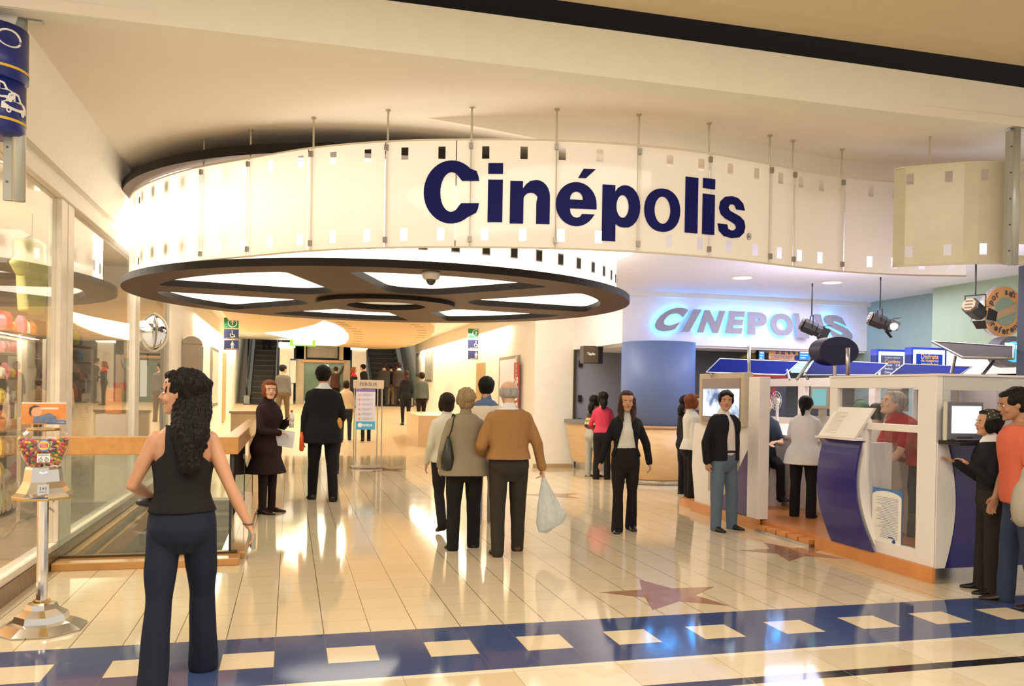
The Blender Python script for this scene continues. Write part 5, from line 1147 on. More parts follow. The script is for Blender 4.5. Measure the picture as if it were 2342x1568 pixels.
# ================================================================== THE BOOTH
KX = 5.33; KC = Vector((KX, 6.02, 0))                # front face plane X, near corner
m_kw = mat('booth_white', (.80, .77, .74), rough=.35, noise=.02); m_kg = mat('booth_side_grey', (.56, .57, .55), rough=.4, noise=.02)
m_blue = mat('indigo_laminate', (.022, .018, .17), rough=.22, noise=.05, coat=.2); m_kick = mat('orange_wood_kick', (.62, .26, .08), rough=.3, noise=.15, nscale=4)
m_kglass = glass('booth_glass', tint=(.97, .97, .98), refl=.8, base_alpha=.03)
KT = 1.77
zx = lambda x, y: atX(x, y, KX).z
yx = lambda x: atX(x, 1000, KX).y
booth = empty('ticket_booth', (KX, 7.0, 0), 'white ticket booth with glass panels at right', 'booth')
Yc = 6.02; Yd0 = atX(1970, 1100, KX).y; Yd1 = atX(1874, 1100, KX).y; Ypo0, Ypo1 = atX(1739, 1000, KX).y, atX(1714, 1000, KX).y; Ycab = atX(1590, 1000, KX).y
wz1, wz0 = zx(2105, 887), zx(2105, 973)
b = MB()
b.box(KX-.002, KX+.062, Yc, Yc+.221, .13, KT+.001)                                    # corner post
b.box(KX, KX+.06, Yc+.22, atX(1898, 870, KX).y, wz1, KT)                   # head rail
b.box(KX, KX+.06, Yc+.22, Yd0, zx(2103, 990), wz0)                       # sill rail
b.box(KX, KX+.06, Yc+.22, Yd0, .13, zx(2100, 1258))                          # bottom rail
b.box(KX+.001, KX+.059, Yd0-.06, Yd0-.001, zx(2100, 1258)+.001, zx(2103, 990)-.001)
b.box(KX, KX+.06, atX(1915, 900, KX).y, atX(1898, 900, KX).y, 1.15, wz1-.001)
b.build('white_frame', m_kw, booth, bevel=.004)
b = MB(); b.box(KX+.03, KX+.036, Yc+.22, Yd0-.06, .2, wz0-.06); b.build('lower_glass', m_kglass, booth)
b = MB(); b.box(KX+.03, KX+.036, Yc+.22, atX(1915, 900, KX).y, wz0, wz1); b.build('upper_glass', m_kglass, booth)
b = MB(); b.box(KX-.03, KX+.02, Yc-.02, Yd1+.02, 0, .13); b.build('wood_kick_front', m_kick, booth)
b = MB(); b.box(KX, 8.6, Yc-.03, Yc-.01, 0, .13); b.build('steel_kick_side', m_steel, booth)
# near side: white wing, navy curved panel, grey upper wall
bz0 = .13; zsh = atY(2240, 1012, Yc).z
def curved_panel(x_of, z0, z1, Y0, Y1): pass
pts_w = []; pts_b = []
edge = lambda f: .10+.07*math.sin(math.pi*min(1, f*1.05))**1.0 if f > .0 else .10
prof = [(f, KX+.055+.19*(1-(2*abs(f-.62)/1.24)**2)) for f in [k/16 for k in range(17)]]
prof = [(f, KX+.04+.155*math.sin(math.pi*(.12+.75*f))) for f in [k/16 for k in range(17)]]
white = [(KX, Yc-.012, bz0)]+[(x, Yc-.012, bz0+(zsh-bz0)*f) for f, x in prof]+[(KX, Yc-.012, zsh)]
b = MB(); b.extr(white, (0, -.01, 0)); b.build('white_wing', m_kw, booth)
blue = [(x+.006, Yc-.012, bz0+(zsh-bz0)*f) for f, x in prof]+[(8.6, Yc-.012, zsh), (8.6, Yc-.012, bz0)]
b = MB(); b.extr(blue, (0, -.012, 0)); b.build('navy_panel', m_blue, booth)
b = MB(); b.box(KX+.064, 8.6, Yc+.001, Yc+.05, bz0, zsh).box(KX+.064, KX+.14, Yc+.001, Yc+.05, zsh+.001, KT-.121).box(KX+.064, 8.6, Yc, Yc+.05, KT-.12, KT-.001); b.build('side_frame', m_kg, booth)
b = MB(); b.box(KX+.14, 8.6, Yc+.02, Yc+.026, zsh, KT-.12); b.build('side_glass', m_kglass, booth)
b = MB(); b.box(KX-.01, 8.6, Yc-.02, Yc+.10, KT+.0015, KT+.02).box(KX-.01, KX+.12, Yc+.101, atX(1898, 870, KX).y, KT+.0015, KT+.02); b.build('top_trim', m_kw, booth)
# far part: white post, cabinet and ticket desk side
b = MB(); b.box(KX-.02, KX+.12, Ypo0, Ypo1, .13, KT+.03); b.build('white_post', m_kw, booth, bevel=.004)
zcab = zx(1600, 968)
b = MB(); b.box(KX+.02, KX+.12, Ypo1, Ycab-.12, .13, zcab); bow = [(KX+.02, Ycab-.12, .13), (KX+.02, Ycab+.02, .13), (KX+.02, Ycab+.12, .6), (KX+.02, Ycab+.10, 1.0), (KX+.02, Ycab+.06, zcab), (KX+.02, Ycab-.12, zcab)]
b.extr(bow, (.10, 0, 0)); b.box(KX+.12, 6.9, Ycab-.05, Ycab+.02, .0, zcab); b.build('white_cabinet', m_kw, booth)
y_a, y_b = atX(1690, 1100, KX).y, atX(1618, 1100, KX).y
b = MB(); b.box(KX+.008, KX+.019, y_a+.03, y_b, .32, .95); b.build('tan_panel', mat('tan_panel_print', (.50, .40, .30), rough=.3), booth)
b = MB(); b.extr([(KX+.006, Ypo1, .14), (KX+.006, y_b-.1, .14), (KX+.006, y_b-.5, .35), (KX+.006, Ypo1+.28, .62), (KX+.006, Ypo1+.05, .9), (KX+.006, Ypo1, .95)], (-.010, 0, 0)); b.build('indigo_wing', m_blue, booth)
b = MB(); b.box(KX-.03, KX+.02, Ypo0, Ycab+.05, 0, .13); b.build('wood_kick_far', m_kick, booth)
b = MB(); b.box(KX+.06, 8.6, Yc+.05, 11.0, .0, .12); b.build('platform', m_kick, booth)
b = MB()
for k in range(5): b.box(KX-.06+k*.0, KX+.34, Yd1+.08+k*(Ypo0-Yd1-.1)/5, Yd1+.08+(k+.86)*(Ypo0-Yd1-.1)/5, .02, .075)
b.build('step_planks', m_kick, booth)
b = MB(); b.box(KX-.07, KX+.34, Yd1+.06, Ypo0-.02, 0, .03); b.build('step_base', m_steel, booth)
# back counter and partitions
BX = 7.0
b = MB(); b.box(6.45, 7.0, 7.0, 11.0, .12, 1.02); b.build('inner_counter', m_kw, booth)
b = MB(); b.box(6.40, 7.05, 6.95, 11.02, 1.02, 1.06); b.build('inner_counter_top', m_kw, booth)
q = atX(1735, 880, 7.6)
b = MB()
for Y0, Y1 in ((9.6, 9.72), (11.2, 11.35), (7.6, 7.72)): b.box(7.515, 7.605, Y0, Y1, .12, 1.865)
b.box(7.52, 7.6, 6.6, 12.6, 1.74, 1.86).box(7.52, 7.6, 6.6, 12.6, .12, 1.25).box(7.52, 7.6, 6.6, 8.9, .12, 1.86); b.build('rear_wall', m_kw, booth)
# TV at the far end
t = empty('television', (KX, (yx(1598)+yx(1700))/2, zcab), 'television in a beige frame on the far cabinet behind the young man', 'television'); ty0, ty1 = atX(1702, 900, KX-.02).y, atX(1599, 900, KX-.02).y; tz0, tz1 = zcab, zx(1650, 853)
b = MB(); b.box(KX-.02, KX+.10, ty0, ty1, tz0, tz1); b.build('frame', mat('beige_tv_frame', (.50, .42, .30), rough=.4), t, bevel=.006)
b = MB(); b.box(KX-.026, KX-.02, ty0+.09, ty1-.09, tz0+.03, tz1-.07); b.build('inner_bezel', mat('mauve_bezel', (.26, .20, .20), rough=.3), t)
def screen_mat():
    m = bpy.data.materials.new('tv_picture'); m.use_nodes = True; nt = m.node_tree; N = nt.nodes; L = nt.links
    for n in list(N):
        if n.type != 'OUTPUT_MATERIAL': N.remove(n)
    out = [n for n in N if n.type == 'OUTPUT_MATERIAL'][0]; e = N.new('ShaderNodeEmission'); nz = N.new('ShaderNodeTexNoise'); nz.inputs['Scale'].default_value = 4; nz.inputs['Detail'].default_value = 4
    tc = N.new('ShaderNodeTexCoord'); L.new(tc.outputs['Object'], nz.inputs[0]); r = N.new('ShaderNodeValToRGB'); r.color_ramp.elements[0].position = .38; r.color_ramp.elements[0].color = (.12, .16, .30, 1); r.color_ramp.elements[1].position = .56; r.color_ramp.elements[1].color = (.82, .92, 1, 1)
    L.new(nz.outputs['Fac'], r.inputs[0]); L.new(r.outputs[0], e.inputs[0]); e.inputs[1].default_value = 1.3; L.new(e.outputs[0], out.inputs[0]); return m
b = MB(); b.box(KX-.031, KX-.027, ty0+.10, ty1-.13, tz0+.11, tz1-.20); b.build('picture', screen_mat(), t)
# shelf unit beside tv
b = MB(); y0_, y1_ = atX(1716, 900, 5.7).y, atX(1703, 900, 5.7).y
t = empty('leaflet_rack', (5.7, 10.2, 1.2), 'leaflet rack with yellow cards between the television and the booth post', 'rack')
b.box(5.5, 5.62, y0_-.25, y1_+.1, 1.2, 1.25).box(5.5, 5.62, y0_-.25, y1_+.1, 1.66, 1.70); b.build('shelves', m_kg, t)
b = MB(); b.box(5.54, 5.56, y0_-.2, y1_, 1.34, 1.62); b.build('yellow_card', mat('yellow_card', (.45, .36, .08), noise=.3, nscale=14), t)
# indigo curved lectern desk with the open book
dy0, dy1 = atX(1953, 1000, KX-.12).y, atX(1868, 1000, KX-.12).y; dz = atX(1905, 1003, KX-.12).z
t = empty('reception_desk', (KX-.05, (dy0+dy1)/2, 0), 'narrow reception desk with a curved indigo front and an open book on top', 'desk')
rings = []
for k in range(15):
    f = k/14; z = .13+(dz-.13)*f; bulge = .12*math.sin(math.pi*(f*.85+.08)); xo = KX-bulge-.012; sh_ = -.20*(1-f)**2
    rings.append([(xo, dy0+sh_*1.0, z), (xo, dy1+sh_*.8, z), (xo+.02, dy1+sh_*.8, z), (xo+.02, dy0+sh_*1.0, z)])
b = MB(); b.rings(rings); b.build('indigo_front', m_blue, t)
b = MB(); rr_ = [[(KX-.12*math.sin(math.pi*(k/14*.85+.08))+.045, dy0-.20*(1-k/14)**2-.002, .13+(dz-.13)*k/14), (KX+.06, dy0-.20*(1-k/14)**2-.002, .13+(dz-.13)*k/14), (KX+.06, dy1-.02, .13+(dz-.13)*k/14), (KX-.12*math.sin(math.pi*(k/14*.85+.08))+.045, dy1-.16*(1-k/14)**2, .13+(dz-.13)*k/14)] for k in range(15)]; b.rings(rr_); b.build('white_body', m_kw, t)
b = MB(); b.box(KX-.13, KX+.10, dy0-.02, dy1+.02, dz, dz+.018); b.build('top_board', m_kw, t)
b = MB(); b.box(KX-.02, KX+.30, Yd0-.05, Yd0+.06, .13, dz-.02); b.build('side_cheek', m_kw, t)
tb = empty('open_book', (KX-.05, (dy0+dy1)/2, dz), 'large open white book propped up on the reception desk', 'book')
A = Vector((KX-.12, 0, dz+.02)); Up = Vector((.14, -.10, atX(1945, 931, KX).z-dz-.02)); ym = (dy0+dy1)/2
for s_, (ya, yb_) in enumerate(((dy0+.0, ym), (ym, dy1-.02))):
    b = MB(); p = [A+Vector((0, ya, 0)), A+Vector((0, yb_, 0)), A+Vector((0, yb_, 0))+Up, A+Vector((0, ya, 0))+Up]; b.extr(p, (.03, 0, 0)); b.build('page_block', mat('paper_white', (.82, .80, .74), rough=.6), tb, label=['right hand page', 'left hand page'][s_])
b = MB()
for k in range(16):
    f = .15+.045*k; q0_ = A+Up*f+Vector((-.002, ym+.03, 0)); q1_ = A+Up*f+Vector((-.002, dy1-.08, 0)); b.beam(q0_, q1_, .002, .003)
b.build('faint_text', mat('faint_print', (.62, .62, .60)), tb)
# notice sheet inside the lower glass
t = empty('notice_poster', (KX+.02, 6.9, .3), 'white notice with a blue arched top behind the lower booth glass', 'poster')
ny0, ny1 = atX(2062, 1180, KX+.02).y, atX(1995, 1180, KX+.02).y; nz1, nz0 = atX(2030, 1118, KX+.02).z, atX(2030, 1248, KX+.02).z
b = MB(); b.box(KX+.020, KX+.026, ny0, ny1, nz0, nz1); b.build('blue_sheet', mat('notice_blue', (.06, .20, .48)), t)
b = MB(); nh = nz1-nz0; arch = [(KX+.018, ny0, nz0), (KX+.018, ny0, nz0+nh*.86)]+[(KX+.018, (ny0+ny1)/2-(ny1-ny0)/2*math.cos(math.radians(a_)), nz0+nh*.86+nh*.10*math.sin(math.radians(a_))) for a_ in range(15, 180, 15)]+[(KX+.018, ny1, nz0+nh*.86), (KX+.018, ny1, nz0)]; b.extr(arch, (-.002, 0, 0)); b.build('white_sheet', mat('paper_white', (.82, .80, .74), rough=.6), t)
b = MB(); r_ = random.Random(5)
for k in range(26): b.box(KX+.014, KX+.015, ny0+.04, ny1-.05-r_.random()*.10, nz0+nh*(.14+.028*k), nz0+nh*(.14+.028*k)+.004)
b.build('text_lines', mat('blue_grey_print', (.25, .32, .48)), t)
b = MB(); b.tube([(KX+.014, ny0+.13+.055*math.cos(math.radians(a_)), nz0+.055+.03*math.sin(math.radians(a_))) for a_ in range(40, 330, 20)], .004, 5); b.ball((KX+.014, ny0+.09, nz0+.05), (.003, .022, .016)); b.build('logo_mark', mat('navy_print', (.02, .04, .25)), t)
# monitor on the near shelf
mY = Yc-.16; p0, p1 = atY(2166, 1006, mY), atY(2250, 920, mY)
t = empty('crt_monitor', ((p0.x+p1.x)/2, mY, p0.z), 'grey computer monitor with a blank white screen on the booth shelf', 'monitor')
b = MB(); b.box(p0.x, p1.x, mY, mY+.05, p0.z, p1.z); b.rings([[(p0.x+.01, mY+.05, p0.z+.01), (p1.x-.01, mY+.05, p0.z+.01), (p1.x-.01, mY+.05, p1.z-.01), (p0.x+.01, mY+.05, p1.z-.01)], [(p0.x+.06, mY+.14, p0.z+.04), (p1.x-.06, mY+.14, p0.z+.04), (p1.x-.06, mY+.14, p1.z-.05), (p0.x+.06, mY+.14, p1.z-.05)]]); b.build('case', mat('monitor_grey', (.13, .15, .18), rough=.4), t, bevel=.008)
s0_, s1_ = atY(2176, 990, mY), atY(2244, 929, mY); b = MB(); b.box(s0_.x, s1_.x, mY-.004, mY-.001, s0_.z, s1_.z); b.build('screen', emis('monitor_white', (.95, .97, 1), 2.2), t)
b = MB(); b.box((p0.x+p1.x)/2-.08, (p0.x+p1.x)/2+.07, mY-.006, mY, p0.z+.01, p0.z+.028); b.build('button_strip', mat('button_dark', (.05, .05, .06)), t)
b = MB(); b.box(p0.x-.012, p0.x-.001, mY, mY+.035, p0.z, p1.z); b.build('ivory_side', mat('ivory_plastic', (.60, .58, .48)), t)
b = MB(); b.box(KX-.0, 6.9, Yc-.26, Yc-.024, p0.z-.04, p0.z-.004); tag(b.build('black_shelf', mat('black_laminate', (.02, .02, .022), rough=.3), bevel=.004), 'black keyboard shelf under the grey monitor', 'shelf')
b = MB(); kx = (p0.x+p1.x)/2; b.box(kx-.16, kx+.12, mY-.10, mY-.02, p0.z-.002, p0.z+.012); tag(b.build('keyboard', mat('black_plastic', (.02, .02, .02), rough=.3), bevel=.003), 'black keyboard under the hands of the woman at the monitor', 'keyboard')
# monitors inside
def lcd(x0, x1, y0, y1, X, label, col=(.30, .62, .62)):
    ya, yb_ = atX(x1, 900, X).y, atX(x0, 900, X).y; xm = (x0+x1)/2; z0_, z1_ = atX(xm, y1, X).z, atX(xm, y0, X).z
    t = empty('ticket_monitor', (X, (ya+yb_)/2, z0_), label, 'monitor'); b = MB(); b.box(X, X+.10, ya, yb_, z0_, z1_); b.build('case', mat('beige_monitor', (.48, .44, .36), rough=.4), t, bevel=.01)
    b = MB(); b.box(X-.005, X-.001, ya+.05, yb_-.05, z0_+.04, z1_-.04); b.build('screen', emis('teal_display', col, .75), t)
    b = MB(); b.box(X+.03, X+.07, (ya+yb_)/2-.06, (ya+yb_)/2+.06, z0_-.10, z0_).box(X-.02, X+.14, (ya+yb_)/2-.12, (ya+yb_)/2+.12, 1.06, max(1.10, z0_-.10)); b.build('stand', mat('beige_monitor', (.48, .44, .36), rough=.4), t); return t
lcd(1853, 1896, 882, 934, 6.55, 'beige monitor with a teal screen on the inner counter')
lcd(2028, 2062, 888, 940, 6.6, 'beige monitor with a teal screen behind the man in red')
# fan
q = atX(1775, 916, 6.6); t = empty('desk_fan', q, 'white desk fan on the inner counter left of the white coated woman', 'fan'); b = MB()
for r_ in (.13, .09, .05): b.tube([(q.x, q.y+r_*math.cos(a_*math.pi/12), q.z+r_*math.sin(a_*math.pi/12)) for a_ in range(25)], .004, 5, cap=False)
for a_ in range(12): b.tube([(q.x, q.y+.13*math.cos(a_*math.pi/6), q.z+.13*math.sin(a_*math.pi/6)), (q.x-.03, q.y, q.z)], .0025, 4)
b.build('cage', mat('fan_white', (.75, .74, .70)), t); b = MB(); b.tube([(q.x+.02, q.y, q.z), (q.x+.02, q.y, 1.06)], .02, 8); b.build('stem', mat('fan_white', (.75, .74, .70)), t)
b = MB(); b.tube([(q.x-.01, q.y, q.z), (q.x+.05, q.y, q.z)], .035, 12); b.build('motor', mat('fan_white', (.75, .74, .70)), t)
# framed notices in the booth
for x0, x1, y0, y1, lab in ((2166, 2190, 888, 940, 'orange framed certificate inside the booth above the monitor'), (2242, 2286, 886, 950, 'orange framed certificate inside the booth above the woman')):
    Yf = 8.1; p0, p1 = atY(x0, y1, Yf), atY(x1, y0, Yf); t = empty('framed_certificate', ((p0.x+p1.x)/2, Yf, p0.z), lab, 'picture frame', 'certificates in the booth'); b = MB(); b.box(p0.x, p1.x, Yf-.02, Yf, p0.z, p1.z); b.build('frame', mat('orange_frame', (.60, .30, .10)), t)
    b = MB(); b.box(p0.x+.02, p1.x-.02, Yf-.025, Yf-.021, p0.z+.02, p1.z-.02); b.build('sheet', mat('certificate_sheet', (.62, .60, .52), noise=.15, nscale=30), t)
b = MB(); b.box(6.9, 8.6, 8.1, 8.16, .12, 1.68); b.build('inner_partition', m_kw, booth)
# awnings
m_can = mat('cobalt_canopy', (.0015, .011, .17), rough=.8, spec=.04); m_cang = mat('grey_canopy', (.12, .11, .15), rough=.65, spec=.08)
def awning(pts_px, Y_near, Y_far, label, m_, arms):
    """tilted translucent sheet held over the booth: four image corners, the first two are the upper far edge"""
    P = [atY(x, y, Y) for (x, y), Y in zip(pts_px, (Y_far, Y_far, Y_near, Y_near))]; c = sum(P, Vector())/4; t = empty('awning', c, label, 'awning', 'tilted awnings over the booth')
    b = MB(); n = (P[1]-P[0]).cross(P[3]-P[0]).normalized(); b.extr(P, n*.012); b.build('sheet', m_, t)
    b = MB()
    for i in range(4): b.tube([P[i], P[(i+1) % 4]], .009, 8)
    b.build('edge_tubes', m_steel, t)
    for (x0, y0, Ya), (x1, y1, Yb) in arms:
        b = MB(); b.tube([atY(x0, y0, Ya), atY(x1, y1, Yb)], .016, 8); b.build('arm', m_steel, t)
    return t
awning([(1646, 820), (1828, 827), (1795, 857), (1615, 851)], 9.9, 10.6, 'blue tilted awning over the far cabinet', m_can, [((1622, 853, 9.9), (1627, 862, 9.9)), ((1800, 846, 10.0), (1806, 868, 9.6))])
awning([(1862, 822), (2030, 832), (2000, 858), (1838, 858)], 8.2, 9.0, 'blue tilted awning beneath the navy oval', m_can, [((1866, 805, 8.4), (1822, 868, 8.4)), ((1840, 850, 8.3), (1848, 868, 8.3))])
awning([(2068, 833), (2222, 839), (2195, 857), (2035, 858)], 7.6, 8.4, 'blue tilted awning behind the near booth corner', m_can, [])
awning([(2132, 781), (2318, 793), (2318, 820), (2202, 817)], 6.15, 6.8, 'grey tilted awning over the near side of the booth', m_cang, [((2184, 816, 6.3), (2176, 855, 6.15)), ((2272, 826, 6.3), (2248, 855, 6.15))])
for x, y0, y1, Y, lab in ((1713, 792, 866, 9.7, 'slim upright steel pole over the booth post'), (1939, 795, 858, 7.7, 'slim upright steel pole before the navy oval')):
    p0, p1 = atY(x, y1, Y), atY(x, y0, Y); b = MB(); b.tube([p0, p1], .022, 10); tag(b.build('steel_pole', m_steel, smooth=True), lab, 'pole')
oc = atY(1919, 802, 8.1); t = empty('navy_oval', oc, 'thick navy oval sign standing on the booth roof', 'sign'); w_, h_ = 58/F_PX*8.3, 37/F_PX*8.3
b = MB(); rings = [[(oc.x+w_*f*math.cos(2*math.pi*k/48), oc.y+yy_, oc.z+h_*f*math.sin(2*math.pi*k/48)) for k in range(48)] for f, yy_ in ((1, .20), (1, 0), (.985, -.01))]; b.rings(rings); b.build('body', mat('deep_navy_sign', (.018, .018, .06), rough=.5), t)
b = MB(); b.tube([(oc.x+.02, oc.y+.1, oc.z-h_*.6), (oc.x+.02, oc.y+.1, 1.8)], .02, 8); b.build('support', m_steel, t)
# ================================================================== PEOPLE
m_skin = {'tan': mat('skin_tan', (.52, .27, .15), rough=.55, noise=.05, nscale=12), 'light': mat('skin_light', (.66, .40, .26), rough=.55, noise=.05, nscale=12), 'deep': mat('skin_deep', (.36, .18, .10), rough=.55, noise=.05, nscale=12)}
m_eyew = mat('eye_white', (.75, .72, .68), rough=.2); m_iris = mat('iris_dark', (.02, .012, .008), rough=.15); m_brow = mat('eyebrow_dark', (.03, .018, .012), rough=.8)
m_lip = mat('lip_rose', (.42, .10, .08), rough=.4)
def hairmat(n, c): return mat('hair_'+n, c, rough=.55, spec=.2, noise=.35, nscale=9, bump=.8, bscale=26, stretch=(3, 3, .6))
H_BLK = hairmat('black', (.006, .0045, .004)); H_DKB = hairmat('dark_brown', (.022, .011, .007)); H_RED = hairmat('auburn', (.20, .06, .02)); H_GREY = hairmat('grey', (.36, .35, .33)); H_BLND = hairmat('ash_blond', (.30, .21, .11)); H_WHT = hairmat('white', (.6, .58, .55)); H_BRN = hairmat('chestnut', (.045, .016, .010))
def cloth(n, c, rough=.85, b=.5, bs=9): return mat('cloth_'+n, c, rough=rough, noise=.10, nscale=5, bump=b, bscale=bs, stretch=(1, 1, .6), spec=.25)
TORSO_M = [(.425, .040, .035, .040), (.445, .066, .050, .058), (.465, .082, .060, .070), (.50, .094, .066, .078), (.55, .091, .066, .068), (.60, .083, .066, .056), (.66, .087, .066, .056), (.72, .099, .070, .060), (.765, .103, .067, .062), (.79, .096, .056, .058), (.808, .080, .046, .050), (.825, .056, .038, .044), (.842, .036, .030, .036)]
TORSO_F = [(.425, .040, .035, .042), (.445, .070, .050, .062), (.465, .087, .060, .075), (.50, .097, .064, .082), (.55, .090, .060, .068), (.60, .070, .054, .050), (.66, .074, .060, .050), (.72, .086, .082, .053), (.765, .089, .066, .055), (.79, .083, .052, .052), (.808, .067, .042, .046), (.825, .046, .033, .039), (.842, .031, .027, .032)]
def sell(cx, cy, cz, rx, rf, rb, n=28, p=2.4, M=None, o=None):
    out = []
    for k in range(n):
        a = 2*math.pi*k/n; c_, s_ = math.cos(a), math.sin(a); e = 2/p
        x = rx*math.copysign(abs(c_)**e, c_); y = (rf if s_ > 0 else rb)*math.copysign(abs(s_)**e, s_)
        v = Vector((cx+x, cy+y, cz)); out.append(M(v) if M else v)
    return out
def interp(tab, z, j): return float(np.interp(z, [t[0] for t in tab], [t[j] for t in tab]))
class Fig: pass
def fig(H, sex='m', w=1.0, lean=0, legs=None, arms=None, sit=None, twist=0, side=0):
    f = Fig(); f.H = H; f.sex = sex; f.w = w; f.tab = TORSO_F if sex == 'f' else TORSO_M
    legs = legs or {}; f.legs = {}
    hip = .50; L1, L2 = .235, .225; low = 9
    for s_, sg in (('R', 1), ('L', -1)):
        th, kn, out = legs.get(s_, (0, 0, 2)); t, k2 = math.radians(th), math.radians(th-kn); ou = math.radians(out)
        h = Vector((.050*sg*min(w, 1.15), 0, 0)); k = h+Vector((sg*math.sin(ou)*math.cos(t), math.sin(t), -math.cos(t)*math.cos(ou)))*L1
        a = k+Vector((sg*math.sin(ou)*.6*math.cos(k2), math.sin(k2), -math.cos(k2)))*L2; f.legs[s_] = [h, k, a]; low = min(low, a.z)
    hz_ = .040-low if sit is None else sit/H
    f.hz = hz_
    for s_ in f.legs: f.legs[s_] = [(p+Vector((0, 0, hz_)))*H for p in f.legs[s_]]
    dz = hz_-.50; f.dz = dz
    la, tw, sd = math.radians(lean), math.radians(twist), math.radians(side)
    def P(v):
        """unposed body point (fractions) to local metres"""
        v = Vector(v); t = min(max((v.z-.52)/.16, 0), 1); a = -la*t; piv = .53
        x, y, z = v.x, v.y, v.z-piv
        ct, st_ = math.cos(tw*t), math.sin(tw*t); x, y = x*ct-y*st_, x*st_+y*ct
        if z > 0 or t > 0: y, z = y*math.cos(a)-z*math.sin(a), y*math.sin(a)+z*math.cos(a)
        b_ = sd*t; x, z = x*math.cos(b_)+z*math.sin(b_), -x*math.sin(b_)+z*math.cos(b_)
        return Vector((x, y, z+piv+dz))*H
    f.P = P; f.arms = {}
    arms = arms or {}
    for s_, sg in (('R', 1), ('L', -1)):
        A = arms.get(s_, ((.12*sg, -.02, -1), (.06*sg, .12, -1))); sh = P((sg*(.091 if sex == 'm' else .080)*(.55+.45*w), -.004, .778))
        u = Vector(A[0]).normalized(); g = Vector(A[1]).normalized(); e = sh+u*.165*H; wr = e+g*.142*H
        hd = Vector(A[2]).normalized() if len(A) > 2 else g; f.arms[s_] = [sh, e, wr, hd]
    return f
def torso_rings(f, z0, z1, add, hem=None, step=.02, wide=1.0):
    rings = []; z = z0; zs = [z0]
    while zs[-1]+step < z1: zs.append(zs[-1]+step)
    zs.append(z1)
    for z in zs:
        w_, a, b_ = (interp(f.tab, z, j) for j in (1, 2, 3))
        if hem and z < hem[1]:
            t = (hem[1]-z)/(hem[1]-hem[0]); w_, a, b_ = w_+(hem[2]-w_)*t, a+(hem[3]-a)*t, b_+(hem[4]-b_)*t
        rings.append(sell(0, 0, z, w_*f.w*wide+add/f.H, a*f.w+add/f.H, b_*f.w+add/f.H, M=f.P))
    return rings
def seg(f, pts, rs, n=14):
    """smoothly sampled limb tube"""
    P = [Vector(p) for p in pts]; out, rr_ = [], []
    for i in range(len(P)-1):
        for k in range(6):
            t = k/6; out.append(P[i].lerp(P[i+1], t)); rr_.append(rs[i]+(rs[i+1]-rs[i])*(3*t*t-2*t**3))
    out.append(P[-1]); rr_.append(rs[-1]); return out, rr_
def limb(mb, pts, rs, n=14):
    p, r = seg(None, pts, rs); mb.tube(p, r, n)
    mb.ball(p[0], r[0]*.98, 12, 8); mb.ball(p[-1], r[-1]*.98, 12, 8)
    for q, rad in zip(pts[1:-1], rs[1:-1]): mb.ball(q, rad*1.0, 12, 8)
def headM(f, yaw, pitch, roll):
    base = f.P((0, .004, .862)); R = Matrix.Rotation(math.radians(yaw), 3, 'Z') @ Matrix.Rotation(math.radians(-pitch), 3, 'X') @ Matrix.Rotation(math.radians(roll), 3, 'Y')
    hh = .068*f.H; c = base+R @ Vector((0, .10*hh, .92*hh))
    return c, R, hh
HEAD = [(-1.0, .14, .60, -.30), (-.92, .33, .72, -.12), (-.72, .48, .76, .28), (-.45, .59, .77, .62), (-.15, .665, .79, .80), (.12, .70, .78, .90), (.40, .72, .80, .93), (.64, .66, .72, .84), (.82, .50, .54, .64), (.94, .28, .30, .36), (.985, .10, .10, .14)]
def hand(mb, wr, d, pn, tsign, s, curl=14):
    """palm, four unequal fingers and a thumb; pn = palm normal"""
    d = d.normalized(); pn = (pn-d*pn.dot(d)).normalized(); sd = d.cross(pn)*tsign
    palm = [wr+d*t*s for t in (-.01, .02, .05, .085)]; W = [.024, .034, .041, .040]; Tk = [.018, .017, .015, .012]
    mb.rings([[q+sd*(w_*s*math.cos(2*math.pi*k/12))+pn*(t_*s*math.sin(2*math.pi*k/12)) for k in range(12)] for q, w_, t_ in zip(palm, W, Tk)])
    base = wr+d*.080*s
    for i, (off, ln) in enumerate(((.030, .066), (.010, .075), (-.011, .070), (-.031, .054))):
        p = base+sd*off*s; dd = d.copy(); pts = [p-d*.02*s]; c = math.radians(curl*(1+.12*i))
        for j, fr in enumerate((.45, .32, .27)):
            dd = (dd*math.cos(c)+pn*math.sin(c)*(1)).normalized(); pts.append(pts[-1]+dd*ln*fr*s+(d*.02*s if j == 0 else Vector()))
        rs_ = [.0088*s, .0086*s, .0078*s, .0064*s]; mb.tube(pts, rs_, 8); mb.ball(pts[-1], .0064*s, 8, 6)
    p = wr+d*.022*s+sd*.028*s; dd = (d*.75+sd*.62+pn*.30).normalized(); p2 = p+dd*.034*s; dd = (d*.9+sd*.25+pn*.45).normalized(); p3 = p2+dd*.028*s
    mb.tube([p-dd*.008*s, p, p2, p3], [.012*s, .0115*s, .0098*s, .0075*s], 8); mb.ball(p3, .0075*s, 8, 6)
def wobble(me, amp, k=14, seed=0, fine=0, out=0):
    a = co_of(me); n = no_of(me); r = np.random.RandomState(seed); d = np.zeros(len(a))
    for i in range(5):
        w = r.normal(size=3)*k*np.array([1, 1, .55]); d += np.sin(a @ w+r.uniform(0, 6.28))
    d *= amp/3
    if fine:
        e = np.zeros(len(a))
        for i in range(6):
            w = r.normal(size=3)*k*3.2*np.array([1.2, 1.2, .45]); e += np.sin(a @ w+r.uniform(0, 6.28))
        d += e*fine/3.5
    if out: d = np.abs(d)
    set_co(me, a+n*d[:, None])
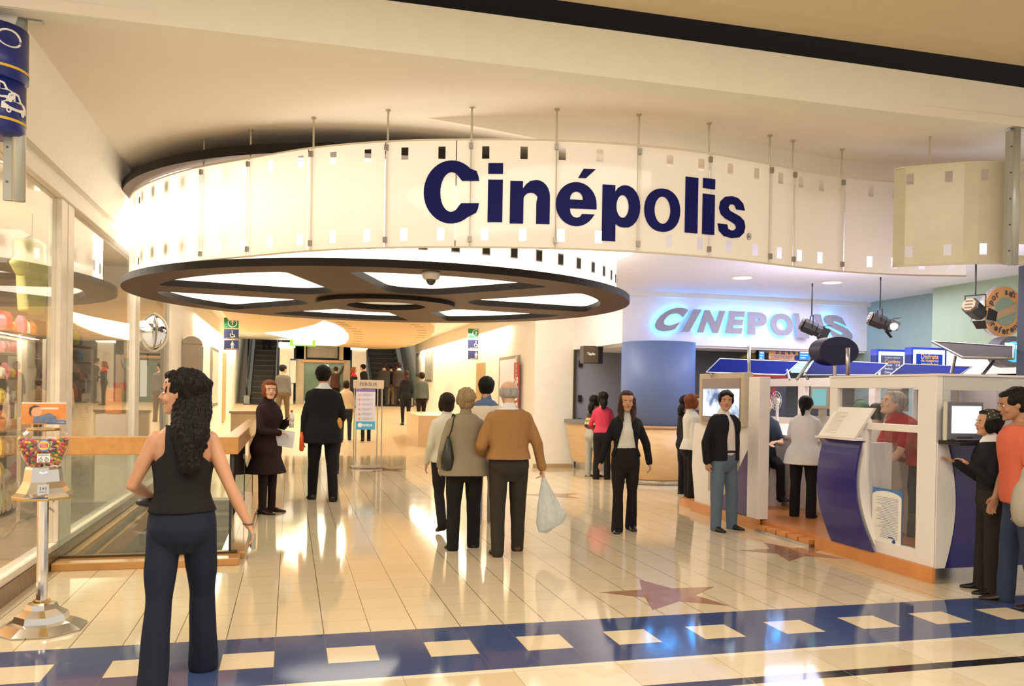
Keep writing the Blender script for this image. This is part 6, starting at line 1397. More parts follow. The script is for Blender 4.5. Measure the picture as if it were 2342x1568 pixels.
def person(label, x, y, H, face, sex='m', w=1.0, lean=0, legs=None, arms=None, head=(0, 0, 0), skin='tan', z=0.0, sit=None, twist=0, side=0,
           top=None, under=None, trousers=None, coat=None, shoes=None, hair=None, details=True, curl=(14, 14), palm=None, vox=None, extra=None, cat='person', group=None):
    d = math.hypot(x, y); v = vox or min(max(.0058, d*.00072), .013); f = fig(H, sex, w, lean, legs, arms, sit, twist, side)
    t = empty('person', (x, y, z), label, cat, group, math.radians(face)); f.root = t; f.face = math.radians(face); S = H/1.72
    # --- body, one continuous surface
    b = MB(); b.rings(torso_rings(f, .435, .842, -.006, step=.03))
    top_neck = f.P((0, -.006, .835)); hc, R, hh = headM(f, *head); f.hc, f.R, f.hh = hc, R, hh
    limb(b, [top_neck-Vector((0, 0, .01)), (top_neck+hc)/2+R @ Vector((0, -.20*hh, -.35*hh)), hc+R @ Vector((0, -.25*hh, -.25*hh))], [.036*H*(.86 if sex == 'f' else 1), .030*H*(.84 if sex == 'f' else 1), .029*H*(.86 if sex == 'f' else 1)])
    lj = 1.0 if sex == 'm' else .92
    rings = []
    for zz, wx, yf, yb in HEAD:
        if zz < -.3 and sex == 'f': wx *= .92
        cy_ = (yf-yb)/2; ry = (yf+yb)/2
        ring = []
        for k in range(26):
            a = 2*math.pi*k/26; ring.append(hc+R @ (Vector((wx*math.cos(a), cy_+ry*math.sin(a), zz))*hh))
        rings.append(ring)
    b.rings(rings)
    hp = lambda x_, y_, z_: hc+R @ (Vector((x_, y_, z_))*hh)
    b.tube([hp(0, .72, .14), hp(0, .84, -.02), hp(0, .98, -.20), hp(0, .84, -.27)], [.06*hh, .085*hh, .115*hh, .07*hh], 10); b.ball(hp(.10, .85, -.24), .075*hh, 8, 6); b.ball(hp(-.10, .85, -.24), .075*hh, 8, 6)
    b.ball(hp(0, .70, -.86), (.20*hh, .13*hh, .13*hh), 10, 8, R); b.ball(hp(0, .735, .20), (.46*hh, .085*hh, .07*hh), 12, 8, R)
    for s_ in (-1, 1): b.ball(hp(.70*s_, -.06, -.06), (.065*hh, .17*hh, .25*hh), 10, 8, R); b.ball(hp(.36*s_, .58, -.26), (.20*hh, .18*hh, .20*hh), 10, 8, R)
    b.ball(hp(0, .74, -.47), (.22*hh, .10*hh, .12*hh), 10, 8, R)
    ak = .9 if sex == 'f' else 1.0
    for i, (s_, sg) in enumerate((('R', 1), ('L', -1))):
        sh, e, wr, hd = f.arms[s_]; limb(b, [sh, sh.lerp(e, .5), e, e.lerp(wr, .35), wr], [.028*H*ak*w**.5, .026*H*ak*w**.5, .0215*H*ak, .0225*H*ak, .0145*H*ak])
        pn = Vector(palm[s_]) if palm and s_ in palm else Vector((-sg, 0, 0)) if abs(hd.z) > .5 else Vector((0, 0, -1))
        hand(b, wr, hd, pn, (1 if hd.cross(pn).y > 0 else -1) if abs(hd.z) > .5 else (-sg if hd.cross(pn).x > 0 else sg), S*(.9 if sex == 'f' else 1.0), curl[i])
        h, k, a = f.legs[s_]; limb(b, [h, k, a], [.046*H*w**.5, .031*H, .021*H])
        b.ball(a+Vector((0, .04*H, -.028*H)), (.016*H, .045*H, .009*H), 10, 8)
    me = remesh(b, v, 5, .5); mesh_obj('body', me, m_skin[skin], t)
    # --- face parts
    if details:
        for s_ in (-1, 1):
            e = MB(); e.ball(hp(.27*s_, .705, .035), (.112*hh, .085*hh, .056*hh), 12, 8, R); e.cur = 1; e.ball(hp(.285*s_, .748, .035), (.060*hh, .050*hh, .056*hh), 10, 6, R); e.build('eye', [m_eyew, m_iris], t, True, local=True)
            e = MB(); e.tube([hp(.12*s_, .805, .20), hp(.27*s_, .800, .235), hp(.42*s_, .72, .20)], [.020*hh, .032*hh, .016*hh], 6); e.build('eyebrow', m_brow, t, True, local=True)
        e = MB(); e.tube([hp(-.19, .78, -.465), hp(-.08, .845, -.455), hp(0, .85, -.47), hp(.08, .845, -.455), hp(.19, .78, -.465)], [.02*hh, .05*hh, .055*hh, .05*hh, .02*hh], 6); e.build('lips', m_lip, t, True, local=True)
    # --- shoes
    sm = shoes or dict(m=mat('black_shoe', (.012, .011, .012), rough=.35), heel=0)
    for s_ in 'RL':
        h, k, a = f.legs[s_]; lift = a.z-.040*H if sit is None else 0; pit = -math.asin(min(max(lift/(.13*H), 0), .85)); yaw = math.radians(8)*(-1 if s_ == 'R' else 1)
        M_ = Matrix.Rotation(yaw, 3, 'Z') @ Matrix.Rotation(pit, 3, 'X'); b = MB(); rs_ = []
        hl = sm.get('heel', 0)
        for yy, w_, zt_, zb2 in ((-.036, .014, .030, .0), (-.028, .021, .046, 0), (0, .025, .056, 0), (.030, .023, .038, 0), (.062, .027, .026, 0), (.092, .025, .019, 0), (.112, .015, .013, .002)):
            zc = (zt_+zb2)/2; rs_.append([a+M_ @ (Vector((w_*math.cos(q), yy, -.040+zc+(zt_-zb2)/2*math.sin(q)))*H) for q in [2*math.pi*j/14 for j in range(14)]])
        b.rings(rs_)
        if sm.get('boot'): limb(b, [a+Vector((0, 0, .02*H)), a.lerp(k, .35)], [.026*H, .034*H])
        me = remesh(b, max(v, .006), 2, .4); so = mesh_obj('shoe', me, sm['m'], t)
        b = MB(); b.extr([a+M_ @ (Vector((q[0], q[1], -.0405))*H) for q in ((-.020, -.034), (.020, -.034), (.023, 0), (.026, .06), (.022, .095), (.010, .112), (-.010, .112), (-.022, .095), (-.026, .06), (-.023, 0))], M_ @ Vector((0, 0, .006*H))); b.build('sole', sm.get('sole', mat('black_sole', (.01, .01, .01), rough=.6)), so, local=True)
    # --- trousers
    if trousers:
        b = MB(); ad = trousers.get('add', .012); b.rings(torso_rings(f, .418, trousers.get('waist', .585), ad, step=.02)); hem = trousers.get('hem', .032); kr = trousers.get('knee', .036)
        for s_ in 'RL':
            h, k, a = f.legs[s_]; e = a+(a-k).normalized()*.030*H; e.z = max(e.z, .012)
            limb(b, [h+Vector((0, 0, -.01*H)), h.lerp(k, .5), k, k.lerp(a, .5), e], [.050*H*w**.5+ad*.6, .047*H*w**.5+ad*.3, kr*H, (kr*.45+hem*.55)*H, hem*H], 16)
        me = remesh(b, v*1.35, 4); wobble(me, .004*S, 15, seed=int(x*37) % 999, fine=.0012); 
        mesh_obj('trousers', me, trousers['m'], t)
    def garment(g, name, extra_add=0.0, seed=1):
        b = MB(); ad = g.get('add', .016)+extra_add; z0 = g.get('hem', .50); hemspec = None
        if g.get('hemw'): hw = g['hemw']; hemspec = (z0, g.get('flare_from', .60), hw[0], hw[1], hw[2])
        elif z0 < .465: hemspec = (z0, .50, .110, .085, .095)
        b.rings(torso_rings(f, z0, .838 if g.get('collar') else .826, ad, hemspec, .02)) if not g.get('legs_follow') else None
        if z0 < .465 and False: pass
        if g.get('collar') == 'low': c0 = f.P((0, -.008, .838)); limb(b, [c0-Vector((0, 0, .014*H)), c0+Vector((0, -.004, .004*H))], [.046*H, .041*H])
        elif g.get('collar'): c0 = f.P((0, -.006, .842)); limb(b, [c0-Vector((0, 0, .012*H)), c0+Vector((0, -.002, .014*H))], [.042*H, .036*H])
        sl = g.get('sleeve', 'long'); sr = g.get('sr', 1.0)
        for s_ in 'RL':
            sh, e, wr, hd = f.arms[s_]; sr1 = 1+(sr-1)*.45; r0, r1, r2 = (.029*H*sr1+ad*.28)*ak, (.028*H*sr1+ad*.12)*ak, (.0235*H*sr)*ak
            if sl == 'long': limb(b, [sh, sh.lerp(e, .5), e, e.lerp(wr, .5), wr-(wr-e).normalized()*.008*H], [r0*w**.4, r1*1.10*w**.4, r1*1.02, (r1+r2)/2, r2])
            elif sl == 'short': limb(b, [sh, sh.lerp(e, .68)], [r0*w**.5, r1*1.12*w**.5])
            elif sl == 'cap': limb(b, [sh+Vector((0, 0, .0)), sh.lerp(e, .06)], [r0*.9, r0*.8])
        me = remesh(b, v*1.35, 4); wobble(me, g.get('fold', .0045)*S, 12, seed=seed+int(abs(x)*53) % 999, fine=.0014)
        cut = g.get('cut')
        if cut:
            bm = bmesh.new(); bm.from_mesh(me); Hh = H
            dl = [fc_ for fc_ in bm.faces if cut(fc_.calc_center_median()/Hh, f)]
            bmesh.ops.delete(bm, geom=dl, context='FACES')
            for it in range(10):
                nw = {}
                for v_ in bm.verts:
                    nb_ = [e_.other_vert(v_) for e_ in v_.link_edges if len(e_.link_faces) == 1]
                    if len(nb_) == 2: nw[v_] = v_.co*.4+(nb_[0].co+nb_[1].co)*.3
                for v_, c_ in nw.items(): v_.co = c_
            bm.to_mesh(me); bm.free()
        o = mesh_obj(name, me, g['m'], t, label=g.get('label'))
        if cut: sd_ = o.modifiers.new('thickness', 'SOLIDIFY'); sd_.thickness = .006; sd_.offset = -1
        return o
    if under: garment(under, under.get('name', 'shirt'), 0, 3)
    if top: f.top = garment(top, top.get('name', 'jacket'), 0, 5)
    if coat: garment(coat, coat.get('name', 'coat'), 0, 7)
    # --- hair
    if hair:
        b = MB(); st_ = hair['style']; B = lambda x_, y_, z_, r_: b.ball(hp(x_, y_, z_), tuple(q*hh for q in r_), 18, 12, R)
        if st_ != 'balding': B(0, -.30, .32, (.83, .99, .84)); B(0, -.34, -.02, (.77, .68, .72))
        if st_ in ('short', 'parted'): B(0, .30, .70, (.56, .42, .30)); B(.58, .10, .30, (.20, .40, .34)); B(-.58, .10, .30, (.20, .40, .34)); B(0, -.56, -.30, (.52, .36, .36))
        if st_ == 'parted': B(.44, .46, .66, (.32, .28, .24)); B(-.40, .46, .68, (.32, .28, .22)); B(.64, .2, .1, (.16, .26, .34)); B(-.64, .2, .1, (.16, .26, .34))
        if st_ == 'balding':
            for q in range(-120, 121, 20): a = math.radians(q-90); B(.60*math.cos(a), -.08+.72*math.sin(a), .02, (.24, .26, .44))
            B(0, -.30, .10, (.70, .62, .66))
        if st_ == 'bob': B(0, .34, .72, (.58, .42, .28)); B(.50, -.02, -.20, (.36, .56, .70)); B(-.50, -.02, -.20, (.36, .56, .70)); B(0, -.55, -.35, (.66, .50, .66)); B(.62, .28, -.05, (.16, .26, .46)); B(-.62, .28, -.05, (.16, .26, .46))
        if st_ in ('crop',): B(0, .30, .72, (.60, .42, .28)); B(0, -.45, -.10, (.80, .60, .78)); B(.60, .06, .05, (.24, .40, .50)); B(-.60, .06, .05, (.24, .40, .50))
        if st_ in ('long', 'curly'):
            ln = hair.get('len', 1.6); wd = hair.get('wd', .62); B(0, .16, .84, (.56, .52, .22)); bk = f.P((0, -.075, .80))
            if not hair.get('nosides'): B(.58, .02, -.1, (.24, .50, .70)); B(-.58, .02, -.1, (.24, .50, .70))
            c0 = hp(0, -.50, -.1); dx = Vector((hair.get('dx', 0)*hh, 0, 0))
            low_ = Vector((dx.x, min(c0.y, bk.y)-.01, c0.z-ln*hh)); mid = c0.lerp(low_, .5)+Vector((0, -.02, 0)); pts, rs_ = seg(None, [c0, mid, low_], [wd*hh, wd*1.02*hh, wd*.55*hh])
            b.tube(pts, [(r_, r_*.52) if True else r_ for r_ in rs_], 18) if False else [b.ball(p_, (r_, r_*.60, r_*.8), 14, 10) for p_, r_ in zip(pts, rs_)]
            if hair.get('front'):
                for s_ in hair['front']:
                    q0_ = hp(.62*s_, .22, .25); q1_ = hp(.66*s_, .34, -.9); q2_ = hp(.55*s_, .45, -1.9); q2_ = Vector((q2_.x, max(q2_.y, f.P((0, .07, .76)).y+.012), q2_.z)); pts, rs_ = seg(None, [q0_, q1_, q2_], [.26*hh, .34*hh, .18*hh]); [b.ball(p_, (r_, r_*.7, r_), 12, 8) for p_, r_ in zip(pts, rs_)]
        if st_ in ('ponytail', 'bun'):
            B(0, .30, .68, (.54, .40, .28)); B(.60, .05, .18, (.18, .42, .40)); B(-.60, .05, .18, (.18, .42, .40)); ln = hair.get('len', 1.5)
            c0 = hp(0, -.92, -.10); pts, rs_ = seg(None, [c0, hp(0, -1.18, -.10-ln*.4), hp(0, -1.02, -.10-ln)], [.26*hh, .32*hh, .12*hh]); [b.ball(p_, r_, 12, 8) for p_, r_ in zip(pts, rs_)]
        me = remesh(b, max(v, .006), 2, .4); wobble(me, hair.get('amp', .004)*S, hair.get('k', 38), 11, fine=hair.get('fine', .0025)*S, out=1)
        f.hair = mesh_obj('hair', me, hair['m'], t)
    bpy.context.view_layer.update(); f.W = lambda v_: Vector((x, y, z))+Matrix.Rotation(f.face, 3, 'Z') @ Vector(v_)
    f.hp = hp
    return f
def stand(xf, yf, ytop, z=0.0, xt=None):
    q = atz(xf, yf, z); tp = atY(xt or xf, ytop, q.y); return q.x, q.y, tp.z-z
TR = lambda n, c, **k: dict(m=cloth(n, c, **{a: b for a, b in k.items() if a in ('rough', 'b', 'bs')}), **{a: b for a, b in k.items() if a not in ('rough', 'b', 'bs')})
W = {}
shoe_blk = dict(m=mat('black_shoe', (.012, .011, .012), rough=.3)); shoe_brn = dict(m=mat('brown_shoe', (.09, .035, .018), rough=.35))
# ---- foreground woman
x, y, H = stand(412, 1552, 838)
pw = person('woman walking away in a black racerback top and navy trousers, phone in her right hand', x, y, H, 2, 'f', 1.04, 2, {'R': (14, 8, 2), 'L': (-10, 4, 3)}, {'R': ((.38, -.12, -.92), (.42, -.02, -.90)), 'L': ((-.42, .10, -.90), (.25, .85, -.30))}, (80, 2, 0), 'tan', hair=dict(style='curly', nosides=1, m=H_BLK, len=3.3, wd=.84, dx=.34, amp=.009, k=48, fine=.007),
   trousers=TR('navy_trousers', (.010, .014, .030), waist=.60, hem=.047, knee=.040, add=.010), shoes=shoe_blk, curl=(38, 30),
   under=dict(m=cloth('black_tank', (.010, .009, .010)), name='tank_top', add=.018, hem=.548, sleeve='none', cut=lambda c, f: c.z-f.dz > .822 or (c.z-f.dz > .68 and abs(c.x) > (.050 if c.y < 0 else .058)+1.1*max(0, .735-(c.z-f.dz)) )))
# racerback straps
wr, hd = pw.arms['R'][2], pw.arms['R'][3]; c = pw.W(wr+hd*.085*H/1.72+Vector((-.018, 0, 0))); t = empty('mobile_phone', c, 'small silver phone in the foreground woman\'s right hand', 'phone'); b = MB(); b.obox(c, Vector((.012, .006, 0)), Vector((-.010, .022, .01)), Vector((0, -.012, .045))); b.build('body', mat('phone_silver', (.35, .38, .36), rough=.3, metal=.4), t, bevel=.004)
b = MB(); b.obox(c+Vector((.013, .004, .012)), Vector((.001, 0, 0)), Vector((-.006, .016, .006)), Vector((0, -.006, .022))); b.build('screen', mat('phone_screen', (.6, .62, .55), rough=.2), t)
b = MB(); c = pw.arms['R'][2]-(pw.arms['R'][2]-pw.arms['R'][1]).normalized()*.01; b.tube([c+Vector((.026*math.cos(a*math.pi/10), .026*math.sin(a*math.pi/10), 0)) for a in range(21)], .004, 6, cap=False); b.build('bracelet', mat('dark_bracelet', (.05, .05, .06), rough=.4), pw.root, local=True)
c = pw.W(pw.arms['L'][2]+Vector((.02, .02, -.045))); b = MB(); b.ball(c, (.10, .05, .032), 16, 10); tag(b.build('wallet', mat('black_leather', (.012, .012, .012), rough=.4), smooth=True), 'black wallet held against her waist by the foreground woman', 'wallet')
# ---- woman in the brown coat
x, y, H = stand(608, 1172, 868)
pc = person('woman with auburn hair in a long dark brown coat leaning by the stair railing', x, y, H, -118, 'f', 1.08, 2, {'R': (2, 2, 2), 'L': (4, 6, 2)}, {'R': ((.30, .10, -.9), (-.55, .75, -.10)), 'L': ((-.40, .15, -.9), (.45, .70, .45))}, (-48, 3, 0), 'light', hair=dict(style='bob', m=H_RED, amp=.006, fine=.004), curl=(30, 55),
   trousers=TR('dark_brown_trousers', (.018, .010, .010), hem=.030), shoes=dict(m=mat('dark_boot', (.03, .014, .012), rough=.25), heel=1),
   coat=dict(m=cloth('brown_coat', (.022, .009, .010), b=.3), add=.028, hem=.30, collar='low', sr=1.25, hemw=(.135, .105, .115), flare_from=.56))
c = pc.W(Vector((-.02, .20, H*.565))); b = MB(); n_ = Vector((-.25, -1, .12)).normalized(); ux = Vector((1, -.2, -.18)).normalized(); uz = Vector((.12, .05, 1)).normalized()
b.obox(c, ux*.15, n_*.002, uz*.105); tag(b.build('paper_folder', mat('paper_cool', (.74, .76, .80), rough=.6)), 'white sheet of paper held by the woman in the brown coat', 'paper')
c = pc.W(pc.arms['L'][2]+Vector((.02, .05, .02))); t = empty('water_bottle', c, 'clear bottle with a red cap held by the woman in the brown coat', 'bottle'); b = MB(); b.lathe([(.001, -.11), (.030, -.11), (.031, 0), (.028, .05), (.012, .085)], c, 18); b.build('bottle_body', mat('bottle_plastic', (.72, .72, .70), rough=.15, noise=.2), t, True)
b = MB(); b.lathe([(.015, .085), (.015, .112), (.001, .112)], c, 16); b.build('cap', mat('cap_red', (.70, .03, .02), rough=.4), t, True); b = MB(); b.lathe([(.032, -.06), (.032, -.01)], c, 18, cap=False); b.build('bottle_label', mat('label_white', (.8, .8, .8)), t)
# ---- man in the black suit
x, y, H = stand(737, 1143, 833, xt=727)
pm = person('man in a black suit walking away beside the woman in brown', x, y, H, 4, 'm', 1.10, 2, {'R': (-8, 6, 2), 'L': (10, 4, 2)}, {'R': ((.28, .05, -.95), (-.05, .85, -.25)), 'L': ((-.22, .05, -1), (-.06, .10, -1))}, (-28, 2, 0), 'tan', hair=dict(style='short', m=H_BLK),
   trousers=TR('black_suit_trousers', (.009, .009, .010), hem=.034, knee=.042), shoes=shoe_blk, under=dict(m=cloth('white_shirt', (.75, .75, .75)), name='shirt', add=.008, hem=.6, collar='low'), top=dict(m=cloth('black_suit', (.009, .009, .010), b=.25), name='suit_jacket', add=.028, hem=.43, hemw=(.118, .085, .095), flare_from=.62, sr=1.2))
# ---- the group walking away in the middle
x, y, H = stand(1018, 1212, 895, xt=1030)
person('woman with dark hair in a cream jacket at the left of the walking group', x, y, H, 2, 'f', 1.05, 2, {'R': (12, 4, 2), 'L': (-14, 24, 2)}, {'L': ((-.25, -.1, -1), (-.1, .3, -.9)), 'R': ((.2, .1, -1), (0, .5, -.8))}, (5, 0, 0), 'tan', hair=dict(style='bob', m=H_DKB, amp=.003),
   trousers=TR('black_slacks', (.012, .011, .012), hem=.034), top=dict(m=cloth('cream_jacket', (.62, .58, .47)), name='jacket', add=.024, hem=.50, collar=True, sr=1.15))
x, y, H = stand(1060, 1254, 886, xt=1068)
pb = person('woman with short ash blond hair in a taupe jacket and black trousers walking away', x, y, H, 0, 'f', 1.20, 0, {'R': (6, 3, 2), 'L': (-4, 3, 3)}, {'L': ((-.34, -.06, -.95), (-.02, .55, -.80)), 'R': ((.26, .1, -.95), (.1, .7, -.5))}, (6, 0, 0), 'light', hair=dict(style='crop', m=H_BLND, amp=.007, fine=.005), trousers=TR('black_slacks', (.012, .011, .012), hem=.040, knee=.044),
   top=dict(m=cloth('taupe_jacket', (.27, .23, .155)), name='jacket', add=.028, hem=.462, collar=True, hemw=(.125, .090, .105), flare_from=.66, sr=1.15))
c = pb.W(Vector((-.185, -.06, H*.60))); t = empty('shoulder_bag', c, 'dark green leather shoulder bag carried by the ash blond woman', 'handbag'); b = MB(); b.rings([[c+Vector((r_*math.cos(q), r2*math.sin(q), zz)) for q in [2*math.pi*k/18 for k in range(18)]] for r_, r2, zz in ((.03, .06, -.20), (.07, .13, -.16), (.065, .14, -.05), (.035, .10, .08), (.012, .03, .16))]); b.build('pouch', mat('dark_green_leather', (.016, .022, .018), rough=.4), t, True)
sh = pb.W(pb.P((-.075, -.01, .825))); b = MB(); b.tube([c+Vector((0, -.03, .15)), c.lerp(sh, .5)+Vector((-.012, -.10, .05)), sh+Vector((0, -.035, .012)), sh+Vector((0, .03, .022)), c.lerp(sh, .5)+Vector((0, .11, .04)), c+Vector((0, .04, .15))], [(.012, .005)]*6, 6); b.build('strap', mat('dark_green_leather', (.016, .022, .018), rough=.4), t)
x, y, H = stand(1107, 1196, 860, xt=1102)
person('black haired man in a cream and blue top mostly hidden behind the walking couple', x, y, H, 0, 'm', .98, 0, {'R': (4, 3, 2), 'L': (-4, 3, 2)}, None, (-8, 0, 0), 'tan', hair=dict(style='short', m=H_BLK), trousers=TR('grey_slacks', (.30, .28, .29), hem=.036), shoes=dict(m=mat('navy_trainer', (.03, .04, .09), rough=.5), sole=mat('pale_sole', (.6, .6, .6))),
   under=dict(m=cloth('blue_yoke', (.10, .16, .28)), name='blue_yoke', add=.026, hem=.80, collar=True, sleeve='none'), top=dict(m=cloth('cream_top', (.70, .62, .48)), name='sweater', add=.018, hem=.50))
x, y, H = stand(1160, 1263, 866, xt=1150)
po = person('grey haired man in a camel sweater and charcoal trousers walking away', x, y, H, -3, 'm', 1.16, 3, {'R': (9, 4, 2), 'L': (-9, 8, 3)}, {'L': ((-.36, -.02, -.9), (.15, .75, -.45)), 'R': ((.42, -.10, -.90), (.22, .06, -.97))}, (4, 2, 0), 'light', hair=dict(style='balding', m=H_GREY, amp=.003), curl=(72, 40), trousers=TR('charcoal_trousers', (.034, .028, .021), hem=.036, knee=.046, b=.3), shoes=shoe_brn,
   under=dict(m=cloth('white_shirt', (.75, .75, .75)), name='shirt_collar', add=.010, hem=.80, collar='low', sleeve='none'), top=dict(m=cloth('camel_sweater', (.33, .175, .065), b=.35, bs=20), name='sweater', add=.028, hem=.545, sr=1.3, hemw=(.098, .078, .083), flare_from=.60, fold=.007))
hw = po.W(po.arms['R'][2]+po.arms['R'][3]*.085); t = empty('plastic_bag', hw-Vector((0, 0, .30)), 'pale translucent plastic bag in the right hand of the man in camel', 'bag')
b = MB(); rg = []
for zz, rx, ry, dx in ((-.52, .05, .02, .10), (-.50, .13, .05, .09), (-.42, .155, .07, .09), (-.30, .12, .06, .06), (-.16, .075, .035, .03), (-.06, .035, .02, .01), (0, .012, .012, 0)): rg.append([hw+Vector((dx+rx*math.cos(q), ry*math.sin(q)*(1+.2*math.sin(3*q)), zz+(.05*math.cos(q) if zz < -.3 else 0))) for q in [2*math.pi*k/24 for k in range(24)]])
b.rings(rg); me = remesh(b, .008, 3); wobble(me, .006, 26, 4, fine=.002); a_ = co_of(me)-np.array(t.location); set_co(me, a_)
def thin_plastic():
    m = bpy.data.materials.new('thin_plastic'); m.use_nodes = True; N = m.node_tree.nodes; L = m.node_tree.links; bs = N['Principled BSDF']; bs.inputs['Base Color'].default_value = (.62, .70, .70, 1); bs.inputs['Roughness'].default_value = .3
    bs.inputs['Transmission Weight'].default_value = 0; nz = N.new('ShaderNodeTexNoise'); nz.inputs['Scale'].default_value = 10; mr = N.new('ShaderNodeMapRange'); mr.inputs['To Min'].default_value = .55; mr.inputs['To Max'].default_value = .95; L.new(nz.outputs['Fac'], mr.inputs['Value']); L.new(mr.outputs[0], bs.inputs['Alpha']); return m
mesh_obj('bag_body', me, thin_plastic(), t)
# ---- two girls at the snack window
x, y, H = stand(1354, 1090, 903, xt=1350)
person('girl in a brown green and cream striped sweater and pale jeans at the snack window', x, y, H, -60, 'f', .95, 4, {'R': (4, 4, 2), 'L': (0, 2, 2)}, {'L': ((-.3, .1, -.9), (.3, .8, -.4)), 'R': ((.3, .1, -.9), (-.4, .7, -.5))}, (-20, 6, 0), 'tan', hair=dict(style='long', m=H_BLK, len=1.8), trousers=TR('pale_jeans', (.42, .42, .38), hem=.036), details=True,
   top=dict(m=mat('striped_knit', (.3, .3, .3)), name='striped_sweater', add=.014, hem=.52))
def stripes():
    m = _mats['striped_knit']; N = m.node_tree.nodes; L = m.node_tree.links; bs = N['Principled BSDF']
    for l in list(bs.inputs['Base Color'].links): L.remove(l)
    tc = N.new('ShaderNodeTexCoord'); sp = N.new('ShaderNodeSeparateXYZ'); L.new(tc.outputs['Object'], sp.inputs[0]); mm = N.new('ShaderNodeMath'); mm.operation = 'MULTIPLY'; mm.inputs[1].default_value = 4.3; L.new(sp.outputs[2], mm.inputs[0]); fr = N.new('ShaderNodeMath'); fr.operation = 'FRACT'; L.new(mm.outputs[0], fr.inputs[0])
    r = N.new('ShaderNodeValToRGB'); r.color_ramp.interpolation = 'CONSTANT'; e = r.color_ramp.elements; e[0].position = 0; e[0].color = (.05, .02, .015, 1); e[1].position = .25; e[1].color = (.70, .58, .34, 1)
    for p_, c_ in ((.45, (.22, .32, .03, 1)), (.62, (.62, .50, .28, 1)), (.80, (.06, .025, .02, 1))): q = e.new(p_); q.color = c_
    L.new(fr.outputs[0], r.inputs[0]); L.new(r.outputs[0], bs.inputs['Base Color'])
stripes()
x, y, H = stand(1376, 1096, 895, xt=1372)
person('girl in a pink knitted sweater and black trousers at the snack window', x, y, H, -15, 'f', 1.0, 4, {'R': (2, 2, 2), 'L': (4, 4, 2)}, {'L': ((-.3, .2, -.9), (.2, .8, -.3)), 'R': ((.3, .1, -.9), (-.2, .8, -.3))}, (30, 4, 0), 'tan', hair=dict(style='long', m=H_BLK, len=1.5), trousers=TR('black_slacks', (.012, .011, .012), hem=.038), details=False,
   top=dict(m=cloth('pink_knit', (.60, .05, .10), b=.4, bs=40), name='pink_sweater', add=.020, hem=.525, sr=1.1))
# ---- young woman walking towards the camera
x, y, H = stand(1428, 1214, 893, xt=1430)
V_open = lambda wz: (lambda c, f: c.y > .012 and abs(c.x) < wz(c.z-f.dz))
py_ = person('young woman with long dark hair in a black jacket over a white sweater walking forward', x, y, H, 164, 'f', .98, 0, {'R': (7, 4, 1), 'L': (-7, 8, 1)}, {'R': ((.36, -.08, -.95), (.28, .05, -.95)), 'L': ((-.40, -.05, -.92), (-.18, .05, -1))}, (2, 4, 0), 'tan', hair=dict(style='long', m=H_BRN, len=2.6, wd=.78, front=(1, -1), amp=.005), curl=(35, 35),
   trousers=TR('black_pinstripe', (.012, .010, .011), hem=.042, knee=.036, waist=.60), under=dict(m=cloth('white_sweater', (.66, .66, .62), b=.3), name='white_sweater', add=.012, hem=.565, collar=True, fold=.002),
   top=dict(m=cloth('black_jacket', (.008, .008, .010), b=.2), name='jacket', add=.026, hem=.535, cut=V_open(lambda z: .030+.05*max(0, (.76-z)/.2)), sr=1.15, fold=.002))
# ---- woman in a white blouse and one behind her
x, y, H = stand(1578, 1155, 900, xt=1580)
person('auburn haired woman in a white blouse and black trousers left of the television', x, y, H, -100, 'f', 1.08, 0, {'R': (0, 2, 1), 'L': (2, 2, 1)}, {'R': ((.2, -.06, -1), (.12, .12, -1)), 'L': ((-.2, 0, -1), (0, .3, -1))}, (0, 2, 0), 'light', hair=dict(style='bob', m=H_RED, amp=.003), trousers=TR('black_slacks', (.012, .011, .012), hem=.044, knee=.046),
   top=dict(m=cloth('white_blouse', (.72, .70, .64)), name='blouse', add=.020, hem=.50, collar='low', sr=1.1))
q = atz(1566, 1140); tp = atY(1563, 903, q.y+.5)
person('dark haired person mostly hidden behind the woman in the white blouse', atY(1566, 1140, q.y+.5).x, q.y+.5, tp.z, -80, 'f', 1.0, 0, None, None, (0, 0, 0), 'tan', hair=dict(style='long', m=H_BLK, len=1.6), details=False, trousers=TR('black_slacks', (.012, .011, .012)), top=dict(m=cloth('black_top', (.012, .012, .014)), name='jacket', add=.014, hem=.5))
# ---- young man in front of the booth
x, y, H = stand(1652, 1210, 892, xt=1672)
pg = person('smiling young man in a black jacket, white polo shirt and blue jeans before the booth', x, y, H, -166, 'm', 1.08, -3, {'R': (4, 2, 5), 'L': (2, 4, 5)}, {'R': ((.34, -.10, -.95), (.05, .16, -1)), 'L': ((-.28, -.18, -.95), (-.02, -.05, -1))}, (-36, 2, -4), 'tan', hair=dict(style='parted', m=H_BLK, amp=.005), curl=(35, 60), twist=0, side=-3,
   trousers=TR('blue_jeans', (.115, .165, .235), waist=.575, hem=.038, knee=.046, b=.9), shoes=dict(m=mat('dark_brown_shoe', (.02, .015, .012), rough=.35)), under=dict(m=cloth('white_polo', (.72, .68, .60), b=.3), name='polo_shirt', add=.014, hem=.535, collar='low', sleeve='none', fold=.002),
   top=dict(m=cloth('black_bomber', (.010, .010, .013), b=.25), name='jacket', add=.026, hem=.50, sr=1.3, cut=V_open(lambda z: .018+.022*max(0, min(1, (.80-z)/.15))), fold=.004))
b = MB(); b.rings(torso_rings(fig(H, 'm', 1.08, -3, side=-3, legs={'R': (4, 2, 5), 'L': (2, 4, 5)}), .556, .572, .017, step=.01)); b.build('belt', mat('black_leather', (.012, .012, .012), rough=.4), pg.root, local=True)
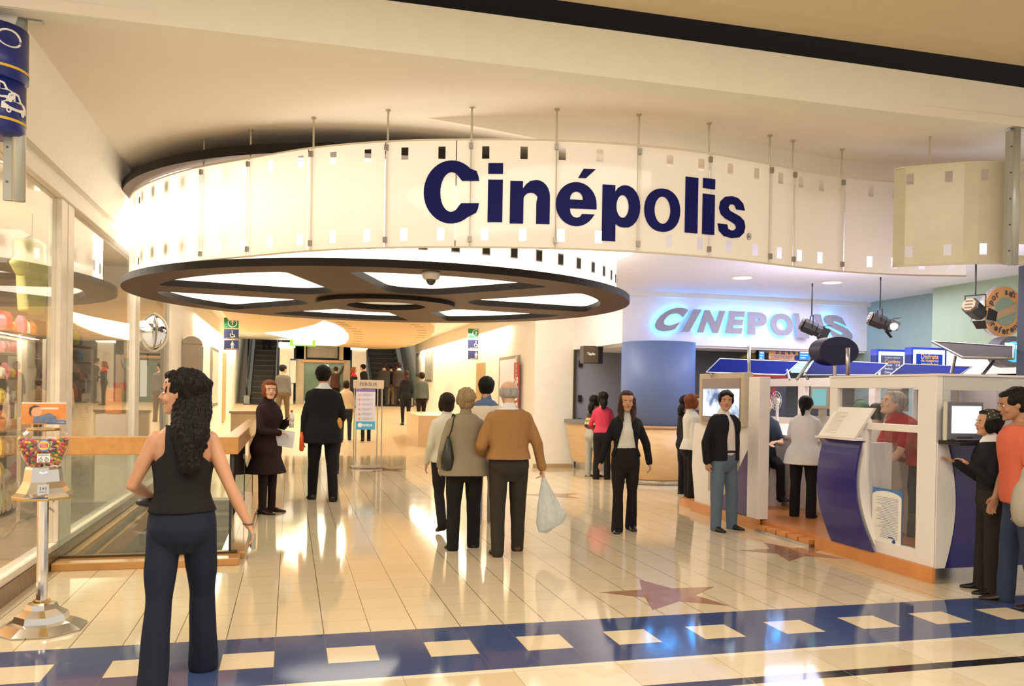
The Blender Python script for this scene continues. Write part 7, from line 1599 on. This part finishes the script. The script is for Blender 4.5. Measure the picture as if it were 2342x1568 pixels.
# ---- inside the booth
x, y = 6.02, 8.95
pwc = person('woman in a white short sleeved coat and black trousers standing at the inner booth counter', x, y, atY(1820, 903, y).z-.12, -45, 'f', 1.12, 8, {'R': (0, 2, 2), 'L': (4, 4, 2)}, {'R': ((.24, .45, -.85), (-.05, .95, -.15)), 'L': ((-.24, .35, -.85), (.1, .95, -.1))}, (-8, 6, 0), 'tan', z=.12, hair=dict(style='ponytail', m=H_BLK, len=1.3), trousers=TR('black_slacks', (.012, .011, .012), hem=.042, knee=.042), curl=(25, 25), details=False,
   top=dict(m=cloth('white_work_coat', (.70, .68, .66), b=.3), name='work_coat', add=.030, hem=.435, collar=True, sleeve='short', hemw=(.125, .100, .125), flare_from=.60, sr=1.3))
q = atY(1752, 945, 10.1)
person('balding older man seated behind the booth post in a dark shirt', q.x-.05, 10.1, 1.68, 170, 'm', 1.1, 6, {'R': (80, 85, 6), 'L': (80, 85, 6)}, {'R': ((.2, .3, -.9), (-.5, .8, 0)), 'L': ((-.2, .3, -.9), (.6, .7, .1))}, (0, 4, 0), 'light', z=.12, sit=.62, hair=dict(style='balding', m=H_WHT), trousers=TR('black_slacks', (.012, .011, .012)), top=dict(m=cloth('dark_blue_shirt', (.03, .04, .07)), name='shirt', add=.016, hem=.5, sleeve='short', collar=True))
b = MB(); b.box(q.x-.25, q.x+.15, 9.92, 10.32, .12, .66); tag(b.build('stool_block', m_kw), 'white block seat under the seated man in the booth', 'seat')
yy = 7.35; q = atY(2062, 905, yy)
pr_ = person('man with grey hair in a red shirt bending forward behind the booth glass', q.x+.30, yy, 1.80, 82, 'm', 1.08, 40, {'R': (4, 4, 3), 'L': (-4, 4, 3)}, {'R': ((.1, .35, -.9), (0, .6, -.7)), 'L': ((-.1, .4, -.9), (0, .7, -.6))}, (0, -14, 0), 'light', z=.0, hair=dict(style='short', m=H_GREY), trousers=TR('black_slacks', (.012, .011, .012)), top=dict(m=cloth('red_shirt', (.42, .02, .025)), name='shirt', add=.022, hem=.49, sleeve='short', collar=True, sr=1.2))
yy = 7.75; q = atY(2006, 925, yy)
person('person in a white shirt facing the man in red inside the booth', q.x-.02, yy, atY(2012, 922, yy).z, -70, 'm', .95, 4, None, {'R': ((.2, .3, -.9), (0, .9, -.2)), 'L': ((-.2, .3, -.9), (0, .9, -.2))}, (10, 8, 0), 'light', hair=dict(style='short', m=H_BLK), trousers=TR('black_slacks', (.012, .011, .012)), top=dict(m=cloth('white_tee', (.72, .70, .68)), name='shirt', add=.016, hem=.5, sleeve='short'))
yy = 8.1; q = atY(1966, 905, yy)
pcap = person('clerk in a green cap behind the open book', q.x, yy, atY(1966, 908, yy).z-.02, 150, 'm', .95, 8, None, None, (0, 22, 0), 'tan', hair=dict(style='short', m=H_BLK), trousers=TR('black_slacks', (.012, .011, .012)), top=dict(m=cloth('white_tee', (.72, .70, .68)), name='shirt', add=.016, hem=.5, sleeve='short'))
b = MB(); b.ball(pcap.hp(0, -.02, .52), tuple(v_*pcap.hh for v_ in (.82, .95, .66)), 20, 12, pcap.R); b.ball(pcap.hp(0, .85, .35), tuple(v_*pcap.hh for v_ in (.5, .5, .05)), 16, 6, pcap.R); b.build('cap', mat('cap_green', (.05, .20, .12), rough=.7), pcap.root, True, local=True)
# ---- woman with the dotted headscarf and man in the orange shirt
x, y, H = stand(2262, 1352, 936, xt=2280)
pd = person('woman in a dark sweater and polka dot headscarf standing at the booth monitor', x, y, H, 68, 'f', .98, 3, {'R': (2, 2, 3), 'L': (4, 6, 3)}, {'R': ((.20, .12, -.98), (.10, .80, .55)), 'L': ((-.15, .20, -.96), (.10, .80, .60))}, (6, -2, 0), 'tan', hair=dict(style='long', m=H_BLK, len=1.9, wd=.60), curl=(16, 20), trousers=TR('dark_grey_trousers', (.022, .018, .015), hem=.046, knee=.042), palm={'R': (0, 0, -1), 'L': (0, 0, -1)},
   under=dict(m=cloth('white_collar', (.8, .8, .8)), name='white_collar', add=.012, hem=.80, collar='low', sleeve='none'), top=dict(m=cloth('black_sweater', (.012, .012, .014), b=.2), name='sweater', add=.018, hem=.565))
b = MB(); b.ball(pd.hp(0, -.10, .34), tuple(v_*pd.hh for v_ in (.84, .84, .80)), 26, 18, pd.R); me = b.mesh('headscarf', []); bm = bmesh.new(); bm.from_mesh(me); Ri = pd.R.inverted()
dl = []
for f_ in bm.faces:
    c_ = Ri @ (f_.calc_center_median()-pd.hc)/pd.hh
    if not (c_.z > .30-.5*c_.y*.6 and -.55 < c_.y < .42): dl.append(f_)
bmesh.ops.delete(bm, geom=dl, context='FACES'); bm.to_mesh(me); bm.free(); o = mesh_obj('headscarf', me, mat('scarf_dark_olive', (.035, .035, .022), rough=.7), pd.root); sd_ = o.modifiers.new('thickness', 'SOLIDIFY'); sd_.thickness = .005; sd_.offset = 1
b = MB()
for a in range(-3, 4):
    for k in range(3):
        th = math.radians(a*26+(k % 2)*13); yy_ = .28-.36*k+.0; rad = math.sqrt(max(.05, 1-((yy_+.10)/.84)**2)); b.ball(pd.hp(.86*rad*math.sin(th), yy_, .34+.83*rad*math.cos(th)), .052*pd.hh, 8, 6)
b.build('scarf_dots', mat('scarf_dot_cream', (.75, .72, .50)), pd.root, True, local=True)
q = pd.W(pd.P((0, -.0, .55))); x, y, H = stand(2332, 1384, 884)
pog = person('man in an orange shirt and blue jeans at the right edge of the picture', x, y, H, 66, 'm', 1.05, 4, {'R': (6, 4, 3), 'L': (-4, 6, 3)}, {'L': ((-.25, .0, -.95), (-.05, .3, -.95)), 'R': ((.2, .05, -.95), (0, .3, -.95))}, (0, 12, 0), 'deep', hair=dict(style='short', m=H_BLK), trousers=TR('dark_jeans', (.030, .045, .085), hem=.038, knee=.044), shoes=dict(m=mat('dark_brown_shoe', (.02, .015, .012), rough=.35)),
   top=dict(m=cloth('orange_shirt', (.58, .13, .07), b=.3), name='shirt', add=.022, hem=.47, sleeve='short', sr=1.25))
c = atY(2338, 1150, y-.50); b = MB(); b.ball(c, (.07, .08, .17), 20, 14); b.ball(c+Vector((.02, 0, .13)), (.035, .05, .14), 16, 10); me = remesh(b, .012, 3); wobble(me, .008, 16, 3); o = mesh_obj('cloth_bag', me, cloth('cream_bag', (.34, .31, .24))); tag(o, 'cream cloth bag hanging at the right edge in front of the orange shirt', 'bag')
# ---- people on the ramp and at the far end
def far(label, xf, yf, yt, face, sex, wd, **k):
    # foot on the ramp: intersect the view ray with the sloping floor
    v = ray(xf, yf); Y = (CAM_H+RS*20.6)/(RS-v.z/v.y) if True else 0
    if Y < 20.6: q = atz(xf, yf); Y = q.y; z_ = 0
    elif Y > 33.0: z_ = rz(33); Y = min(atz(xf, yf, z_).y, 33.3)
    else: z_ = rz(Y)
    q = atY(xf, yf, Y); tp = atY(k.pop('xt', xf), yt, Y); k.setdefault('details', False); return person(label, q.x, q.y, tp.z-z_, face, sex, wd, z=z_, **k)
far('man in a grey sweater and brown trousers walking on the ramp at left', 646, 966, 833, -18, 'm', 1.1, legs={'R': (10, 8, 2), 'L': (-12, 14, 2)}, head=(-40, 0, 0), hair=dict(style='short', m=H_BLK), trousers=TR('khaki_brown', (.13, .09, .045), hem=.036, knee=.042), top=dict(m=cloth('grey_sweater', (.13, .12, .11)), name='sweater', add=.024, hem=.51, sr=1.15), shoes=shoe_brn)
far('woman in a cream hooded jacket and jeans beside the directory stand', 790, 1006, 869, 4, 'f', 1.12, legs={'R': (4, 3, 2), 'L': (-4, 3, 2)}, hair=dict(style='bob', m=H_DKB), trousers=TR('dark_blue_jeans', (.030, .035, .045), hem=.030), top=dict(m=cloth('cream_hoodie', (.66, .52, .34)), name='hooded_jacket', add=.030, hem=.52, sr=1.2, collar=True))
pk_ = far('small child in dark clothes with an orange bag just beyond the suited man', 762, 1084, 930, 10, 'f', 1.1, legs={'R': (10, 6, 2), 'L': (-12, 20, 2)}, hair=dict(style='short', m=H_BLK), trousers=TR('dark_brown_trousers', (.018, .010, .010)), top=dict(m=cloth('dark_kid_jacket', (.03, .02, .018)), name='jacket', add=.02, hem=.5))
q = atY(776, 968, 12.15); b = MB(); b.rings([[q+Vector((.035*s_*math.cos(a*math.pi/8), .03*s_*math.sin(a*math.pi/8), zz)) for a in range(16)] for s_, zz in ((.5, -.08), (1.2, -.05), (1.1, .03), (.5, .08))]); tag(b.build('yellow_bag', mat('amber_bag', (.62, .30, .04), rough=.4), smooth=True), 'small amber bag beside the suited man', 'bag')
q = atY(690, 1010, 12.12); b = MB(); b.rings([[q+Vector((.03*s_*math.cos(a*math.pi/8), .03*s_*math.sin(a*math.pi/8), zz)) for a in range(16)] for s_, zz in ((.6, -.13), (1.1, -.11), (1.0, .06), (.4, .14))]); tag(b.build('red_bag', mat('red_orange_bag', (.80, .10, .02), rough=.4), smooth=True), 'narrow red-orange bag seen past the suited man\'s left hand', 'bag')
far('person in a brown coat reaching up by the lift doors', 767, 921, 838, 20, 'f', 1.15, arms={'R': ((.6, .2, .6), (.3, .1, .9)), 'L': ((-.2, 0, -1), (0, .2, -1))}, hair=dict(style='short', m=H_BRN), trousers=TR('dark_brown_trousers', (.018, .010, .010)), top=dict(m=cloth('rust_coat', (.07, .03, .02)), name='coat', add=.024, hem=.44))
far('woman with a red scarf and dark jacket by the right pillar', 808, 932, 839, -110, 'f', 1.0, arms={'L': ((-.3, .1, -.9), (.4, .8, .1)), 'R': ((.3, .1, -.9), (-.4, .8, .1))}, hair=dict(style='long', m=H_RED, len=1.2), trousers=TR('black_slacks', (.012, .011, .012)), under=dict(m=cloth('red_scarf', (.60, .02, .02)), name='red_scarf', add=.03, hem=.76, sleeve='none', collar=True), top=dict(m=cloth('black_top', (.012, .012, .014)), name='jacket', add=.018, hem=.5))
far('dark haired person in a dark jacket leaning by the right pillar', 834, 928, 832, 60, 'm', 1.0, lean=10, hair=dict(style='short', m=H_BLK), trousers=TR('black_slacks', (.012, .011, .012)), top=dict(m=cloth('black_top', (.012, .012, .014)), name='jacket', add=.02, hem=.48))
far('person walking behind the directory stand with only the legs showing', 836, 1009, 878, 0, 'm', .95, legs={'R': (12, 8, 2), 'L': (-12, 14, 2)}, hair=dict(style='short', m=H_BLK), trousers=TR('black_slacks', (.012, .011, .012)), top=dict(m=cloth('tan_top', (.35, .25, .15)), name='jacket', add=.018, hem=.5))
far('man in a dark grey suit on the left at the foot of the right escalator', 877, 928, 829, 0, 'm', 1.12, hair=dict(style='short', m=H_DKB), trousers=TR('grey_suit', (.040, .036, .032)), top=dict(m=cloth('grey_suit', (.040, .036, .032)), name='suit_jacket', add=.028, hem=.44, sr=1.15))
far('person in beige trousers between the two suited men', 893, 916, 832, 0, 'm', .9, hair=dict(style='short', m=H_DKB), trousers=TR('beige_trousers', (.46, .36, .22), hem=.036), top=dict(m=cloth('dark_kid_jacket', (.03, .02, .018)), name='jacket', add=.018, hem=.5))
far('man in a brown-grey suit on the right at the foot of the right escalator', 911, 928, 829, 0, 'm', 1.18, head=(20, 0, 0), hair=dict(style='short', m=H_BRN), trousers=TR('brown_suit', (.055, .040, .036)), under=dict(m=cloth('white_shirt', (.75, .75, .75)), name='shirt', add=.01, hem=.8, sleeve='none', collar=True), top=dict(m=cloth('brown_suit', (.055, .040, .036)), name='suit_jacket', add=.028, hem=.44, sr=1.15))
far('woman with long dark hair all in black walking up the ramp', 927, 971, 846, 0, 'f', 1.02, legs={'R': (3, 3, 1), 'L': (-3, 4, 1)}, arms={'R': ((.2, .0, -1), (-.1, .5, -.5)), 'L': ((-.2, 0, -1), (0, .3, -.9))}, hair=dict(style='long', m=H_BRN, len=1.8), trousers=TR('black_slacks', (.012, .011, .012), hem=.028), top=dict(m=cloth('black_top', (.012, .012, .014)), name='sweater', add=.014, hem=.53))
far('young man in a grey-green shirt walking up the ramp by the right wall', 963, 969, 849, 5, 'm', 1.05, legs={'R': (16, 10, 2), 'L': (-10, 10, 2)}, hair=dict(style='crop', m=H_DKB), trousers=TR('dark_brown_trousers', (.018, .010, .010), hem=.034, knee=.040), top=dict(m=cloth('grey_green_shirt', (.10, .12, .105)), name='shirt', add=.024, hem=.49, sr=1.1))
p_ = atY(610, 800, 37.2)
person('person in a red jacket and black trousers riding the left escalator', p_.x, 37.2, 1.7, 180, 'm', 1.05, z=EZ+(37.2-33.6)*.579-.1, legs=None, hair=dict(style='short', m=H_BLK), details=False, trousers=TR('black_slacks', (.012, .011, .012)), top=dict(m=cloth('red_jacket', (.55, .03, .02)), name='jacket', add=.02, hem=.5))
